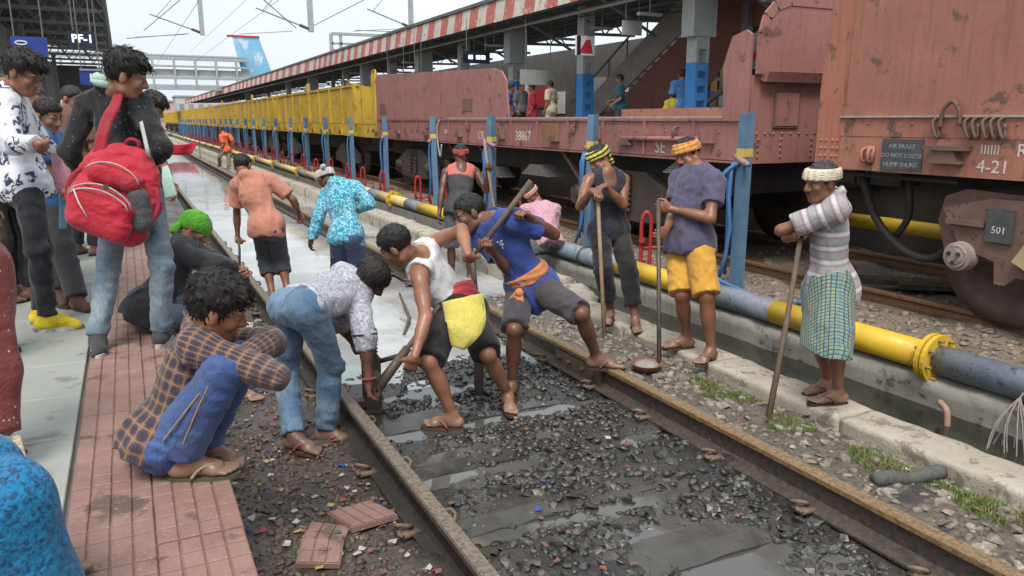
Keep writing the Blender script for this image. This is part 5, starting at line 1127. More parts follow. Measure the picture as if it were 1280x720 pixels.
    def shoe(s, mat, sole, lace=True):
        for h in 'LR':
            a, x, y = s.foot_axes(h); k = s.k; z = UP; P = lambda u, v, w: a + k*(u*x + v*y + w*z); F = Field(s.fine + .001)
            F.cone(P(0,-.04,-.038), P(0,0,-.038), .041*k, .041*k, .02).cone(P(0,-.01,.01), P(0,.02,-.02), .044*k, .043*k, .02).cone(P(0,.02,-.022), P(0,.13,-.050), .044*k, .033*k, .03).cone(P(-.016,.12,-.052), P(.016,.16,-.056), .032*k, .026*k, .02)
            F.post.append(lambda p, v: np.maximum(np.maximum(v, (a[2] - .074*k) - p[:, 2]), p[:, 2] - (a[2] + .035))); o, v = body_mesh('shoe', [F.mesh()], mat, s.o); set_attr(o.data, 'gco', gcoords(v, [(P(0,-.05,-.05), P(0,.2,-.05), x, 0)]))
            n = 22; m = MB(); out = [( (.041 + .008*math.cos(2*math.pi*i/n))*math.sin(2*math.pi*i/n), .05 + .142*math.cos(2*math.pi*i/n)) for i in range(n)]; top = [P(u, v, -.060) for u, v in out]; bot = [P(u, v, -.094) for u, v in out]
            m.add(top + bot, [tuple(range(n)), tuple(range(2*n-1, n-1, -1))] + [(i, n+i, n+(i+1) % n, (i+1) % n) for i in range(n)]); m.build('sole', sole, o)
    # ---- garments
    def bones(s):
        j = s.J; return dict(torso=(j['pv'], j['nk'], s.cx, .10), **{n: (j[a], j[b], s.cx, r) for n, a, b, r in (('Lu','Ls','Le',.05),('Ru','Rs','Re',.05),('Lf','Le','Lw',.035),('Rf','Re','Rw',.035),('Lt','Lp','Lk',.07),('Rt','Rp','Rk',.07),('Ll','Lk','La',.045),('Rl','Rk','Ra',.045))})
    def garment(s, name, F, mat, bn, wr=.005, wf=1., vox=None):
        sd = random.random()*9
        if wr: F.post.append(lambda p, v: v + wr*wrinkle(p, wf, sd))
        o, v = body_mesh(name, [F.mesh()], mat, s.o); B = s.bones(); set_attr(o.data, 'gco', gcoords(v, [B[b] for b in bn])); return o
    def shirt(s, mat, sleeve=.55, hem=.10, t=.016, name='shirt', neck=.0, tank=0, wr=.012, collar=False, loose=0.):
        """sleeve: 0..1 upper arm, 1..2 forearm"""
        j = s.J; q = s.k*s.g; F = Field(s.vox); s.torso(F, t, g=1 + loose*.3, hips=hem <= .04); B = np.stack([s.px_, s.py, s.pz]); s.hem = hem
        if hem > .04:
            F.ell(j['pv'] - (hem*.4)*s.pz - .012*s.py, B, np.array([.184, .160, .11 + hem*.8])*q + t + .012, .06)
        hp_ = j['pv'] - hem*s.pz; F.wrap(0, lambda p: (hp_ - p) @ s.pz + .012*np.sin(((p - hp_) @ s.px_)*24))
        bn = ['torso']; jt = [j['pv'] + .12*s.pz]
        for h in 'LR':
            a, e, w = j[h+'s'], j[h+'e'], j[h+'w']
            if sleeve <= 0: continue
            jt += [a - .06*s.cz, e]
            if sleeve < 1: b = a + (e - a)*sleeve; F.cone(a, b, .058*q + t, .050*q + t + .014 + loose*.02, .03, cut=.0); bn.append(h+'u')
            else:
                b = e + (w - e)*(sleeve - 1); F.cone(a, e, .058*q + t, .041*q + t + .006, .03, pl=(b, nrm(w - e)) if sleeve < 1.4 else None); bn.append(h+'u')
                F.cone(e, b, .041*q + t + .006, .032*s.k + t*.8 + .005, .02, cut=.0); bn.append(h+'f')
        nkp = j['nk'] + (.035 + neck)*s.cz
        def cut(p, v):
            d = np.linalg.norm((p - (nkp + .045*s.cz + .02*s.cy)) , axis=1) - .072*s.k; v = np.maximum(v, -d)
            if tank:
                for h in 'LR':
                    c = j[h+'s'] + nrm(j[h+'s'] - j['nk'])*.035; d = np.linalg.norm((p - c) @ np.stack([s.cx, s.cy, s.cz*.62]).T, axis=1) - .098*s.k; v = np.maximum(v, -d)
                c = j['nk'] + .03*s.cz + .10*s.cy; d = np.linalg.norm((p - c) @ np.stack([s.cx*1.15, s.cy, s.cz*.75]).T, axis=1) - .095*s.k; v = np.maximum(v, -d)
                c = j['nk'] + .05*s.cz - .09*s.cy; d = np.linalg.norm(p - c, axis=1) - .085*s.k; v = np.maximum(v, -d)
            return v
        sd = random.random()*9
        if wr: F.post.append(lambda p, v: creased(v, p, wr, sd, jt, 1., (j['pv'], nrm(s.cx + .5*s.cy), s.cz)))
        F.post.append(cut)
        o, v = body_mesh(name, [F.mesh()], mat, s.o); Bn = s.bones(); set_attr(o.data, 'gco', gcoords(v, [Bn[b] for b in bn]))
        if collar:
            c = j['nk'] + .035*s.cz; pts = [c + .066*s.k*(math.cos(a)*s.cx + math.sin(a)*s.cy) + .012*math.sin(a)*-1*s.cz for a in np.linspace(math.pi*.62, math.pi*2.38, 18)]
            m = MB().tube(pts, .016, 7); oo = m.build('collar', mat, o, True); set_attr(oo.data, 'gco', gcoords(np.array(m.v), [Bn['torso']]))
        return o
    hem = 0
    def trousers(s, mat, leg=1.95, t=.012, top=.10, name='trousers', flare=0., wr=.012):
        """leg: 0..1 thigh, 1..2 shin"""
        j = s.J; q = s.k*s.g; F = Field(s.vox); B = np.stack([s.px_, s.py, s.pz]); F.ell(j['pv'] + .01*s.pz, B, np.array([.160, .116, .135])*q + t, .05); bn = []; jt = [j['pv'] - .1*s.pz]
        if s.hem > .05: top = min(top, .075 - s.hem)
        tp = j['pv'] + top*s.pz; tc = lambda p: (p - tp) @ s.pz
        for h in 'LR':
            F.ell(j[h+'p'] - .035*s.py*q - .03*s.pz, B, np.array([.086, .092, .10])*q + t, .04)
        F.wrap(0, tc)
        for h in 'LR':
            a, e, w = j[h+'p'], j[h+'k'], j[h+'a']; f1 = min(leg, 1); bn.append(h+'t'); i0 = len(F.P); jt.append(e)
            if leg < 1: F.cone(a, a + (e - a)*leg, .086*q + t, (.086 + (.053 - .086)*f1)*q + t + flare*f1, .03, cut=.0)
            else:
                b = e + (w - e)*(leg - 1); f2 = leg - 1; F.cone(a, e, .086*q + t, .053*q + t + flare, .03, pl=(b, nrm(w - e)) if leg < 1.35 else None)
                if leg > 1.02: F.cone(e, b, .053*q + t + flare, (.053 + (.036 - .053)*f2)*q + t + .006 + flare, .03, cut=.0); bn.append(h+'l')
                if leg > 1.5: F.ell(e*.66 + w*.34, bframe(e, w, s.px_), np.array([.050, .12, .052])*q + t*.8, .03); jt.append(w + .06*UP)
            if nrm(e - a) @ s.pz < -.5: F.wrap(i0, tc)
        sd = random.random()*9
        if wr: F.post.append(lambda p, v: creased(v, p, wr, sd, jt, 1.15))
        o, v = body_mesh(name, [F.mesh()], mat, s.o); Bn = s.bones(); set_attr(o.data, 'gco', gcoords(v, [Bn[b] for b in bn])); return o
    def skirt(s, mat, length=.9, t=.02, name='lungi', top=.12):
        j = s.J; q = s.k*s.g; F = Field(s.vox); B = np.stack([s.px_, s.py, s.pz]); F.ell(j['pv'], B, np.array([.165, .125, .15])*q + t, .05); kn = []
        for h in 'LR': e = j[h+'p'] + (j[h+'k'] - j[h+'p'])*length; F.cone(j[h+'p'], e + (e - j[h+'p'])*.3, .10*q + t, .074*q + t, .10); kn.append(e)
        mid = (kn[0] + kn[1])/2; F.cone(j['pv'] - .05*s.pz, mid + (mid - j['pv'])*.3, .11*q + t, .085*q + t, .10); tp = j['pv'] + top*s.pz
        dn = -UP; zc = mid - .05*UP
        F.post.append(lambda p, v: v + .009*wrinkle(p*np.array([1.3,1.3,.25]), 1.)); F.post.append(lambda p, v: np.maximum(np.maximum(v, (p - tp) @ s.pz), (p - zc) @ dn))
        o, v = body_mesh(name, [F.mesh()], mat, s.o); set_attr(o.data, 'gco', gcoords(v, [(j['pv'], mid, s.px_, 0)])); return o
    def headwrap(s, mat, z0=.035, z1=.085, tilt=.12, t=.020, tail=None, full=False, name='headscarf'):
        F = Field(s.fine); k = s.hk; A = s.HA; F.ell(s.hp(0,-.010,.040), A, np.array([.0745, .094, .082])*k + t, .02)
        def c(p, v):
            lp = (p - s.J['hd']) @ A.T / k; zz = lp[:, 2] + tilt*lp[:, 1]*-1; w = .004*np.sin(zz*420 + 4*np.sin(lp[:,0]*40 + lp[:,1]*30)) + .003*np.sin(lp[:,0]*130 + lp[:,1]*90)
            v = np.maximum(v + w, (z0 - zz)*k); return v if full else np.maximum(v, (zz - z1)*k)
        F.post.append(c); o, v = body_mesh(name, [F.mesh()], mat, s.o); set_attr(o.data, 'gco', ((v - s.J['hd']) @ s.HA.T)[:, [0, 2, 1]])
        if tail is not None:
            pts = [s.hp(*q) for q in tail]; m = MB().tube(catmull(pts, 4), [.018 + .012*math.sin(2.5*i/(4*(len(pts)-1))) for i in range(4*(len(pts)-1)+1)], 8); oo = m.build('knot_tail', mat, o, True); set_attr(oo.data, 'gco', ((np.array(m.v) - s.J['hd']) @ s.HA.T)[:, [0, 2, 1]])
        return o
    def sash(s, mat, w=.09, up=.06, t=.026, name='waist_sash', knot=None):
        F = Field(s.vox*.9); B = np.stack([s.px_, s.py, s.pz]); c = s.J['pv'] + up*s.pz; q = s.k*s.g; F.ell(c, B, np.array([.152, .112 + s.belly*.8, .16])*q + t, .03)
        F.post.append(lambda p, v: np.maximum(v + .004*np.sin(((p - c) @ s.pz)*150 + 2*np.sin(((p-c) @ s.px_)*20)), np.abs((p - c) @ s.pz + .25*((p-c) @ s.px_)*(1 if knot is not None else 0)) - w/2))
        o, v = body_mesh(name, [F.mesh()], mat, s.o); set_attr(o.data, 'gco', gcoords(v, [s.bones()['torso']])); return o
    def ribbon(s, name, pts, wid, mat, parent=None, th=.008, nrmv=None):
        o = ribbon(name, pts, wid, mat, parent or s.o, th, nrmv); return o
def ribbon(name, pts, wid, mat, parent, th=.008, nv=None, sub=5):
    P = catmull(pts, sub); m = len(P); ws = np.interp(np.linspace(0, 1, m), np.linspace(0, 1, len(wid)), wid) if hasattr(wid, '__len__') else [wid]*m
    vs = []; fs = []; g = []
    for i in range(m):
        T = nrm(P[min(i+1, m-1)] - P[max(i-1, 0)]); n = nv[min(i//sub, len(nv)-1)] if isinstance(nv, list) else (nv if nv is not None else CAMTO); sd = nrm(np.cross(T, n)); nn = np.cross(sd, T)
        for a, b in ((-1,0),(-.5,.35),(0,.1),(.5,.4),(1,0),(1,-.6),(0,-.6),(-1,-.6)): vs.append(P[i] + sd*ws[i]/2*a + nn*th*b); g.append((a*ws[i]/2, i*.03, b*th))
    K = 8
    for i in range(m-1):
        for k in range(K): fs.append((i*K+k, i*K+(k+1) % K, (i+1)*K+(k+1) % K, (i+1)*K+k))
    fs += [tuple(range(K)), tuple(range(m*K-1, (m-1)*K-1, -1))]
    me = MB().add(vs, fs).mesh(name); fixn(me); set_attr(me, 'gco', g); return mkobj(name, me, mat, parent, True)

# joint positions of the people, in metres
POSE={
 'striped':dict(hd=(3.821,3.436,1.233),nk=(3.962,3.449,1.112),pv=(4.008,3.461,0.554),Ls=(3.845,3.311,1.067),Rs=(4.066,3.579,1.039),Le=(3.651,3.559,0.92),Re=(3.897,3.738,0.839),Lw=(3.893,3.54,0.928),Rw=(3.812,3.514,0.9),Lh=(4.017,3.596,0.882),Rh=(3.676,3.481,0.948),Lp=(3.96,3.379,0.543),Rp=(4.057,3.54,0.512),Lk=(3.732,3.133,0.302),Rk=(3.795,3.328,0.27),La=(3.877,3.202,-0.064),Ra=(3.996,3.382,-0.07),Lt=(3.695,3.283,-0.13),Rt=(3.819,3.419,-0.125)),
 'purple':dict(hd=(3.898,4.824,1.345),nk=(3.873,4.661,1.226),pv=(3.8,4.627,0.713),Ls=(3.896,4.483,1.153),Rs=(3.851,4.84,1.148),Le=(3.781,4.373,0.897),Re=(3.741,4.749,0.888),Lw=(3.619,4.635,0.949),Rw=(3.557,4.593,0.801),Lh=(3.467,4.631,0.981),Rh=(3.42,4.535,0.763),Lp=(3.811,4.526,0.696),Rp=(3.793,4.721,0.67),Lk=(3.731,4.311,0.332),Rk=(3.667,4.517,0.309),La=(3.789,4.293,-0.076),Ra=(3.81,4.609,-0.066),Lt=(3.613,4.231,-0.127),Rt=(3.628,4.671,-0.124)),
 'yellowband':dict(hd=(3.744,5.842,1.267),nk=(3.738,5.686,1.143),pv=(3.794,5.71,0.667),Ls=(3.917,5.688,1.082),Rs=(3.573,5.733,1.084),Le=(3.797,5.513,0.879),Re=(3.42,5.608,0.881),Lw=(3.615,5.519,1.056),Rw=(3.415,5.415,1.032),Lh=(3.472,5.481,1.025),Rh=(3.417,5.271,0.998),Lp=(3.886,5.706,0.64),Rp=(3.701,5.722,0.65),Lk=(3.793,5.406,0.342),Rk=(3.58,5.469,0.349),La=(3.813,5.302,-0.086),Ra=(3.697,5.515,-0.05),Lt=(3.731,5.136,-0.128),Rt=(3.563,5.385,-0.084)),
 'redscarf':dict(hd=(3.568,8.591,1.199),nk=(3.524,8.466,1.056),pv=(3.423,8.314,0.604),Ls=(3.699,8.444,0.996),Rs=(3.35,8.541,0.992),Le=(3.745,8.25,0.792),Re=(3.251,8.428,0.751),Lw=(3.728,8.165,1.021),Rw=(3.188,8.355,0.528),Lh=(3.677,8.052,1.101),Rh=(3.147,8.28,0.409),Lp=(3.484,8.243,0.571),Rp=(3.361,8.386,0.563),Lk=(3.439,8.079,0.193),Rk=(3.283,8.235,0.181),La=(3.481,8.163,-0.194),Ra=(3.297,8.262,-0.214),Lt=(3.452,7.981,-0.224),Rt=(3.187,8.113,-0.243)),
 'pink':dict(hd=(4.519,8.591,0.694),nk=(4.592,8.471,0.551),pv=(4.531,8.146,0.165),Ls=(4.745,8.374,0.503),Rs=(4.423,8.581,0.488),Le=(4.68,8.333,0.21),Re=(4.371,8.609,0.214),Lw=(4.437,8.345,0.144),Rw=(4.308,8.375,0.168),Lh=(4.289,8.338,0.155),Rh=(4.312,8.234,0.128),Lp=(4.625,8.212,0.109),Rp=(4.449,8.2,0.123),Lk=(4.24,8.094,0.036),Rk=(4.063,8.086,0.07),La=(4.276,8.201,-0.342),Ra=(4.101,8.205,-0.307),Lt=(4.118,8.109,-0.37),Rt=(3.936,8.132,-0.337)),
 'bluetee':dict(hd=(1.975,4.66,0.997),nk=(2.125,4.534,0.955),pv=(2.362,4.496,0.512),Ls=(2.185,4.36,0.972),Rs=(2.069,4.667,0.846),Le=(2.458,4.345,0.869),Re=(2.191,4.49,0.627),Lw=(2.248,4.295,0.996),Rw=(2.025,4.382,0.784),Lh=(2.13,4.251,1.077),Rh=(1.924,4.303,0.864),Lp=(2.392,4.402,0.499),Rp=(2.326,4.58,0.471),Lk=(2.465,3.999,0.412),Rk=(2.122,4.257,0.286),La=(2.657,4.119,0.079),Ra=(2.147,4.341,-0.1),Lt=(2.813,4.019,0.031),Rt=(2.022,4.205,-0.103)),
 'vest':dict(hd=(1.345,4.263,0.891),nk=(1.502,4.328,0.793),pv=(1.762,4.329,0.478),Ls=(1.467,4.179,0.696),Rs=(1.646,4.435,0.855),Le=(1.42,3.968,0.514),Re=(1.743,4.2,0.963),Lw=(1.309,3.855,0.331),Rw=(1.695,3.994,0.849),Lh=(1.284,3.916,0.196),Rh=(1.748,4.098,0.752),Lp=(1.683,4.252,0.463),Rp=(1.84,4.361,0.442),Lk=(1.435,3.975,0.251),Rk=(1.813,4,0.234),La=(1.584,3.993,-0.102),Ra=(2.011,4.134,-0.083),Lt=(1.445,4.085,-0.177),Rt=(1.957,3.958,-0.089)),
 'bent':dict(hd=(1.201,4.235,0.714),nk=(1.146,4.42,0.661),pv=(0.776,4.071,0.621),Rs=(1.099,4.252,0.622),Ls=(1.114,4.598,0.666),Re=(1.086,4.032,0.441),Le=(1.022,4.427,0.448),Rw=(1.081,3.975,0.181),Lw=(1.152,4.51,0.25),Rh=(1.107,4.035,0.043),Lh=(1.171,4.372,0.194),Rp=(0.787,3.965,0.613),Lp=(0.727,4.152,0.591),Rk=(0.912,4.123,0.259),Lk=(0.697,4.328,0.202),Ra=(0.867,4.149,-0.109),La=(0.673,4.057,-0.081),Rt=(0.959,3.988,-0.123),Lt=(0.693,3.875,-0.074)),
 'checked':dict(hd=(0.249,2.947,0.925),nk=(0.192,3.101,0.812),pv=(0.032,3.127,0.39),Rs=(0.162,2.92,0.791),Ls=(0.244,3.257,0.72),Re=(0.395,2.761,0.694),Le=(0.437,3.053,0.738),Rw=(0.311,2.995,0.683),Lw=(0.299,2.849,0.737),Rh=(0.278,3.139,0.696),Lh=(0.257,2.991,0.702),Rp=(0.048,3.027,0.402),Lp=(0.069,3.212,0.367),Rk=(0.241,2.833,0.717),Lk=(0.321,3.052,0.682),Ra=(0.088,2.964,0.361),La=(0.178,3.141,0.332),Rt=(0.277,2.908,0.286),Lt=(0.301,3.011,0.346)),
 'greensq':dict(hd=(0.376,5.789,0.854),nk=(0.281,5.638,0.769),pv=(0.051,5.408,0.385),Rs=(0.257,5.462,0.732),Ls=(0.348,5.797,0.707),Re=(0.452,5.257,0.685),Le=(0.489,5.57,0.63),Rw=(0.634,5.403,0.601),Lw=(0.607,5.369,0.571),Rh=(0.671,5.259,0.596),Lh=(0.649,5.231,0.555),Rp=(0.075,5.315,0.371),Lp=(0.1,5.503,0.358),Rk=(0.367,5.024,0.374),Lk=(0.424,5.264,0.441),Ra=(0.506,5.02,-0.08),La=(0.538,5.315,-0.007),Rt=(0.626,4.861,-0.156),Lt=(0.626,5.157,-0.064)),
 'boy':dict(hd=(0.049,5.04,1.854),nk=(-0.043,5.198,1.765),pv=(0.004,5.116,1.2),Rs=(0.1,5.088,1.678),Ls=(-0.188,5.299,1.674),Re=(0.183,4.923,1.442),Le=(-0.3,5.19,1.419),Rw=(0.143,5.152,1.336),Lw=(-0.218,5.358,1.243),Rh=(0.103,5.293,1.291),Lh=(-0.164,5.223,1.189),Rp=(0.086,5.056,1.173),Lp=(-0.068,5.177,1.16),Rk=(0.123,4.909,0.77),Lk=(-0.168,5.168,0.722),Ra=(0.082,4.936,0.358),La=(-0.258,5.015,0.346),Rt=(0.133,5.108,0.288),Lt=(-0.255,4.823,0.324)),
 'floral':dict(hd=(-0.538,5.929,1.899),nk=(-0.66,6.061,1.793),pv=(-0.625,5.993,1.198),Rs=(-0.654,5.887,1.684),Ls=(-0.645,6.248,1.716),Re=(-0.626,5.701,1.455),Le=(-0.495,6.161,1.419),Rw=(-0.465,5.501,1.458),Lw=(-0.634,6.379,1.448),Rh=(-0.442,5.641,1.385),Lh=(-0.689,6.235,1.409),Rp=(-0.601,5.892,1.173),Lp=(-0.629,6.093,1.17),Rk=(-0.566,5.688,0.78),Lk=(-0.576,5.912,0.769),Ra=(-0.555,5.624,0.356),La=(-0.609,5.845,0.349),Rt=(-0.356,5.598,0.258),Lt=(-0.386,5.758,0.3)),
 'brownman':dict(hd=(-0.618,7.28,1.773),nk=(-0.724,7.414,1.669),pv=(-0.827,7.346,1.148),Rs=(-0.764,7.245,1.6),Ls=(-0.709,7.592,1.613),Re=(-0.797,7.097,1.359),Le=(-0.741,7.485,1.344),Rw=(-0.76,7.035,1.129),Lw=(-0.72,7.442,1.099),Rh=(-0.731,6.911,1.052),Lh=(-0.691,7.321,1.016),Rp=(-0.832,7.248,1.117),Lp=(-0.831,7.44,1.11),Rk=(-0.853,7.046,0.748),Lk=(-0.948,7.472,0.712),Ra=(-0.894,7.086,0.349),La=(-1.007,7.313,0.344),Rt=(-0.786,6.933,0.317),Lt=(-0.904,7.155,0.324)),
 'bluepink':dict(hd=(-0.479,6.59,1.64),nk=(-0.547,6.743,1.542),pv=(-0.539,6.717,1.042),Rs=(-0.55,6.574,1.476),Ls=(-0.493,6.907,1.481),Re=(-0.504,6.42,1.254),Le=(-0.446,6.763,1.246),Rw=(-0.414,6.225,1.152),Lw=(-0.39,6.542,1.169),Rh=(-0.383,6.093,1.106),Lh=(-0.368,6.409,1.119),Rp=(-0.525,6.622,1.014),Lp=(-0.539,6.81,1.004),Rk=(-0.478,6.409,0.665),Lk=(-0.543,6.617,0.662),Ra=(-0.42,6.194,0.344),La=(-0.55,6.388,0.365),Rt=(-0.328,6.04,0.309),Lt=(-0.48,6.222,0.356)),
 'oldman':dict(hd=(-0.5,9.665,1.742),nk=(-0.546,9.538,1.6),pv=(-0.57,9.476,1.068),Rs=(-0.646,9.4,1.535),Ls=(-0.44,9.672,1.532),Re=(-0.71,9.456,1.256),Le=(-0.437,9.607,1.245),Rw=(-0.709,9.47,1.006),Lw=(-0.479,9.6,0.99),Rh=(-0.7,9.375,0.895),Lh=(-0.487,9.506,0.876),Rp=(-0.623,9.55,1.032),Lp=(-0.524,9.391,1.038),Rk=(-0.649,9.481,0.612),Lk=(-0.56,9.353,0.62),Ra=(-0.686,9.398,0.227),La=(-0.593,9.335,0.23),Rt=(-0.636,9.223,0.19),Lt=(-0.53,9.165,0.191)),
 'behindboy':dict(hd=(0.251,7.622,1.717),nk=(0.165,7.731,1.586),pv=(0.169,7.693,1.079),Rs=(0.205,7.569,1.511),Ls=(0.137,7.9,1.529),Re=(0.282,7.567,1.225),Le=(0.244,7.84,1.27),Rw=(0.344,7.483,1.002),Lw=(0.339,7.731,1.027),Rh=(0.362,7.385,0.897),Lh=(0.365,7.64,0.917),Rp=(0.17,7.598,1.05),Lp=(0.188,7.782,1.043),Rk=(0.176,7.521,0.635),Lk=(0.195,7.713,0.625),Ra=(0.136,7.4,0.238),La=(0.169,7.602,0.228),Rt=(0.244,7.256,0.211),Lt=(0.266,7.45,0.202)),
 'orange':dict(hd=(1.074,8.539,1.134),nk=(1.091,8.373,1.019),pv=(1.23,8.182,0.552),Ls=(1.007,8.507,0.93),Rs=(1.316,8.343,0.981),Le=(0.986,8.566,0.648),Re=(1.517,8.256,0.788),Lw=(0.977,8.586,0.381),Rw=(1.604,8.415,0.615),Lh=(0.972,8.479,0.277),Rh=(1.645,8.312,0.512),Lp=(1.174,8.252,0.514),Rp=(1.296,8.109,0.524),Lk=(1.222,8.408,0.139),Rk=(1.366,8.319,0.159),La=(1.235,8.174,-0.209),Ra=(1.383,8.115,-0.177),Lt=(1.287,8.324,-0.307),Rt=(1.439,8.27,-0.267)),
 'turq':dict(hd=(1.82,8.068,1.015),nk=(1.892,7.893,0.951),pv=(1.916,7.621,0.489),Ls=(1.83,8.04,0.843),Rs=(2.079,7.821,0.909),Le=(1.698,7.907,0.623),Re=(2.149,7.586,0.78),Lw=(1.61,7.899,0.39),Rw=(2.076,7.815,0.696),Lh=(1.595,7.975,0.264),Rh=(2.023,7.943,0.635),Lp=(1.858,7.688,0.452),Rp=(1.963,7.522,0.475),Lk=(1.889,7.885,0.077),Rk=(2.03,7.677,0.117),La=(1.821,7.596,-0.174),Ra=(2.074,7.828,-0.223),Lt=(1.831,7.755,-0.269),Rt=(2.113,7.984,-0.312)),
 'farvest':dict(hd=(3.222,30.982,1.222),nk=(3.282,30.861,1.077),pv=(3.318,30.796,0.522),Ls=(3.178,30.731,0.993),Rs=(3.502,30.85,1.017),Le=(3.23,30.639,0.703),Re=(3.612,30.724,0.784),Lw=(3.069,30.556,0.534),Rw=(3.505,30.706,0.522),Lh=(3.017,30.662,0.444),Rh=(3.406,30.633,0.438),Lp=(3.228,30.768,0.495),Rp=(3.405,30.838,0.49),Lk=(3.041,30.493,0.246),Rk=(3.379,30.565,0.177),La=(3.077,30.777,-0.032),Ra=(3.326,30.287,-0.101),Lt=(2.969,30.899,-0.124),Rt=(3.222,30.415,-0.193)),
}

def gpt(px, py, z): d = camf + camr*(px-640)/960. + camu*(360-py)/960.; return c0 + d*((z-CAMH)/d[2])
def depth(p): return float((V(*p) - c0) @ camf)
BLACKH = (.012,.010,.009); DK = (.225,.098,.058); MID = (.29,.13,.076); LT = (.32,.16,.10)
wood = paint('tool_wood', (.30,.215,.14), (.22,.15,.095), .7, 14., bump=.3); wood_d = paint('dark_tool_wood', (.13,.09,.065), (.09,.065,.05), .7, 14., bump=.3); iron = paint('tool_iron', (.09,.075,.065), (.14,.11,.09), .6, 14., metal=.4, bump=.3)
def logo(s, x, y, z, r, mat):
    c = s.cc + x*s.cx + y*s.cz + z*s.cy; m = MB()
    for a, b, q in ((0,0,1), (.6,.9,.6), (-.5,.8,.5), (.2,-.9,.6)): m.lathe(c + r*(a*s.cx + b*s.cz) - .01*s.cy, s.cy, [(0, r*.62*q), (.014, r*.6*q), (.017, .001)], 9)
    m.build('chest_print', mat, s.o, True)
# ---- striped shirt, lungi
s = Person(POSE['striped'], 1.64, 'man in striped grey shirt and checked blue lungi resting arms on a stick', face=(-1,-.18,.25), tone=DK)
s.hands = {'L': dict(curl=.5, n=V(0,0,-1)), 'R': dict(curl=.5, n=V(0,0,-1))}
s.build_body(); s.hair('short', (.035,.032,.030)); s.eyes(); s.moustache(); s.shirt(cloth('striped_shirt', 'stripe', (.36,.36,.38), (.60,.58,.57), (.46,.07,.09)), .75, .13, .018, collar=True)
s.skirt(cloth('checked_lungi', 'grid', (.10,.24,.30), (.22,.28,.21), (.015,.025,.035)), 1.03); s.headwrap(cloth('cream_wrap', 'plain', (.72,.65,.50), (.60,.52,.38)), .022, .092, .12, .030); s.sandals((.05,.025,.02), (.16,.06,.05)); striped = s
tp = (s.J['Rh'] + s.J['Lw'])/2 + V(0,0,.02); bt = gpt(960, 526, -.14)
tag(MB().tube([bt, bt*.5 + tp*.5 + V(.01,0,0), tp], [.019,.017,.016], 8).build('wooden_stick', wood_d, None, True), 'long brown wooden stick the man in the striped shirt leans on', 'stick')
# ---- purple tee
s = Person(POSE['purple'], 1.70, 'man in purple grey tee and orange shorts holding an upright iron bar', face=(-.75,-.3,.6), tone=DK, girth=1.0, belly=.025)
s.hands = {'L': dict(curl=.85, n=CAMRT*.3 + UP*-.2 + CAMTO*-1), 'R': dict(curl=.85, n=CAMTO*-1 - CAMRT*.2)}
s.build_body(); s.hair('short'); s.eyes(); s.moustache(); s.shirt(cloth('purple_tee', 'plain', (.105,.095,.165), (.075,.068,.12)), .62, .12, .014, name='t_shirt'); logo(s, -.02, .02, .128, .032, cloth('print_pale', 'plain', (.55,.55,.60), (.4,.42,.5)))
s.trousers(cloth('orange_shorts', 'sidestripe', (.66,.36,.055), (.55,.27,.04), (.42,.03,.03)), .98, .016, .12, 'shorts', .032); s.headwrap(cloth('orange_wrap', 'bands', (.68,.36,.08), (.55,.20,.06)), .028, .100, .10, .029, tail=[(.05,-.07,.06),(.07,-.11,.05),(.06,-.12,.02)]); s.sandals((.10,.05,.04), (.22,.09,.08)); purple = s
dd = depth(s.J['Lh']); tp = at(823, 250, dd); bt = gpt(824, 462, -.13)
tag(MB().tube([bt, (bt+tp)/2, tp], [.017,.016,.015], 8).build('iron_bar', iron, None, True), 'dark upright iron bar held by the man in the purple tee', 'bar')
# ---- yellow headscarf
s = Person(POSE['yellowband'], 1.66, 'man in dark tank top and yellow headscarf leaning both hands on a stick', face=(-.7,-.45,.5), tone=DK)
s.hands = {'L': dict(curl=.6, n=V(0,0,-1)), 'R': dict(curl=.6, n=V(0,0,-1))}
s.build_body(); s.hair('short'); s.eyes(); s.shirt(cloth('navy_tank', 'plain', (.030,.034,.055), (.022,.025,.04)), 0, .10, .012, name='tank_top', tank=1); s.trousers(cloth('black_trousers', 'plain', (.014,.014,.016), (.022,.022,.025)), 1.72, .018, .10, flare=.012)
s.headwrap(cloth('yellow_wrap', 'bands', (.62,.60,.10), (.03,.035,.02), scale=.8), .022, .098, .12, .029, tail=[(.04,-.09,.05),(.05,-.125,.02),(.055,-.14,-.05),(.06,-.15,-.11)]); s.sandals((.05,.03,.025), (.12,.05,.04))
tp = (s.J['Lh'] + s.J['Rh'])/2 + V(0,0,-.005); bt = gpt(756, 426, -.17)
tag(MB().tube([bt, (bt+tp)/2, tp], [.019,.017,.017], 8).build('wooden_stick', wood, None, True), 'pale wooden stick under the hands of the man in the yellow headscarf', 'stick')
# ---- red headscarf, at the back
s = Person(POSE['redscarf'], 1.64, 'man in dark vest with red trim and red headscarf standing at the back', face=(.1,-.25,1), tone=(.11,.05,.033), vox=.0135, fine=.0085)
s.hands = {'L': dict(curl=.9, n=CAMTO*-1), 'R': dict(curl=.35)}
s.build_body(); s.hair('short'); s.eyes(); t_ = None
def cl_yoke():
    t = NT('dark_vest_red_yoke'); g = t.attr('gco'); y = t.sep(g)[1]; t.bump(t.noise(g, 22., 4, .6), .5, .012)
    return t.fin(t.mix(t.ramp(t.math('ADD', y, t.math('MULTIPLY', t.noise(g, 14., 3), .05)), .375, .40), (.05,.05,.052), (.48,.13,.11)), .85)
s.shirt(cl_yoke(), 0, .10, .012, name='vest', tank=1); s.trousers(cloth('grey_shorts', 'plain', (.09,.09,.10), (.06,.06,.07)), 1.05, .014, .1, 'shorts', .02); s.headwrap(cloth('red_wrap', 'bands', (.42,.06,.05), (.20,.05,.04)), .03, .085, .1, .020, tail=[(-.02,.10,.07),(-.01,.115,.05),(.0,.112,.03)])
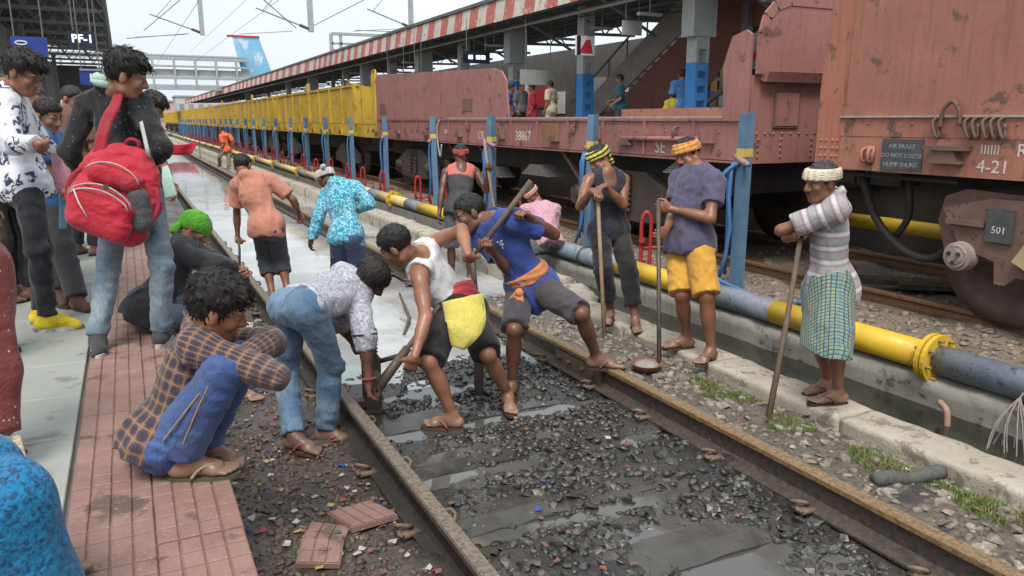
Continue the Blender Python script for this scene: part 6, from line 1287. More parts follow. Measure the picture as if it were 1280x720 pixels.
s.sandals(); dd = depth(s.J['Lw']); tag(MB().tube([at(605,173,dd-.05), at(610,212,dd-.04), at(618,262,dd+.02), at(624,330,dd+.05)], .016, 8).build('wooden_stick', wood, None, True), 'thin stick held up by the man in the red headscarf', 'stick')
# ---- pink shirt sitting on the pipe
s = Person(POSE['pink'], 1.62, 'man in pink checked shirt and red headcloth sitting on the pipe', face=(-.5,-.6,.6), tone=DK, vox=.0135, fine=.0085)
s.build_body(); s.hair('short'); s.eyes(); s.shirt(cloth('pink_check', 'grid', (.60,.30,.38), (.66,.40,.47), (.45,.20,.30), scale=.9), .75, .08, .018, collar=True); s.trousers(cloth('grey_green_trousers', 'plain', (.11,.12,.12), (.08,.09,.09)), 1.9, .014)
s.headwrap(cloth('redpink_wrap', 'bands', (.58,.16,.13), (.55,.42,.38)), .02, .08, .1, .022, tail=[(.03,-.08,.03),(.05,-.10,-.02),(.055,-.08,-.08)]); s.sandals()
# ---- blue tee, pushing the long lever
s = Person(POSE['bluetee'], 1.66, 'man in bright blue tee with orange sash leaning on the long lever', face=(-1,-.45,.35), tone=(.17,.075,.048))
dL, dR = depth(s.J['Lh']), depth(s.J['Rh']); tp = at(664, 226, dL+.02); jk = at(476, 480, 4.42)
axis = nrm(jk - tp); s.hands = {'L': dict(curl=.95, n=CAMRT*-.6 + CAMTO*.5), 'R': dict(curl=.95, n=CAMRT*.3 + CAMTO*-1 + UP*.3)}
s.build_body(); s.hair('short'); s.eyes(); s.shirt(cloth('blue_tee', 'plain', (.045,.085,.33), (.03,.058,.24)), .62, .15, .018, name='t_shirt'); logo(s, -.06, .05, .118, .026, cloth('print_pale', 'plain', (.55,.55,.60)))
s.trousers(cloth('plum_shorts', 'plain', (.075,.065,.080), (.055,.048,.06)), .97, .018, .1, 'shorts', .020)
om = cloth('orange_sash', 'plain', (.66,.26,.11), (.56,.20,.08)); so = s.sash(om, .085, .075, .040, knot=1); B = s.py; kn = s.J['pv'] + .045*s.pz + .165*s.py - .05*s.px_
for k, (dx, ln, w) in enumerate(((-.055,.13,.085), (.0,.20,.06), (.05,.24,.05))): ribbon('sash_end', [kn, kn + dx*.5*-s.px_ + .02*s.py - .05*UP, kn - dx*s.px_*1.2 + .015*s.py - ln*UP], [.05, w, w*1.1], om, so, .012)
MB().sphere(kn, .032, 8, 6).build('knot', om, so, True); o = so.children[-1]; set_attr(o.data, 'gco', [tuple(v.co) for v in o.data.vertices])
s.sandals((.07,.04,.03), (.2,.10,.08)); bluetee = s
# lever and jack
hb_ = empty('shovel', tuple(at(588, 330, dR)), 'long wooden shovel handle gripped by the man in bright blue', 'shovel'); he = at(590, 324, dR + .12)
MB().tube([tp, tp*.5 + he*.5, he], [.019,.019,.018], 10).build('handle', wood_d, hb_, True); hf = at(598, 398, dR + .25); MB().tube([he, he*.6 + hf*.4, hf], [.022,.018,.016], 8).build('iron_shank', iron, hb_, True); MB().box(hf[0]-.03, hf[0]+.03, hf[1]-.012, hf[1]+.012, -.19, hf[2]).build('blade', iron, hb_)
lv = empty('track_jack', tuple(gpt(466, 512, -.19)), 'dark iron rail jack with a slanting lever at the left rail', 'jack'); g0 = gpt(466, 512, -.19); le = at(549, 382, 4.56); axis = nrm(jk - le)
MB().tube([le, le*.5 + jk*.5, jk], [.014,.016,.020], 10).build('lever', wood_d, lv, True); MB().tube([jk + axis*-.26, jk + axis*.06], [.026,.034], 10).build('lever_socket', iron, lv, True)
hx, hy_ = g0[0], g0[1]; MB().box(hx-.09, hx+.09, hy_-.09, hy_+.09, -.2, -.165).build('jack_base', iron, lv); MB().box(hx-.05, hx+.05, hy_-.045, hy_+.045, -.165, .16).build('jack_body', iron, lv); MB().box(hx-.025, hx+.025, hy_-.03, hy_+.03, .16, .34).build('jack_rack', iron, lv)
for k in range(8): MB().box(hx+.025, hx+.04, hy_-.025, hy_+.025, .165+.022*k, .176+.022*k).build('rack_tooth', iron, lv)
MB().bar((hx, hy_, .06), jk, .05, .06).build('jack_arm', iron, lv); MB().box(hx-.16, hx-.05, hy_-.04, hy_+.04, -.15, -.11).build('lifting_toe', iron, lv); MB().tube([(hx+.04, hy_, .12), (hx+.17, hy_-.06, .16)], .016, 8).build('pawl_handle', iron, lv, True)
# ---- white vest
s = Person(POSE['vest'], 1.64, 'man in white vest and black shorts with red sash and yellow cloth, bending', face=(-.75,-.55,-.3), tone=(.30,.14,.085))
s.hands = {'L': dict(curl=.4), 'R': dict(curl=.9, n=CAMTO*-1)}
s.build_body(); s.hair('short'); s.eyes(); s.shirt(cloth('white_vest', 'plain', (.72,.72,.74), (.62,.62,.65)), 0, .0, .012, name='vest', tank=1); s.trousers(cloth('black_shorts', 'plain', (.013,.013,.014), (.022,.02,.02)), .985, .022, .11, 'shorts', .022)
rs = s.sash(cloth('red_sash', 'plain', (.50,.05,.07), (.38,.035,.05)), .12, .055, .034); ym = cloth('yellow_cloth', 'plain', (.62,.54,.13), (.50,.42,.08))
p0 = at(578, 372, 4.36); p1 = at(582, 400, 4.30); p2 = at(572, 435, 4.28); ribbon('hanging_cloth', [p0, p1, at(578, 418, 4.27), p2], [.24, .23, .17, .07], ym, rs, .016)
s.sandals((.12,.05,.04), (.25,.10,.09)); vest = s
# ---- bent man in jeans
for h in 'LR': POSE['bent'][h+'t'] = tuple(V(*POSE['bent'][h+'a']) + .19*nrm(CAMRT*.93 + CAMTO*(.25 if h == 'R' else .4)) + V(0,0,-.05))
s = Person(POSE['bent'], 1.66, 'man in pale grey print shirt and blue jeans bent over the rail jack', face=(.55,-.8,-.1), tone=(.13,.06,.040))
s.hands = {'L': dict(curl=.9), 'R': dict(curl=.9, n=CAMRT)}
s.build_body(); s.hair('short'); s.eyes(); sh = s.shirt(cloth('grey_print', 'specks', (.50,.51,.56), (.19,.20,.27)), 1.35, .0, .020, collar=True); s.trousers(cloth('blue_jeans', 'jeans', (.06,.125,.235), (.22,.32,.43)), 1.99, .013, .02, 'jeans', .004)
for h in 'R':
    a, b = s.J[h+'e'], s.J[h+'w']
    for q in (-.10, .0): c = a + (b-a)*q if q >= 0 else a + (s.J[h+'s']-a)*-q; f = bframe(a, b, s.cx); MB().tube([c + .064*(math.cos(t)*f[0] + math.sin(t)*f[2]) for t in np.linspace(0, 6.28, 20)], .008, 6).build('sleeve_band', cloth('navy_band', 'plain', (.02,.025,.06)), sh, True)
f = bframe(s.J['Re'], s.J['Rw'], s.cx); MB().tube([s.J['Rw'] - .02*f[1] + .033*(math.cos(t)*f[0] + math.sin(t)*f[2]) for t in np.linspace(0, 6.28, 16)], .006, 6).build('wrist_thread', cloth('red_thread', 'plain', (.35,.05,.05)), s.o, True)
s.sandals((.12,.035,.035), (.30,.07,.07)); bent = s
# ---- squatting man in checked shirt
s = Person(POSE['checked'], 1.66, 'young man in brown checked shirt and blue jeans squatting at the platform edge', face=(.85,-.4,-.35), tone=MID, girth=.82, vox=.0095, fine=.0062)
s.hands = {'L': dict(curl=.35), 'R': dict(curl=.35)}
s.build_body(); s.hair('full'); s.eyes(); s.shirt(cloth('plaid_shirt', 'check', (.21,.105,.068), (.030,.033,.06), (.33,.205,.125), scale=1.25), 1.93, .085, .016, collar=True); s.trousers(cloth('bright_jeans', 'jeans', (.045,.085,.25), (.085,.15,.36)), 1.97, .018, .09, 'jeans', .006)
F_ = s.J; s.sandals((.10,.085,.06), (.34,.29,.19), 'slipper'); checked = s
for off in (-.012, .012):
    a, b, c = s.J['Rp'], s.J['Rk'], s.J['Ra']; sd = nrm(CAMTO - .2*CAMRT)
    pts = [a*.85 + b*.15 + sd*.097, a*.5 + b*.5 + sd*.090, b + sd*.070 + UP*.0]; 
    if off > 0: MB().tube(catmull(pts, 5), .0035, 5).build('seam', cloth('tan_thread', 'plain', (.42,.27,.12)), s.o, True)
pts = [b + sd*.072, b*.6 + c*.4 + sd*.074, b*.15 + c*.85 + sd*.06]; MB().tube(catmull(pts, 5), .0035, 5).build('seam', cloth('tan_thread', 'plain', (.42,.27,.12)), s.o, True)
# ---- dark grey shirt, green head cloth, sitting on the platform edge
s = Person(POSE['greensq'], 1.64, 'man in dark grey shirt with bright green head cloth sitting on platform edge', face=(.8,-.6,-.2), tone=MID)
s.build_body(); s.hair('short'); s.eyes(); s.shirt(cloth('charcoal_shirt', 'plain', (.036,.035,.042), (.05,.048,.055)), 1.6, .08, .020); s.trousers(cloth('grey_jeans', 'jeans', (.10,.13,.18), (.18,.22,.28)), 1.9, .014, name='jeans'); s.headwrap(cloth('green_cloth', 'plain', (.13,.44,.035), (.09,.33,.03)), -.02, .2, .2, .022, full=True, tail=[(.03,-.09,.0),(.05,-.10,-.06),(.06,-.09,-.10)]); s.sandals((.10,.05,.04), (.2,.09,.08))
# ---- boy with the red bag
s = Person(POSE['boy'], 1.70, 'youth in black shirt and jeans with mint neck scarf carrying a red backpack', face=(.85,-.3,-.4), tone=LT, girth=.84)
s.shoes = 1; s.build_body(); s.hair('top'); s.eyes(); s.shirt(cloth('black_dotted_shirt', 'dots', (.013,.013,.016), (.16,.16,.18), scale=1.2), 1.62, .09, .014, collar=True); s.trousers(cloth('faded_jeans', 'jeans', (.075,.125,.18), (.34,.42,.46), scale=.8), 1.98, .014, .1, 'jeans', .004)
mint = cloth('mint_scarf', 'plain', (.40,.56,.48), (.32,.46,.40)); c = s.J['nk'] + .05*s.cz
for k, (r, z) in enumerate(((.082, -.012), (.078, .02))):
    pts = [c + (r + .008*math.sin(3*a))*(math.cos(a)*s.cx + math.sin(a)*s.cy) + (z + .012*math.sin(a*2+k))*s.cz for a in np.linspace(0, 6.28, 22)]; m = MB().tube(pts, .026, 8); o = m.build('neck_scarf', mint, s.o, True); set_attr(o.data, 'gco', [tuple(v.co) for v in o.data.vertices])
s.shoe(cloth('dark_canvas', 'plain', (.06,.06,.065), (.04,.04,.045)), paint('pale_sole', (.55,.52,.47), (.42,.39,.35), .7, 20.)); boy = s
# ---- red backpack
bp = empty('red_backpack', tuple(at(145, 300, 4.3)), 'big red backpack with grey mesh pocket slung on the youth in black', 'backpack')
m_bag = cloth('red_bag_cloth', 'plain', (.50,.022,.045), (.40,.016,.035), rough=.6); m_bag2 = cloth('dark_red_bag_cloth', 'plain', (.33,.012,.03), (.26,.01,.025), rough=.6); m_mesh = cloth('grey_mesh', 'specks', (.085,.085,.095), (.05,.05,.055)); m_zip = paint('bag_piping', (.45,.42,.42), (.30,.25,.26), .5, 30.)
bc = at(146, 242, 4.30); bx_ = nrm(camr*.93 + camu*-.30 + camf*.22); bz_ = nrm(camu*.95 + camr*.30); by_ = np.cross(bz_, bx_); bz_ = np.cross(bx_, by_); BA = np.stack([bx_, by_, bz_])
def bagpt(x, y, z): return bc + x*bx_ + y*by_ + z*bz_
def bagpart(name, mat, cones, wr, vox=.0075):
    F = Field(vox)
    for a, b, r1, r2, k in cones: F.cone(bagpt(*a), bagpt(*b), r1, r2, k, sq=(by_, .8))
    F.post.append(lambda p, v: v + wr*wrinkle(p, 1.5, 3.)); o, v = body_mesh(name, [F.mesh()], mat, bp); set_attr(o.data, 'gco', (v - bc) @ BA.T); return o
bagpart('bag_body', m_bag, [((-.12,.03,-.16),(.12,.03,-.18),.10,.09,.05), ((-.13,.03,-.02),(.13,.03,-.02),.12,.11,.08), ((-.11,.03,.12),(.09,.03,.13),.105,.095,.08), ((-.06,.03,.20),(.04,.03,.21),.075,.07,.06)], .007)
bagpart('front_pocket', m_bag, [((-.12,-.075,-.17),(.08,-.075,-.19),.075,.07,.05), ((-.13,-.08,-.06),(.07,-.08,-.08),.085,.075,.06)], .005)
bagpart('top_pocket', m_bag, [((-.10,-.07,.09),(.07,-.07,.09),.065,.06,.05)], .005)
bagpart('mesh_pocket', m_mesh, [((.125,-.06,.02),(.175,-.04,-.10),.055,.065,.04)], .003)
def arc(x0, x1, zb, h, y, n=16): return [bagpt(x0 + (x1-x0)*t, y - .02*math.sin(math.pi*t), zb + h*math.sin(math.pi*t)**.6) for t in np.linspace(0, 1, n)]
for a in (arc(-.20,.13,-.06,.085,-.125), arc(-.19,.12,-.07,.065,-.145), arc(-.16,.12,.085,.07,-.105)): MB().tube(a, .0045, 6).build('zip', m_zip, bp, True)
MB().tube([bagpt(-.17,-.150,-.04), bagpt(-.12,-.166,-.10), bagpt(-.06,-.168,-.16)], .0045, 6).build('white_piping', paint('white_piping', (.6,.55,.55), (.5,.45,.45)), bp, True)
for q in (-1, 1): ribbon('side_strap', [bagpt(.19*q,-.03,.10), bagpt(.235*q,-.05,.0), bagpt(.22*q,-.05,-.12)], .022, m_bag2, bp, .006)
MB().box(-.012,.012,-.004,.004,-.015,.015).build('buckle', m_mesh, bp); bpy.data.objects['buckle'].matrix_parent_inverse = Matrix.Identity(4); bpy.data.objects['buckle'].location = tuple(bagpt(-.02,-.15,.02) - np.array(bp.location)); 
MB().tube(catmull([bagpt(-.05,.03,.26), bagpt(-.03,.02,.31), bagpt(.02,.02,.31), bagpt(.03,.03,.265)], 4), .011, 7).build('top_loop', m_bag2, bp, True)
sp = [at(124, 192, 4.25), at(126, 176, 4.25), at(133, 152, 4.27), at(143, 132, 4.31), s.J['nk']*.55 + s.J['Rs']*.45 + .075*s.cz, s.J['nk']*.5 + s.J['Rs']*.5 + .16*s.cy - .06*s.cz]
ribbon('shoulder_strap', sp, [.07,.068,.066,.064,.06,.05], m_bag2, bp, .014)
st2 = [s.J['Rw'] + .03*CAMTO + .02*UP, at(186, 195, 4.3), at(179, 165, 4.3), at(176, 152, 4.33)]; ribbon('hanging_strap', st2, .022, cloth('pale_strap', 'plain', (.5,.5,.46)), bp, .006)
# ---- man in floral shirt
s = Person(POSE['floral'], 1.74, 'man in white floral shirt, black trousers and yellow shoes with folded arms', face=(.92,-.45,-.1), tone=MID)
s.shoes = 1; s.hands = {'L': dict(curl=.8), 'R': dict(curl=.8)}; s.build_body(); s.hair('top'); s.eyes(); s.shirt(cloth('floral_shirt', 'blots', (.70,.71,.76), (.03,.04,.11), scale=.8), 1.88, .10, .018, collar=True); s.trousers(cloth('black_jeans', 'jeans', (.012,.014,.02), (.02,.023,.03)), 1.97, .013)
s.shoe(cloth('yellow_shoe', 'plain', (.72,.55,.03), (.62,.45,.02)), paint('shoe_sole', (.10,.10,.10), (.6,.6,.58), .6, 18.))
gl = MB()
for q in (-1, 1): gl.tube([s.hp(q*.032 + .021*math.cos(t), .102, .008 + .016*math.sin(t)) for t in np.linspace(0, 6.28, 14)], .0022, 5)
gl.tube([s.hp(-.012,.104,.012), s.hp(.012,.104,.012)], .002, 5)
for q in (-1, 1): gl.tube([s.hp(q*.053,.098,.012), s.hp(q*.076,.03,.012), s.hp(q*.080,-.02,.005)], .0022, 5)
gl.build('glasses', paint('glasses_frame', (.02,.02,.02), (.03,.03,.03), .3, 9.), s.o, True); floral = s
# ---- the others at the left
s = Person(POSE['brownman'], 1.66, 'older man in grey shirt and brown trousers behind the floral shirt', face=(.9,-.4,.1), tone=(.36,.18,.12), vox=.0145, fine=.0085)
s.build_body(); s.hair('crop', (.05,.045,.04)); s.eyes(); s.shirt(cloth('grey_brown_shirt', 'plain', (.16,.14,.12), (.12,.10,.09)), .8, .12, .016, collar=True); s.trousers(cloth('brown_trousers', 'plain', (.105,.075,.058), (.08,.055,.044)), 1.95, .022, flare=.012); s.sandals((.05,.03,.025), (.09,.05,.04))
s = Person(POSE['bluepink'], 1.60, 'man in blue shirt with pink cloth, grey trousers and brown shoes', face=(.85,-.4,.2), tone=(.34,.17,.115), vox=.0145, fine=.0085)
s.shoes = 1; s.build_body(); s.hair('short'); s.eyes(); s.shirt(cloth('sky_shirt', 'plain', (.05,.20,.50), (.04,.16,.42)), .9, .14, .016); s.trousers(cloth('grey_trousers', 'plain', (.060,.060,.065), (.045,.045,.05)), 1.96, .020, flare=.012); s.shoe(cloth('brown_shoe', 'plain', (.13,.05,.04), (.10,.04,.03)), paint('dark_sole', (.03,.03,.03), (.05,.05,.05)))
ribbon('pink_cloth', [at(64,186,5.42), at(72,205,5.32), at(78,226,5.30), at(77,243,5.32)], [.06,.10,.10,.09], cloth('pink_towel', 'plain', (.66,.30,.40), (.58,.26,.36)), s.o, .014); ribbon('blue_cloth', [at(76,222,5.40), at(79,250,5.38), at(78,286,5.38)], [.08,.06,.05], cloth('pale_blue_towel', 'plain', (.25,.45,.62), (.2,.38,.55)), s.o, .012)
s = Person(POSE['oldman'], 1.62, 'white haired old man standing behind the youth in black', face=(.6,-.4,.6), tone=(.32,.16,.105), vox=.0145, fine=.0085)
s.build_body(); s.hair('crop', (.38,.37,.36)); s.eyes(); s.shirt(cloth('white_kurta', 'plain', (.52,.50,.47), (.44,.42,.40)), 1.5, .25, .02, 'kurta'); s.trousers(cloth('dhoti_white', 'plain', (.5,.48,.45)), 1.9, .02); s.sandals()
s = Person(POSE['behindboy'], 1.60, 'dark haired boy with mint cloth standing beyond the youth in black', face=(.8,-.5,.0), tone=MID, vox=.0145, fine=.0085)
s.build_body(); s.hair('full'); s.eyes(); s.shirt(cloth('dark_tee', 'plain', (.03,.035,.05), (.02,.025,.035)), .7, .12, .016, name='t_shirt'); s.trousers(cloth('blue_grey_jeans', 'jeans', (.06,.10,.16), (.12,.18,.25)), 1.95, .014, name='jeans'); ribbon('mint_cloth', [at(206,208,6.55), at(209,225,6.5), at(214,247,6.5)], [.05,.10,.10], mint, s.o, .012); s.sandals()
# ---- orange tee
s = Person(POSE['orange'], 1.66, 'man in salmon orange tee and rolled grey trousers seen from behind in the water', face=(.1,-.6,-1), tone=DK, vox=.0135, fine=.0085)
s.hands = {'L': dict(curl=.9), 'R': dict(curl=.5)}; s.build_body(); s.hair('short'); s.shirt(cloth('salmon_tee', 'plain', (.54,.235,.165), (.46,.19,.13)), .78, .12, .020, name='t_shirt'); s.trousers(cloth('slate_trousers', 'plain', (.060,.066,.075), (.045,.05,.058)), 1.42, .020, .1, flare=.014)
tag(MB().tube([s.J['Lh'] + V(0,.0,.10), s.J['Lh'] + V(.0,-.02,-.02), s.J['Lh'] + V(-.03,-.06,-.36)], .013, 7).build('short_rod', iron, None, True), 'short dark rod in the left hand of the man in orange', 'rod')
# ---- turquoise shirt
s = Person(POSE['turq'], 1.64, 'man in turquoise printed shirt, navy shorts and white head cloth from behind', face=(-.5,-.7,-.6), tone=(.11,.05,.035), vox=.0135, fine=.0085)
s.build_body(); s.hair('short'); s.shirt(cloth('turquoise_print', 'crackle', (.035,.34,.48), (.45,.66,.72), (.02,.22,.36)), 1.95, .12, .020); s.trousers(cloth('navy_shorts', 'plain', (.065,.085,.18), (.05,.065,.14)), 1.02, .02, .1, 'shorts', .03); s.headwrap(cloth('white_wrap', 'plain', (.70,.68,.66), (.55,.53,.52)), .01, .09, .3, .026, tail=[(-.04,-.08,.06),(-.05,-.12,.06),(-.04,-.14,.04)])
# ---- far worker
s = Person(POSE['farvest'], 1.64, 'far worker in orange vest bending beside the flooded track', face=(-.7,-.6,.2), tone=DK, vox=.02, fine=.013)
s.build_body(); s.hair('short'); s.shirt(cloth('hivis_orange', 'plain', (.85,.17,.06), (.75,.14,.05)), .8, .10, .02, name='vest'); s.trousers(cloth('khaki_trousers', 'plain', (.20,.165,.125), (.16,.13,.10)), 1.95, .02)

# ================================================================ PEOPLE ON THE FAR PLATFORM AND AT THE LEFT EDGE
def stand(loc, head, h=1.65, arm=0., walk=0.):
    k = h/1.65; f = V(math.sin(head), math.cos(head), 0); r = V(math.cos(head), -math.sin(head), 0); L = V(*loc)
    P = lambda x, y, z: tuple(L + k*(x*r + y*f + z*UP)); J = dict(hd=P(0,.03,1.53), nk=P(0,-.01,1.36), pv=P(0,0,.90))
    for n, q in (('R', 1), ('L', -1)):
        w = walk*q; b = arm if q > 0 else arm*.6
        J.update({n+'s': P(.175*q,-.01,1.33), n+'e': P(.23*q,-.03+.05*b-w*.3,1.06+.02*b), n+'w': P(.21*q,.07+.20*b-w*.5,.83+.25*b), n+'h': P(.19*q,.12+.28*b-w*.6,.70+.33*b), n+'p': P(.095*q,0,.87), n+'k': P(.10*q,.04+w*.5,.47), n+'a': P(.10*q,-.02+w,.085), n+'t': P(.13*q,.16+w,.03)})
    return J
def far_person(px, X_, head, h, label, shirt_c, trou_c, z=1.0, arm=0., walk=0., hairc=BLACKH, wrap=None, sleeve=.8, hem=.1):
    X_ += .8; d = camf + camr*(px-640)/960.; d = d/d[0]*X_; s = Person(stand((X_, d[1], z), head, h, arm, walk), h, label, 'passengers on the far platform', (0,0,1), MID, vox=.02, fine=.013)
    f = V(math.sin(head), math.cos(head), -.15); s.fdir = nrm(f); s.hy = s.fdir; s.hz = nrm(UP - (UP @ s.hy)*s.hy); s.hx = np.cross(s.hy, s.hz); s.HA = np.stack([s.hx, s.hy, s.hz])
    s.build_body(); s.hair('short', hairc); n = label.replace(' ', '_')[:24]; s.shirt(cloth(n+'_top', 'plain', shirt_c), sleeve, hem, .022); s.trousers(cloth(n+'_low', 'plain', trou_c), 1.95, .022); return s
far_person(664, 9.75, -1.2, 1.62, 'woman in bright red kurta among passengers on the far platform', (.55,.03,.08), (.45,.40,.38), hem=.35, sleeve=1.3)
far_person(638, 9.7, 2.2, 1.66, 'man in blue shirt left of the woman in red on the far platform', (.07,.11,.28), (.10,.18,.35))
far_person(622, 9.9, 1.6, 1.64, 'man in dark shirt, leftmost of the passengers beyond the low wagon', (.035,.035,.04), (.03,.03,.035))
far_person(651, 9.9, 2.9, 1.68, 'man in grey shirt between the blue shirt and the red kurta', (.15,.15,.17), (.04,.04,.05))
far_person(686, 9.8, -.5, 1.66, 'man in cream shirt right of the woman in red on the far platform', (.58,.50,.36), (.50,.45,.36))
far_person(768, 10.2, -1.0, 1.70, 'man in teal shirt beside the stair on the far platform', (.02,.10,.14), (.05,.06,.10), arm=.8)
far_person(841, 10.4, .4, 1.70, 'man in light blue shirt beside the grey column on the far platform', (.09,.24,.55), (.04,.04,.05))
far_person(831, 10.2, .5, 1.20, 'child in yellow top beside the man in light blue', (.60,.48,.06), (.3,.3,.12))
far_person(905, 15.8, -1.2, 1.68, 'man in dark clothes behind the counter stall on the far platform', (.05,.05,.06), (.04,.04,.05))
for k, (px, X_, lb, c) in enumerate(((455, 9.6, 'person in white seen in the gap between yellow and brown wagons', (.6,.6,.62)),)): far_person(px, X_, 2.5, 1.66, lb, c, (.05,.06,.1))
# crowd deeper on the near platform
for k, (px, py, z, lb, c, c2, hc) in enumerate(((98, 300, PZ, 'person in yellow top far along the near platform', (.5,.38,.06), (.08,.07,.07), BLACKH), (118, 290, PZ, 'person in maroon top far along the near platform', (.25,.07,.07), (.06,.06,.08), BLACKH), (72, 310, PZ, 'person in grey top behind the man in blue', (.2,.2,.2), (.06,.06,.08), BLACKH))):
    p = gpt(px, py - 40, z); s = Person(stand(p, .6 - .5*k, 1.62), 1.62, lb, None, (.5,0,.8), MID, vox=.018, fine=.012); s.build_body(); s.hair('short', hc); s.shirt(cloth('crowd_top_%d' % k, 'plain', c), .8, .1, .02); s.trousers(cloth('crowd_low_%d' % k, 'plain', c2), 1.95, .02)
for k, (px, py, hd_, lb, c, c2) in enumerate(((30, 372, .9, 'man in dark green shirt deeper in the crowd at the left', (.06,.10,.07), (.05,.05,.055)), (-6, 380, .8, 'man in mustard shirt at the left edge of the crowd', (.33,.22,.06), (.07,.06,.05)), (62, 330, .7, 'man in pale shirt behind the man in blue', (.45,.43,.40), (.07,.07,.08)), (110, 318, .7, 'person in brown shirt behind the old man', (.18,.10,.07), (.06,.06,.08)))):
    p = gpt(px, py, PZ); s = Person(stand(p, hd_, 1.66), 1.66, lb, None, (.85,-.3,.1), MID, vox=.019, fine=.012); s.build_body(); s.hair('short'); s.shirt(cloth('crowd_b_top_%d' % k, 'plain', c), .8, .1, .02); s.trousers(cloth('crowd_b_low_%d' % k, 'plain', c2), 1.95, .02); s.sandals()
# person at the left edge in a maroon dotted kurta
p = gpt(-42, 585, PZ); J = stand(p, 1.9, 1.58); s = Person(J, 1.58, 'person in maroon dotted kurta with pale border, mostly cut by the left edge', None, (.9,-.3,-.1), MID, vox=.014, fine=.010)
mk = cloth('maroon_dotted', 'dots', (.20,.045,.045), (.55,.45,.40), scale=1.1); s.build_body(); s.hair('short'); s.shirt(mk, 1.6, .12, .02, 'kurta'); s.trousers(cloth('beige_leggings', 'plain', (.45,.36,.22), (.38,.30,.18)), 1.9, .02, flare=.02)
bord = cloth('pale_border', 'specks', (.55,.47,.33), (.25,.16,.10)); k0 = gpt(14, 600, PZ)
F = Field(.011); a = at(4, 330, 3.0); b = at(14, 470, 2.95); c = at(20, 540, 2.92); F.cone(a + CAMRT*-.08, b + CAMRT*-.07, .10, .085, .05).cone(b + CAMRT*-.07, c + CAMRT*-.05, .085, .055, .05, cut=.0); F.post.append(lambda p, v: v + .012*wrinkle(p*np.array([1.3,1.3,.3]), 1.)); o, v = body_mesh('kurta_panel', [F.mesh()], mk, s.o); set_attr(o.data, 'gco', v)
ribbon('kurta_border', [at(20,545,2.84), at(24,575,2.82), at(25,605,2.8)], [.03,.05,.03], bord, s.o, .012); s.sandals()
# person further left whose black shoe shows
p = gpt(14, 452, PZ); J = stand(p + V(-.16,.10,0), 1.75, 1.66); s = Person(J, 1.66, 'person outside the left edge whose black shoe shows on the grey slabs', None, (.9,0,0), MID, vox=.018, fine=.009); s.shoes = 1
s.build_body(); s.hair('short'); s.shirt(cloth('grey_outer_shirt', 'plain', (.2,.2,.22)), .8, .1, .018); s.trousers(cloth('dark_outer_trousers', 'plain', (.03,.03,.035)), 1.95, .018); s.shoe(cloth('black_shoe', 'plain', (.02,.02,.022), (.03,.03,.03)), paint('dark_sole', (.03,.03,.03), (.05,.05,.05)))
# seated figure in blue printed cloth, bottom left
L = V(-.675, 2.14, PZ); f = nrm(V(.93,.36,0)); r = V(f[1], -f[0], 0); Q = lambda x, y, z: tuple(L + x*r + y*f + z*UP)
J = dict(hd=Q(0,-.02,.86), nk=Q(0,-.06,.68), pv=Q(0,-.02,.17))
for n, q in (('R', 1), ('L', -1)): J.update({n+'s': Q(.17*q,-.05,.64), n+'e': Q(.24*q,.02,.40), n+'w': Q(.12*q,.16,.28), n+'h': Q(.06*q,.18,.16), n+'p': Q(.09*q,.0,.15), n+'k': Q(.11*q,.30,.40), n+'a': Q(.11*q,.36,.085), n+'t': Q(.12*q,.50,.04)})
s = Person(J, 1.55, 'seated person under bright blue printed cloth at the bottom left corner', None, (.9,-.2,-.3), MID, vox=.013, fine=.010); s.build_body(); s.hair('full'); bm_ = cloth('blue_print_cloth', 'specks', (.012,.215,.45), (.012,.045,.15), scale=1.3)
s.shirt(bm_, 1.7, .08, .025); F = Field(.013); j = s.J
for n in 'LR': F.cone(j[n+'p'], j[n+'k'], .13, .09, .08).cone(j[n+'k'], j[n+'a'] + V(0,0,-.02), .09, .10, .08)
F.ell(j['pv'], np.eye(3), np.array([.24,.24,.17]), .06); F.cone(V(*Q(0,.2,.1)), V(*Q(0,.1,.3)), .2, .15, .1); F.post.append(lambda p, v: np.maximum(v + .007*wrinkle(p*np.array([1.2,1.2,.5]), .8, 2.), PZ + .006 - p[:, 2])); o, v = body_mesh('draped_cloth', [F.mesh()], bm_, s.o); set_attr(o.data, 'gco', v)

# ================================================================ SMALL THINGS ON THE GROUND
for k, (px, py, rz, lb, nx, ny) in enumerate(((463, 652, .25, 'broken red paving tile lying flat beside the left rail', 4, 3), (402, 668, -.5, 'broken red tile corner tilted in the mud near the platform', 3, 2), (398, 694, -.35, 'wedge of broken red tile, nearest the platform corner', 3, 2))):
    p = gpt(px, py, -.15); m = MB().box(-.004, nx*.056+.001, -.004, ny*.075+.001, -.03, -.008)
    for i in range(nx):
        for jj in range(ny):
            if k and i == nx-1 and jj == ny-1: continue
            m.box(i*.056+.002, (i+1)*.056-.004, jj*.075+.002, (jj+1)*.075-.004, -.0085, 0, .003)
    o = m.build('broken_tile', m_tile); o.location = tuple(p + V(-.1,-.08,.045)); o.rotation_euler = (.10*(k-1), .08, rz); tag(o, lb, 'tile', 'broken tiles by the rail')
lit = []; rr = random.Random(5)
cols = [((.03,.08,.32),'blue'),((.45,.43,.40),'white'),((.33,.07,.06),'red'),((.42,.33,.13),'yellow'),((.09,.16,.10),'green'),((.22,.11,.08),'brown')]
pm = [paint('litter_'+n, c, tuple(x*.6 for x in c), .5, 30.) for c, n in cols]
lm = bpy.data.meshes.new('litter'); vs = []; fs = []; mi = []
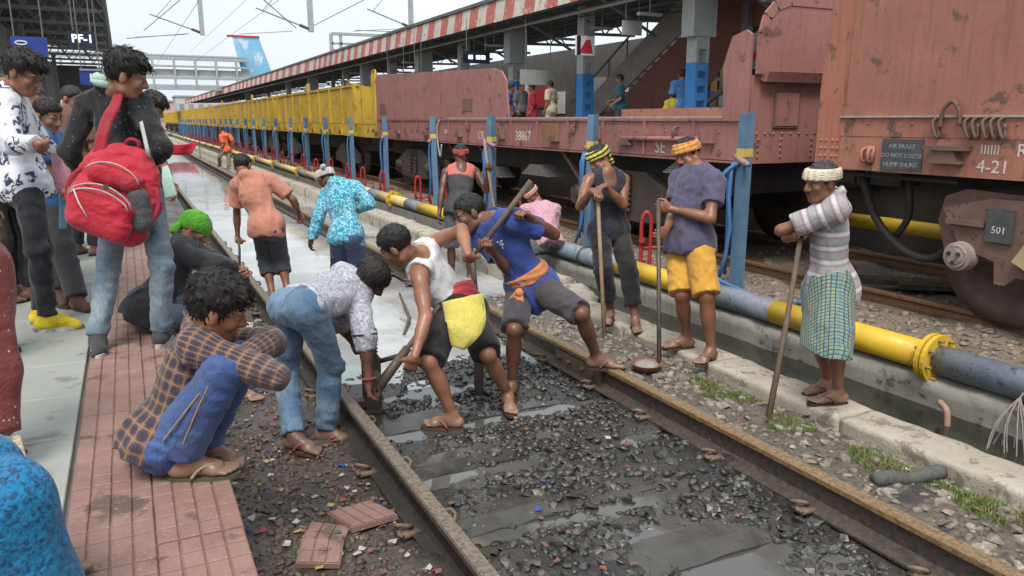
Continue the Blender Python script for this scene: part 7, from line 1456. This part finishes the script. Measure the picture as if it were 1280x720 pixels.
for i in range(520):
    if i < 330: x, y = rr.uniform(.3,.95), rr.uniform(1.9, 5.5)
    else: x, y = rr.uniform(1.1, 3.6), rr.uniform(1.8, 6)
    z = float(bed_z(np.array(x), np.array(y))) + rr.uniform(.008,.025); s_ = rr.uniform(.006,.022); o = len(vs); a = rr.uniform(0, 6.3)
    for q in range(4): t = a + q*1.57 + rr.uniform(-.4,.4); vs.append((x + s_*math.cos(t), y + s_*math.sin(t), z + rr.uniform(-.006,.008)))
    fs.append((o, o+1, o+2, o+3)); mi.append(rr.choice((1,1,5,5,5,5,5,5,5,1,2,3,0,4)))
lm.from_pydata(vs, [], fs); [lm.materials.append(m) for m in pm]; lm.polygons.foreach_set('material_index', mi); lm.update(); o = mkobj('litter', lm, None); tag(o, 'small scraps of litter trodden into the ballast', 'litter', kind='stuff')
def grass(px, py, rx, ry, n, lb):
    c = gpt(px, py, -.15); vs = []; fs = []; rg = random.Random(int(px))
    for i in range(n):
        a = rg.uniform(0, 6.28); q = math.sqrt(rg.random()); x = c[0] + rx*q*math.cos(a); y = c[1] + ry*q*math.sin(a); z = float(bed_z(np.array(x), np.array(y))) - .01; h = rg.uniform(.012,.045); t = rg.uniform(0, 6.28); w = rg.uniform(.0025,.005); l = rg.uniform(.0,.035); b = rg.uniform(0, 6.28); o = len(vs)
        dx, dy = w*math.cos(t), w*math.sin(t); lx, ly = l*math.cos(b), l*math.sin(b); vs += [(x-dx,y-dy,z),(x+dx,y+dy,z),(x+dx*.7+lx*.4,y+dy*.7+ly*.4,z+h*.6),(x-dx*.7+lx*.4,y-dy*.7+ly*.4,z+h*.6),(x+lx,y+ly,z+h)]; fs += [(o,o+1,o+2,o+3),(o+3,o+2,o+4)]
    g_ = MB(); g_.v = vs; g_.f = fs; me = g_.mesh('grass'); t_ = None; o = mkobj('grass', me, m_grass); tag(o, lb, 'grass', kind='stuff')
m_grass = paint('grass_blade', (.085,.145,.03), (.15,.19,.055), .7, 12., wear=(.21,.185,.085), wscale=7., wamt=.50)
grass(905, 490, .19, .30, 2000, 'green grass patch by the kerb below the purple shirted man'); grass(988, 535, .14, .14, 900, 'small green grass tuft near the stick of the striped man'); grass(1108, 582, .16, .20, 1500, 'yellowish grass patch beside the kerb'); grass(1250, 640, .20, .22, 2000, 'grass patch at the right edge by the kerb'); grass(1180, 600, .2, .3, 500, 'sparse grass between rail and kerb')
c = gpt(822, 464, -.13); bs = empty('iron_pan', tuple(c), 'shallow rusty pan of mud at the foot of the iron bar', 'pan'); MB().lathe((c[0]-.06,c[1]+.05,c[2]), (0,0,1), [(0,.06),(.02,.09),(.05,.115),(.058,.12),(.054,.11),(.03,.085)], 20).build('pan_bowl', paint('rusty_pan', (.16,.07,.05), (.22,.11,.08), .6, 12.), bs, True); MB().lathe((c[0]-.06,c[1]+.05,c[2]+.035), (0,0,1), [(0,.09),(.015,.085),(.03,.05),(.036,.01)], 14).build('mud_fill', paint('grey_mud', (.22,.20,.18), (.30,.28,.25), .6, 20., bump=.6), bs, True)
a, b = gpt(1092, 606, -.13), gpt(1178, 596, -.13); tp = MB().tube([a + (b-a)*t + V(0,0,.02+.01*math.sin(t*9)) for t in np.linspace(0, 1, 14)], [.034+.003*math.sin(7*i) for i in range(14)], 12).build('fabric_roll', paint('black_mesh_roll', (.075,.075,.075), (.13,.13,.125), .8, 60., bump=.8, bscale=160.), None, True); tag(tp, 'grey mesh roll lying between the rail and the kerb', 'roll')
c = gpt(1150, 628, -.13); o = rough_box(c[0]-.14, c[0]+.16, c[1]-.05, c[1]+.11, -.17, -.115, .05, .012, 9).build('stone_slab_piece', m_conc_wet, None); tag(o, 'flat grey stone piece beside the mesh roll', 'stone')
# frayed wires hanging into the drain at the right edge
wr_ = empty('wire_bundle', tuple(gpt(1275, 500, -.1)), 'bundle of frayed wires hanging from the drain wall at the right edge', 'wires')
t0 = V(4.60, 2.52, .0)
for k in range(14): e = V(4.45 + random.uniform(-.13,.08), 2.42 + random.uniform(-.16,.18), -.36); MB().tube(catmull([t0 + V(.03,-.05,.05), t0, t0*.5 + e*.5 + V(-.03,random.uniform(-.03,.03),.03), e], 4), .0045, 5).build('wire', paint('wire_grey', (.26,.22,.21), (.18,.15,.145), .6, 40.), wr_, True)
tag(MB().tube(catmull([(4.58,2.98,-.19),(4.52,2.95,-.17),(4.49,2.88,-.20),(4.48,2.86,-.34)], 5), .02, 8).build('clay_outlet_pipe', paint('clay_pipe', (.36,.22,.17), (.28,.17,.13), .7, 20.), None, True), 'small bent clay pipe poking from the drain wall', 'pipe')
# fallen branch on the water
tag(MB().tube([gpt(500, 382, -.19) + V(0,0,.12), gpt(512, 400, -.19) + V(0,0,.02), gpt(505, 418, -.19)], [.012,.018,.012], 6).build('floating_branch', wood_d, None, True), 'dark bent stick standing in the water behind the white vest', 'stick')
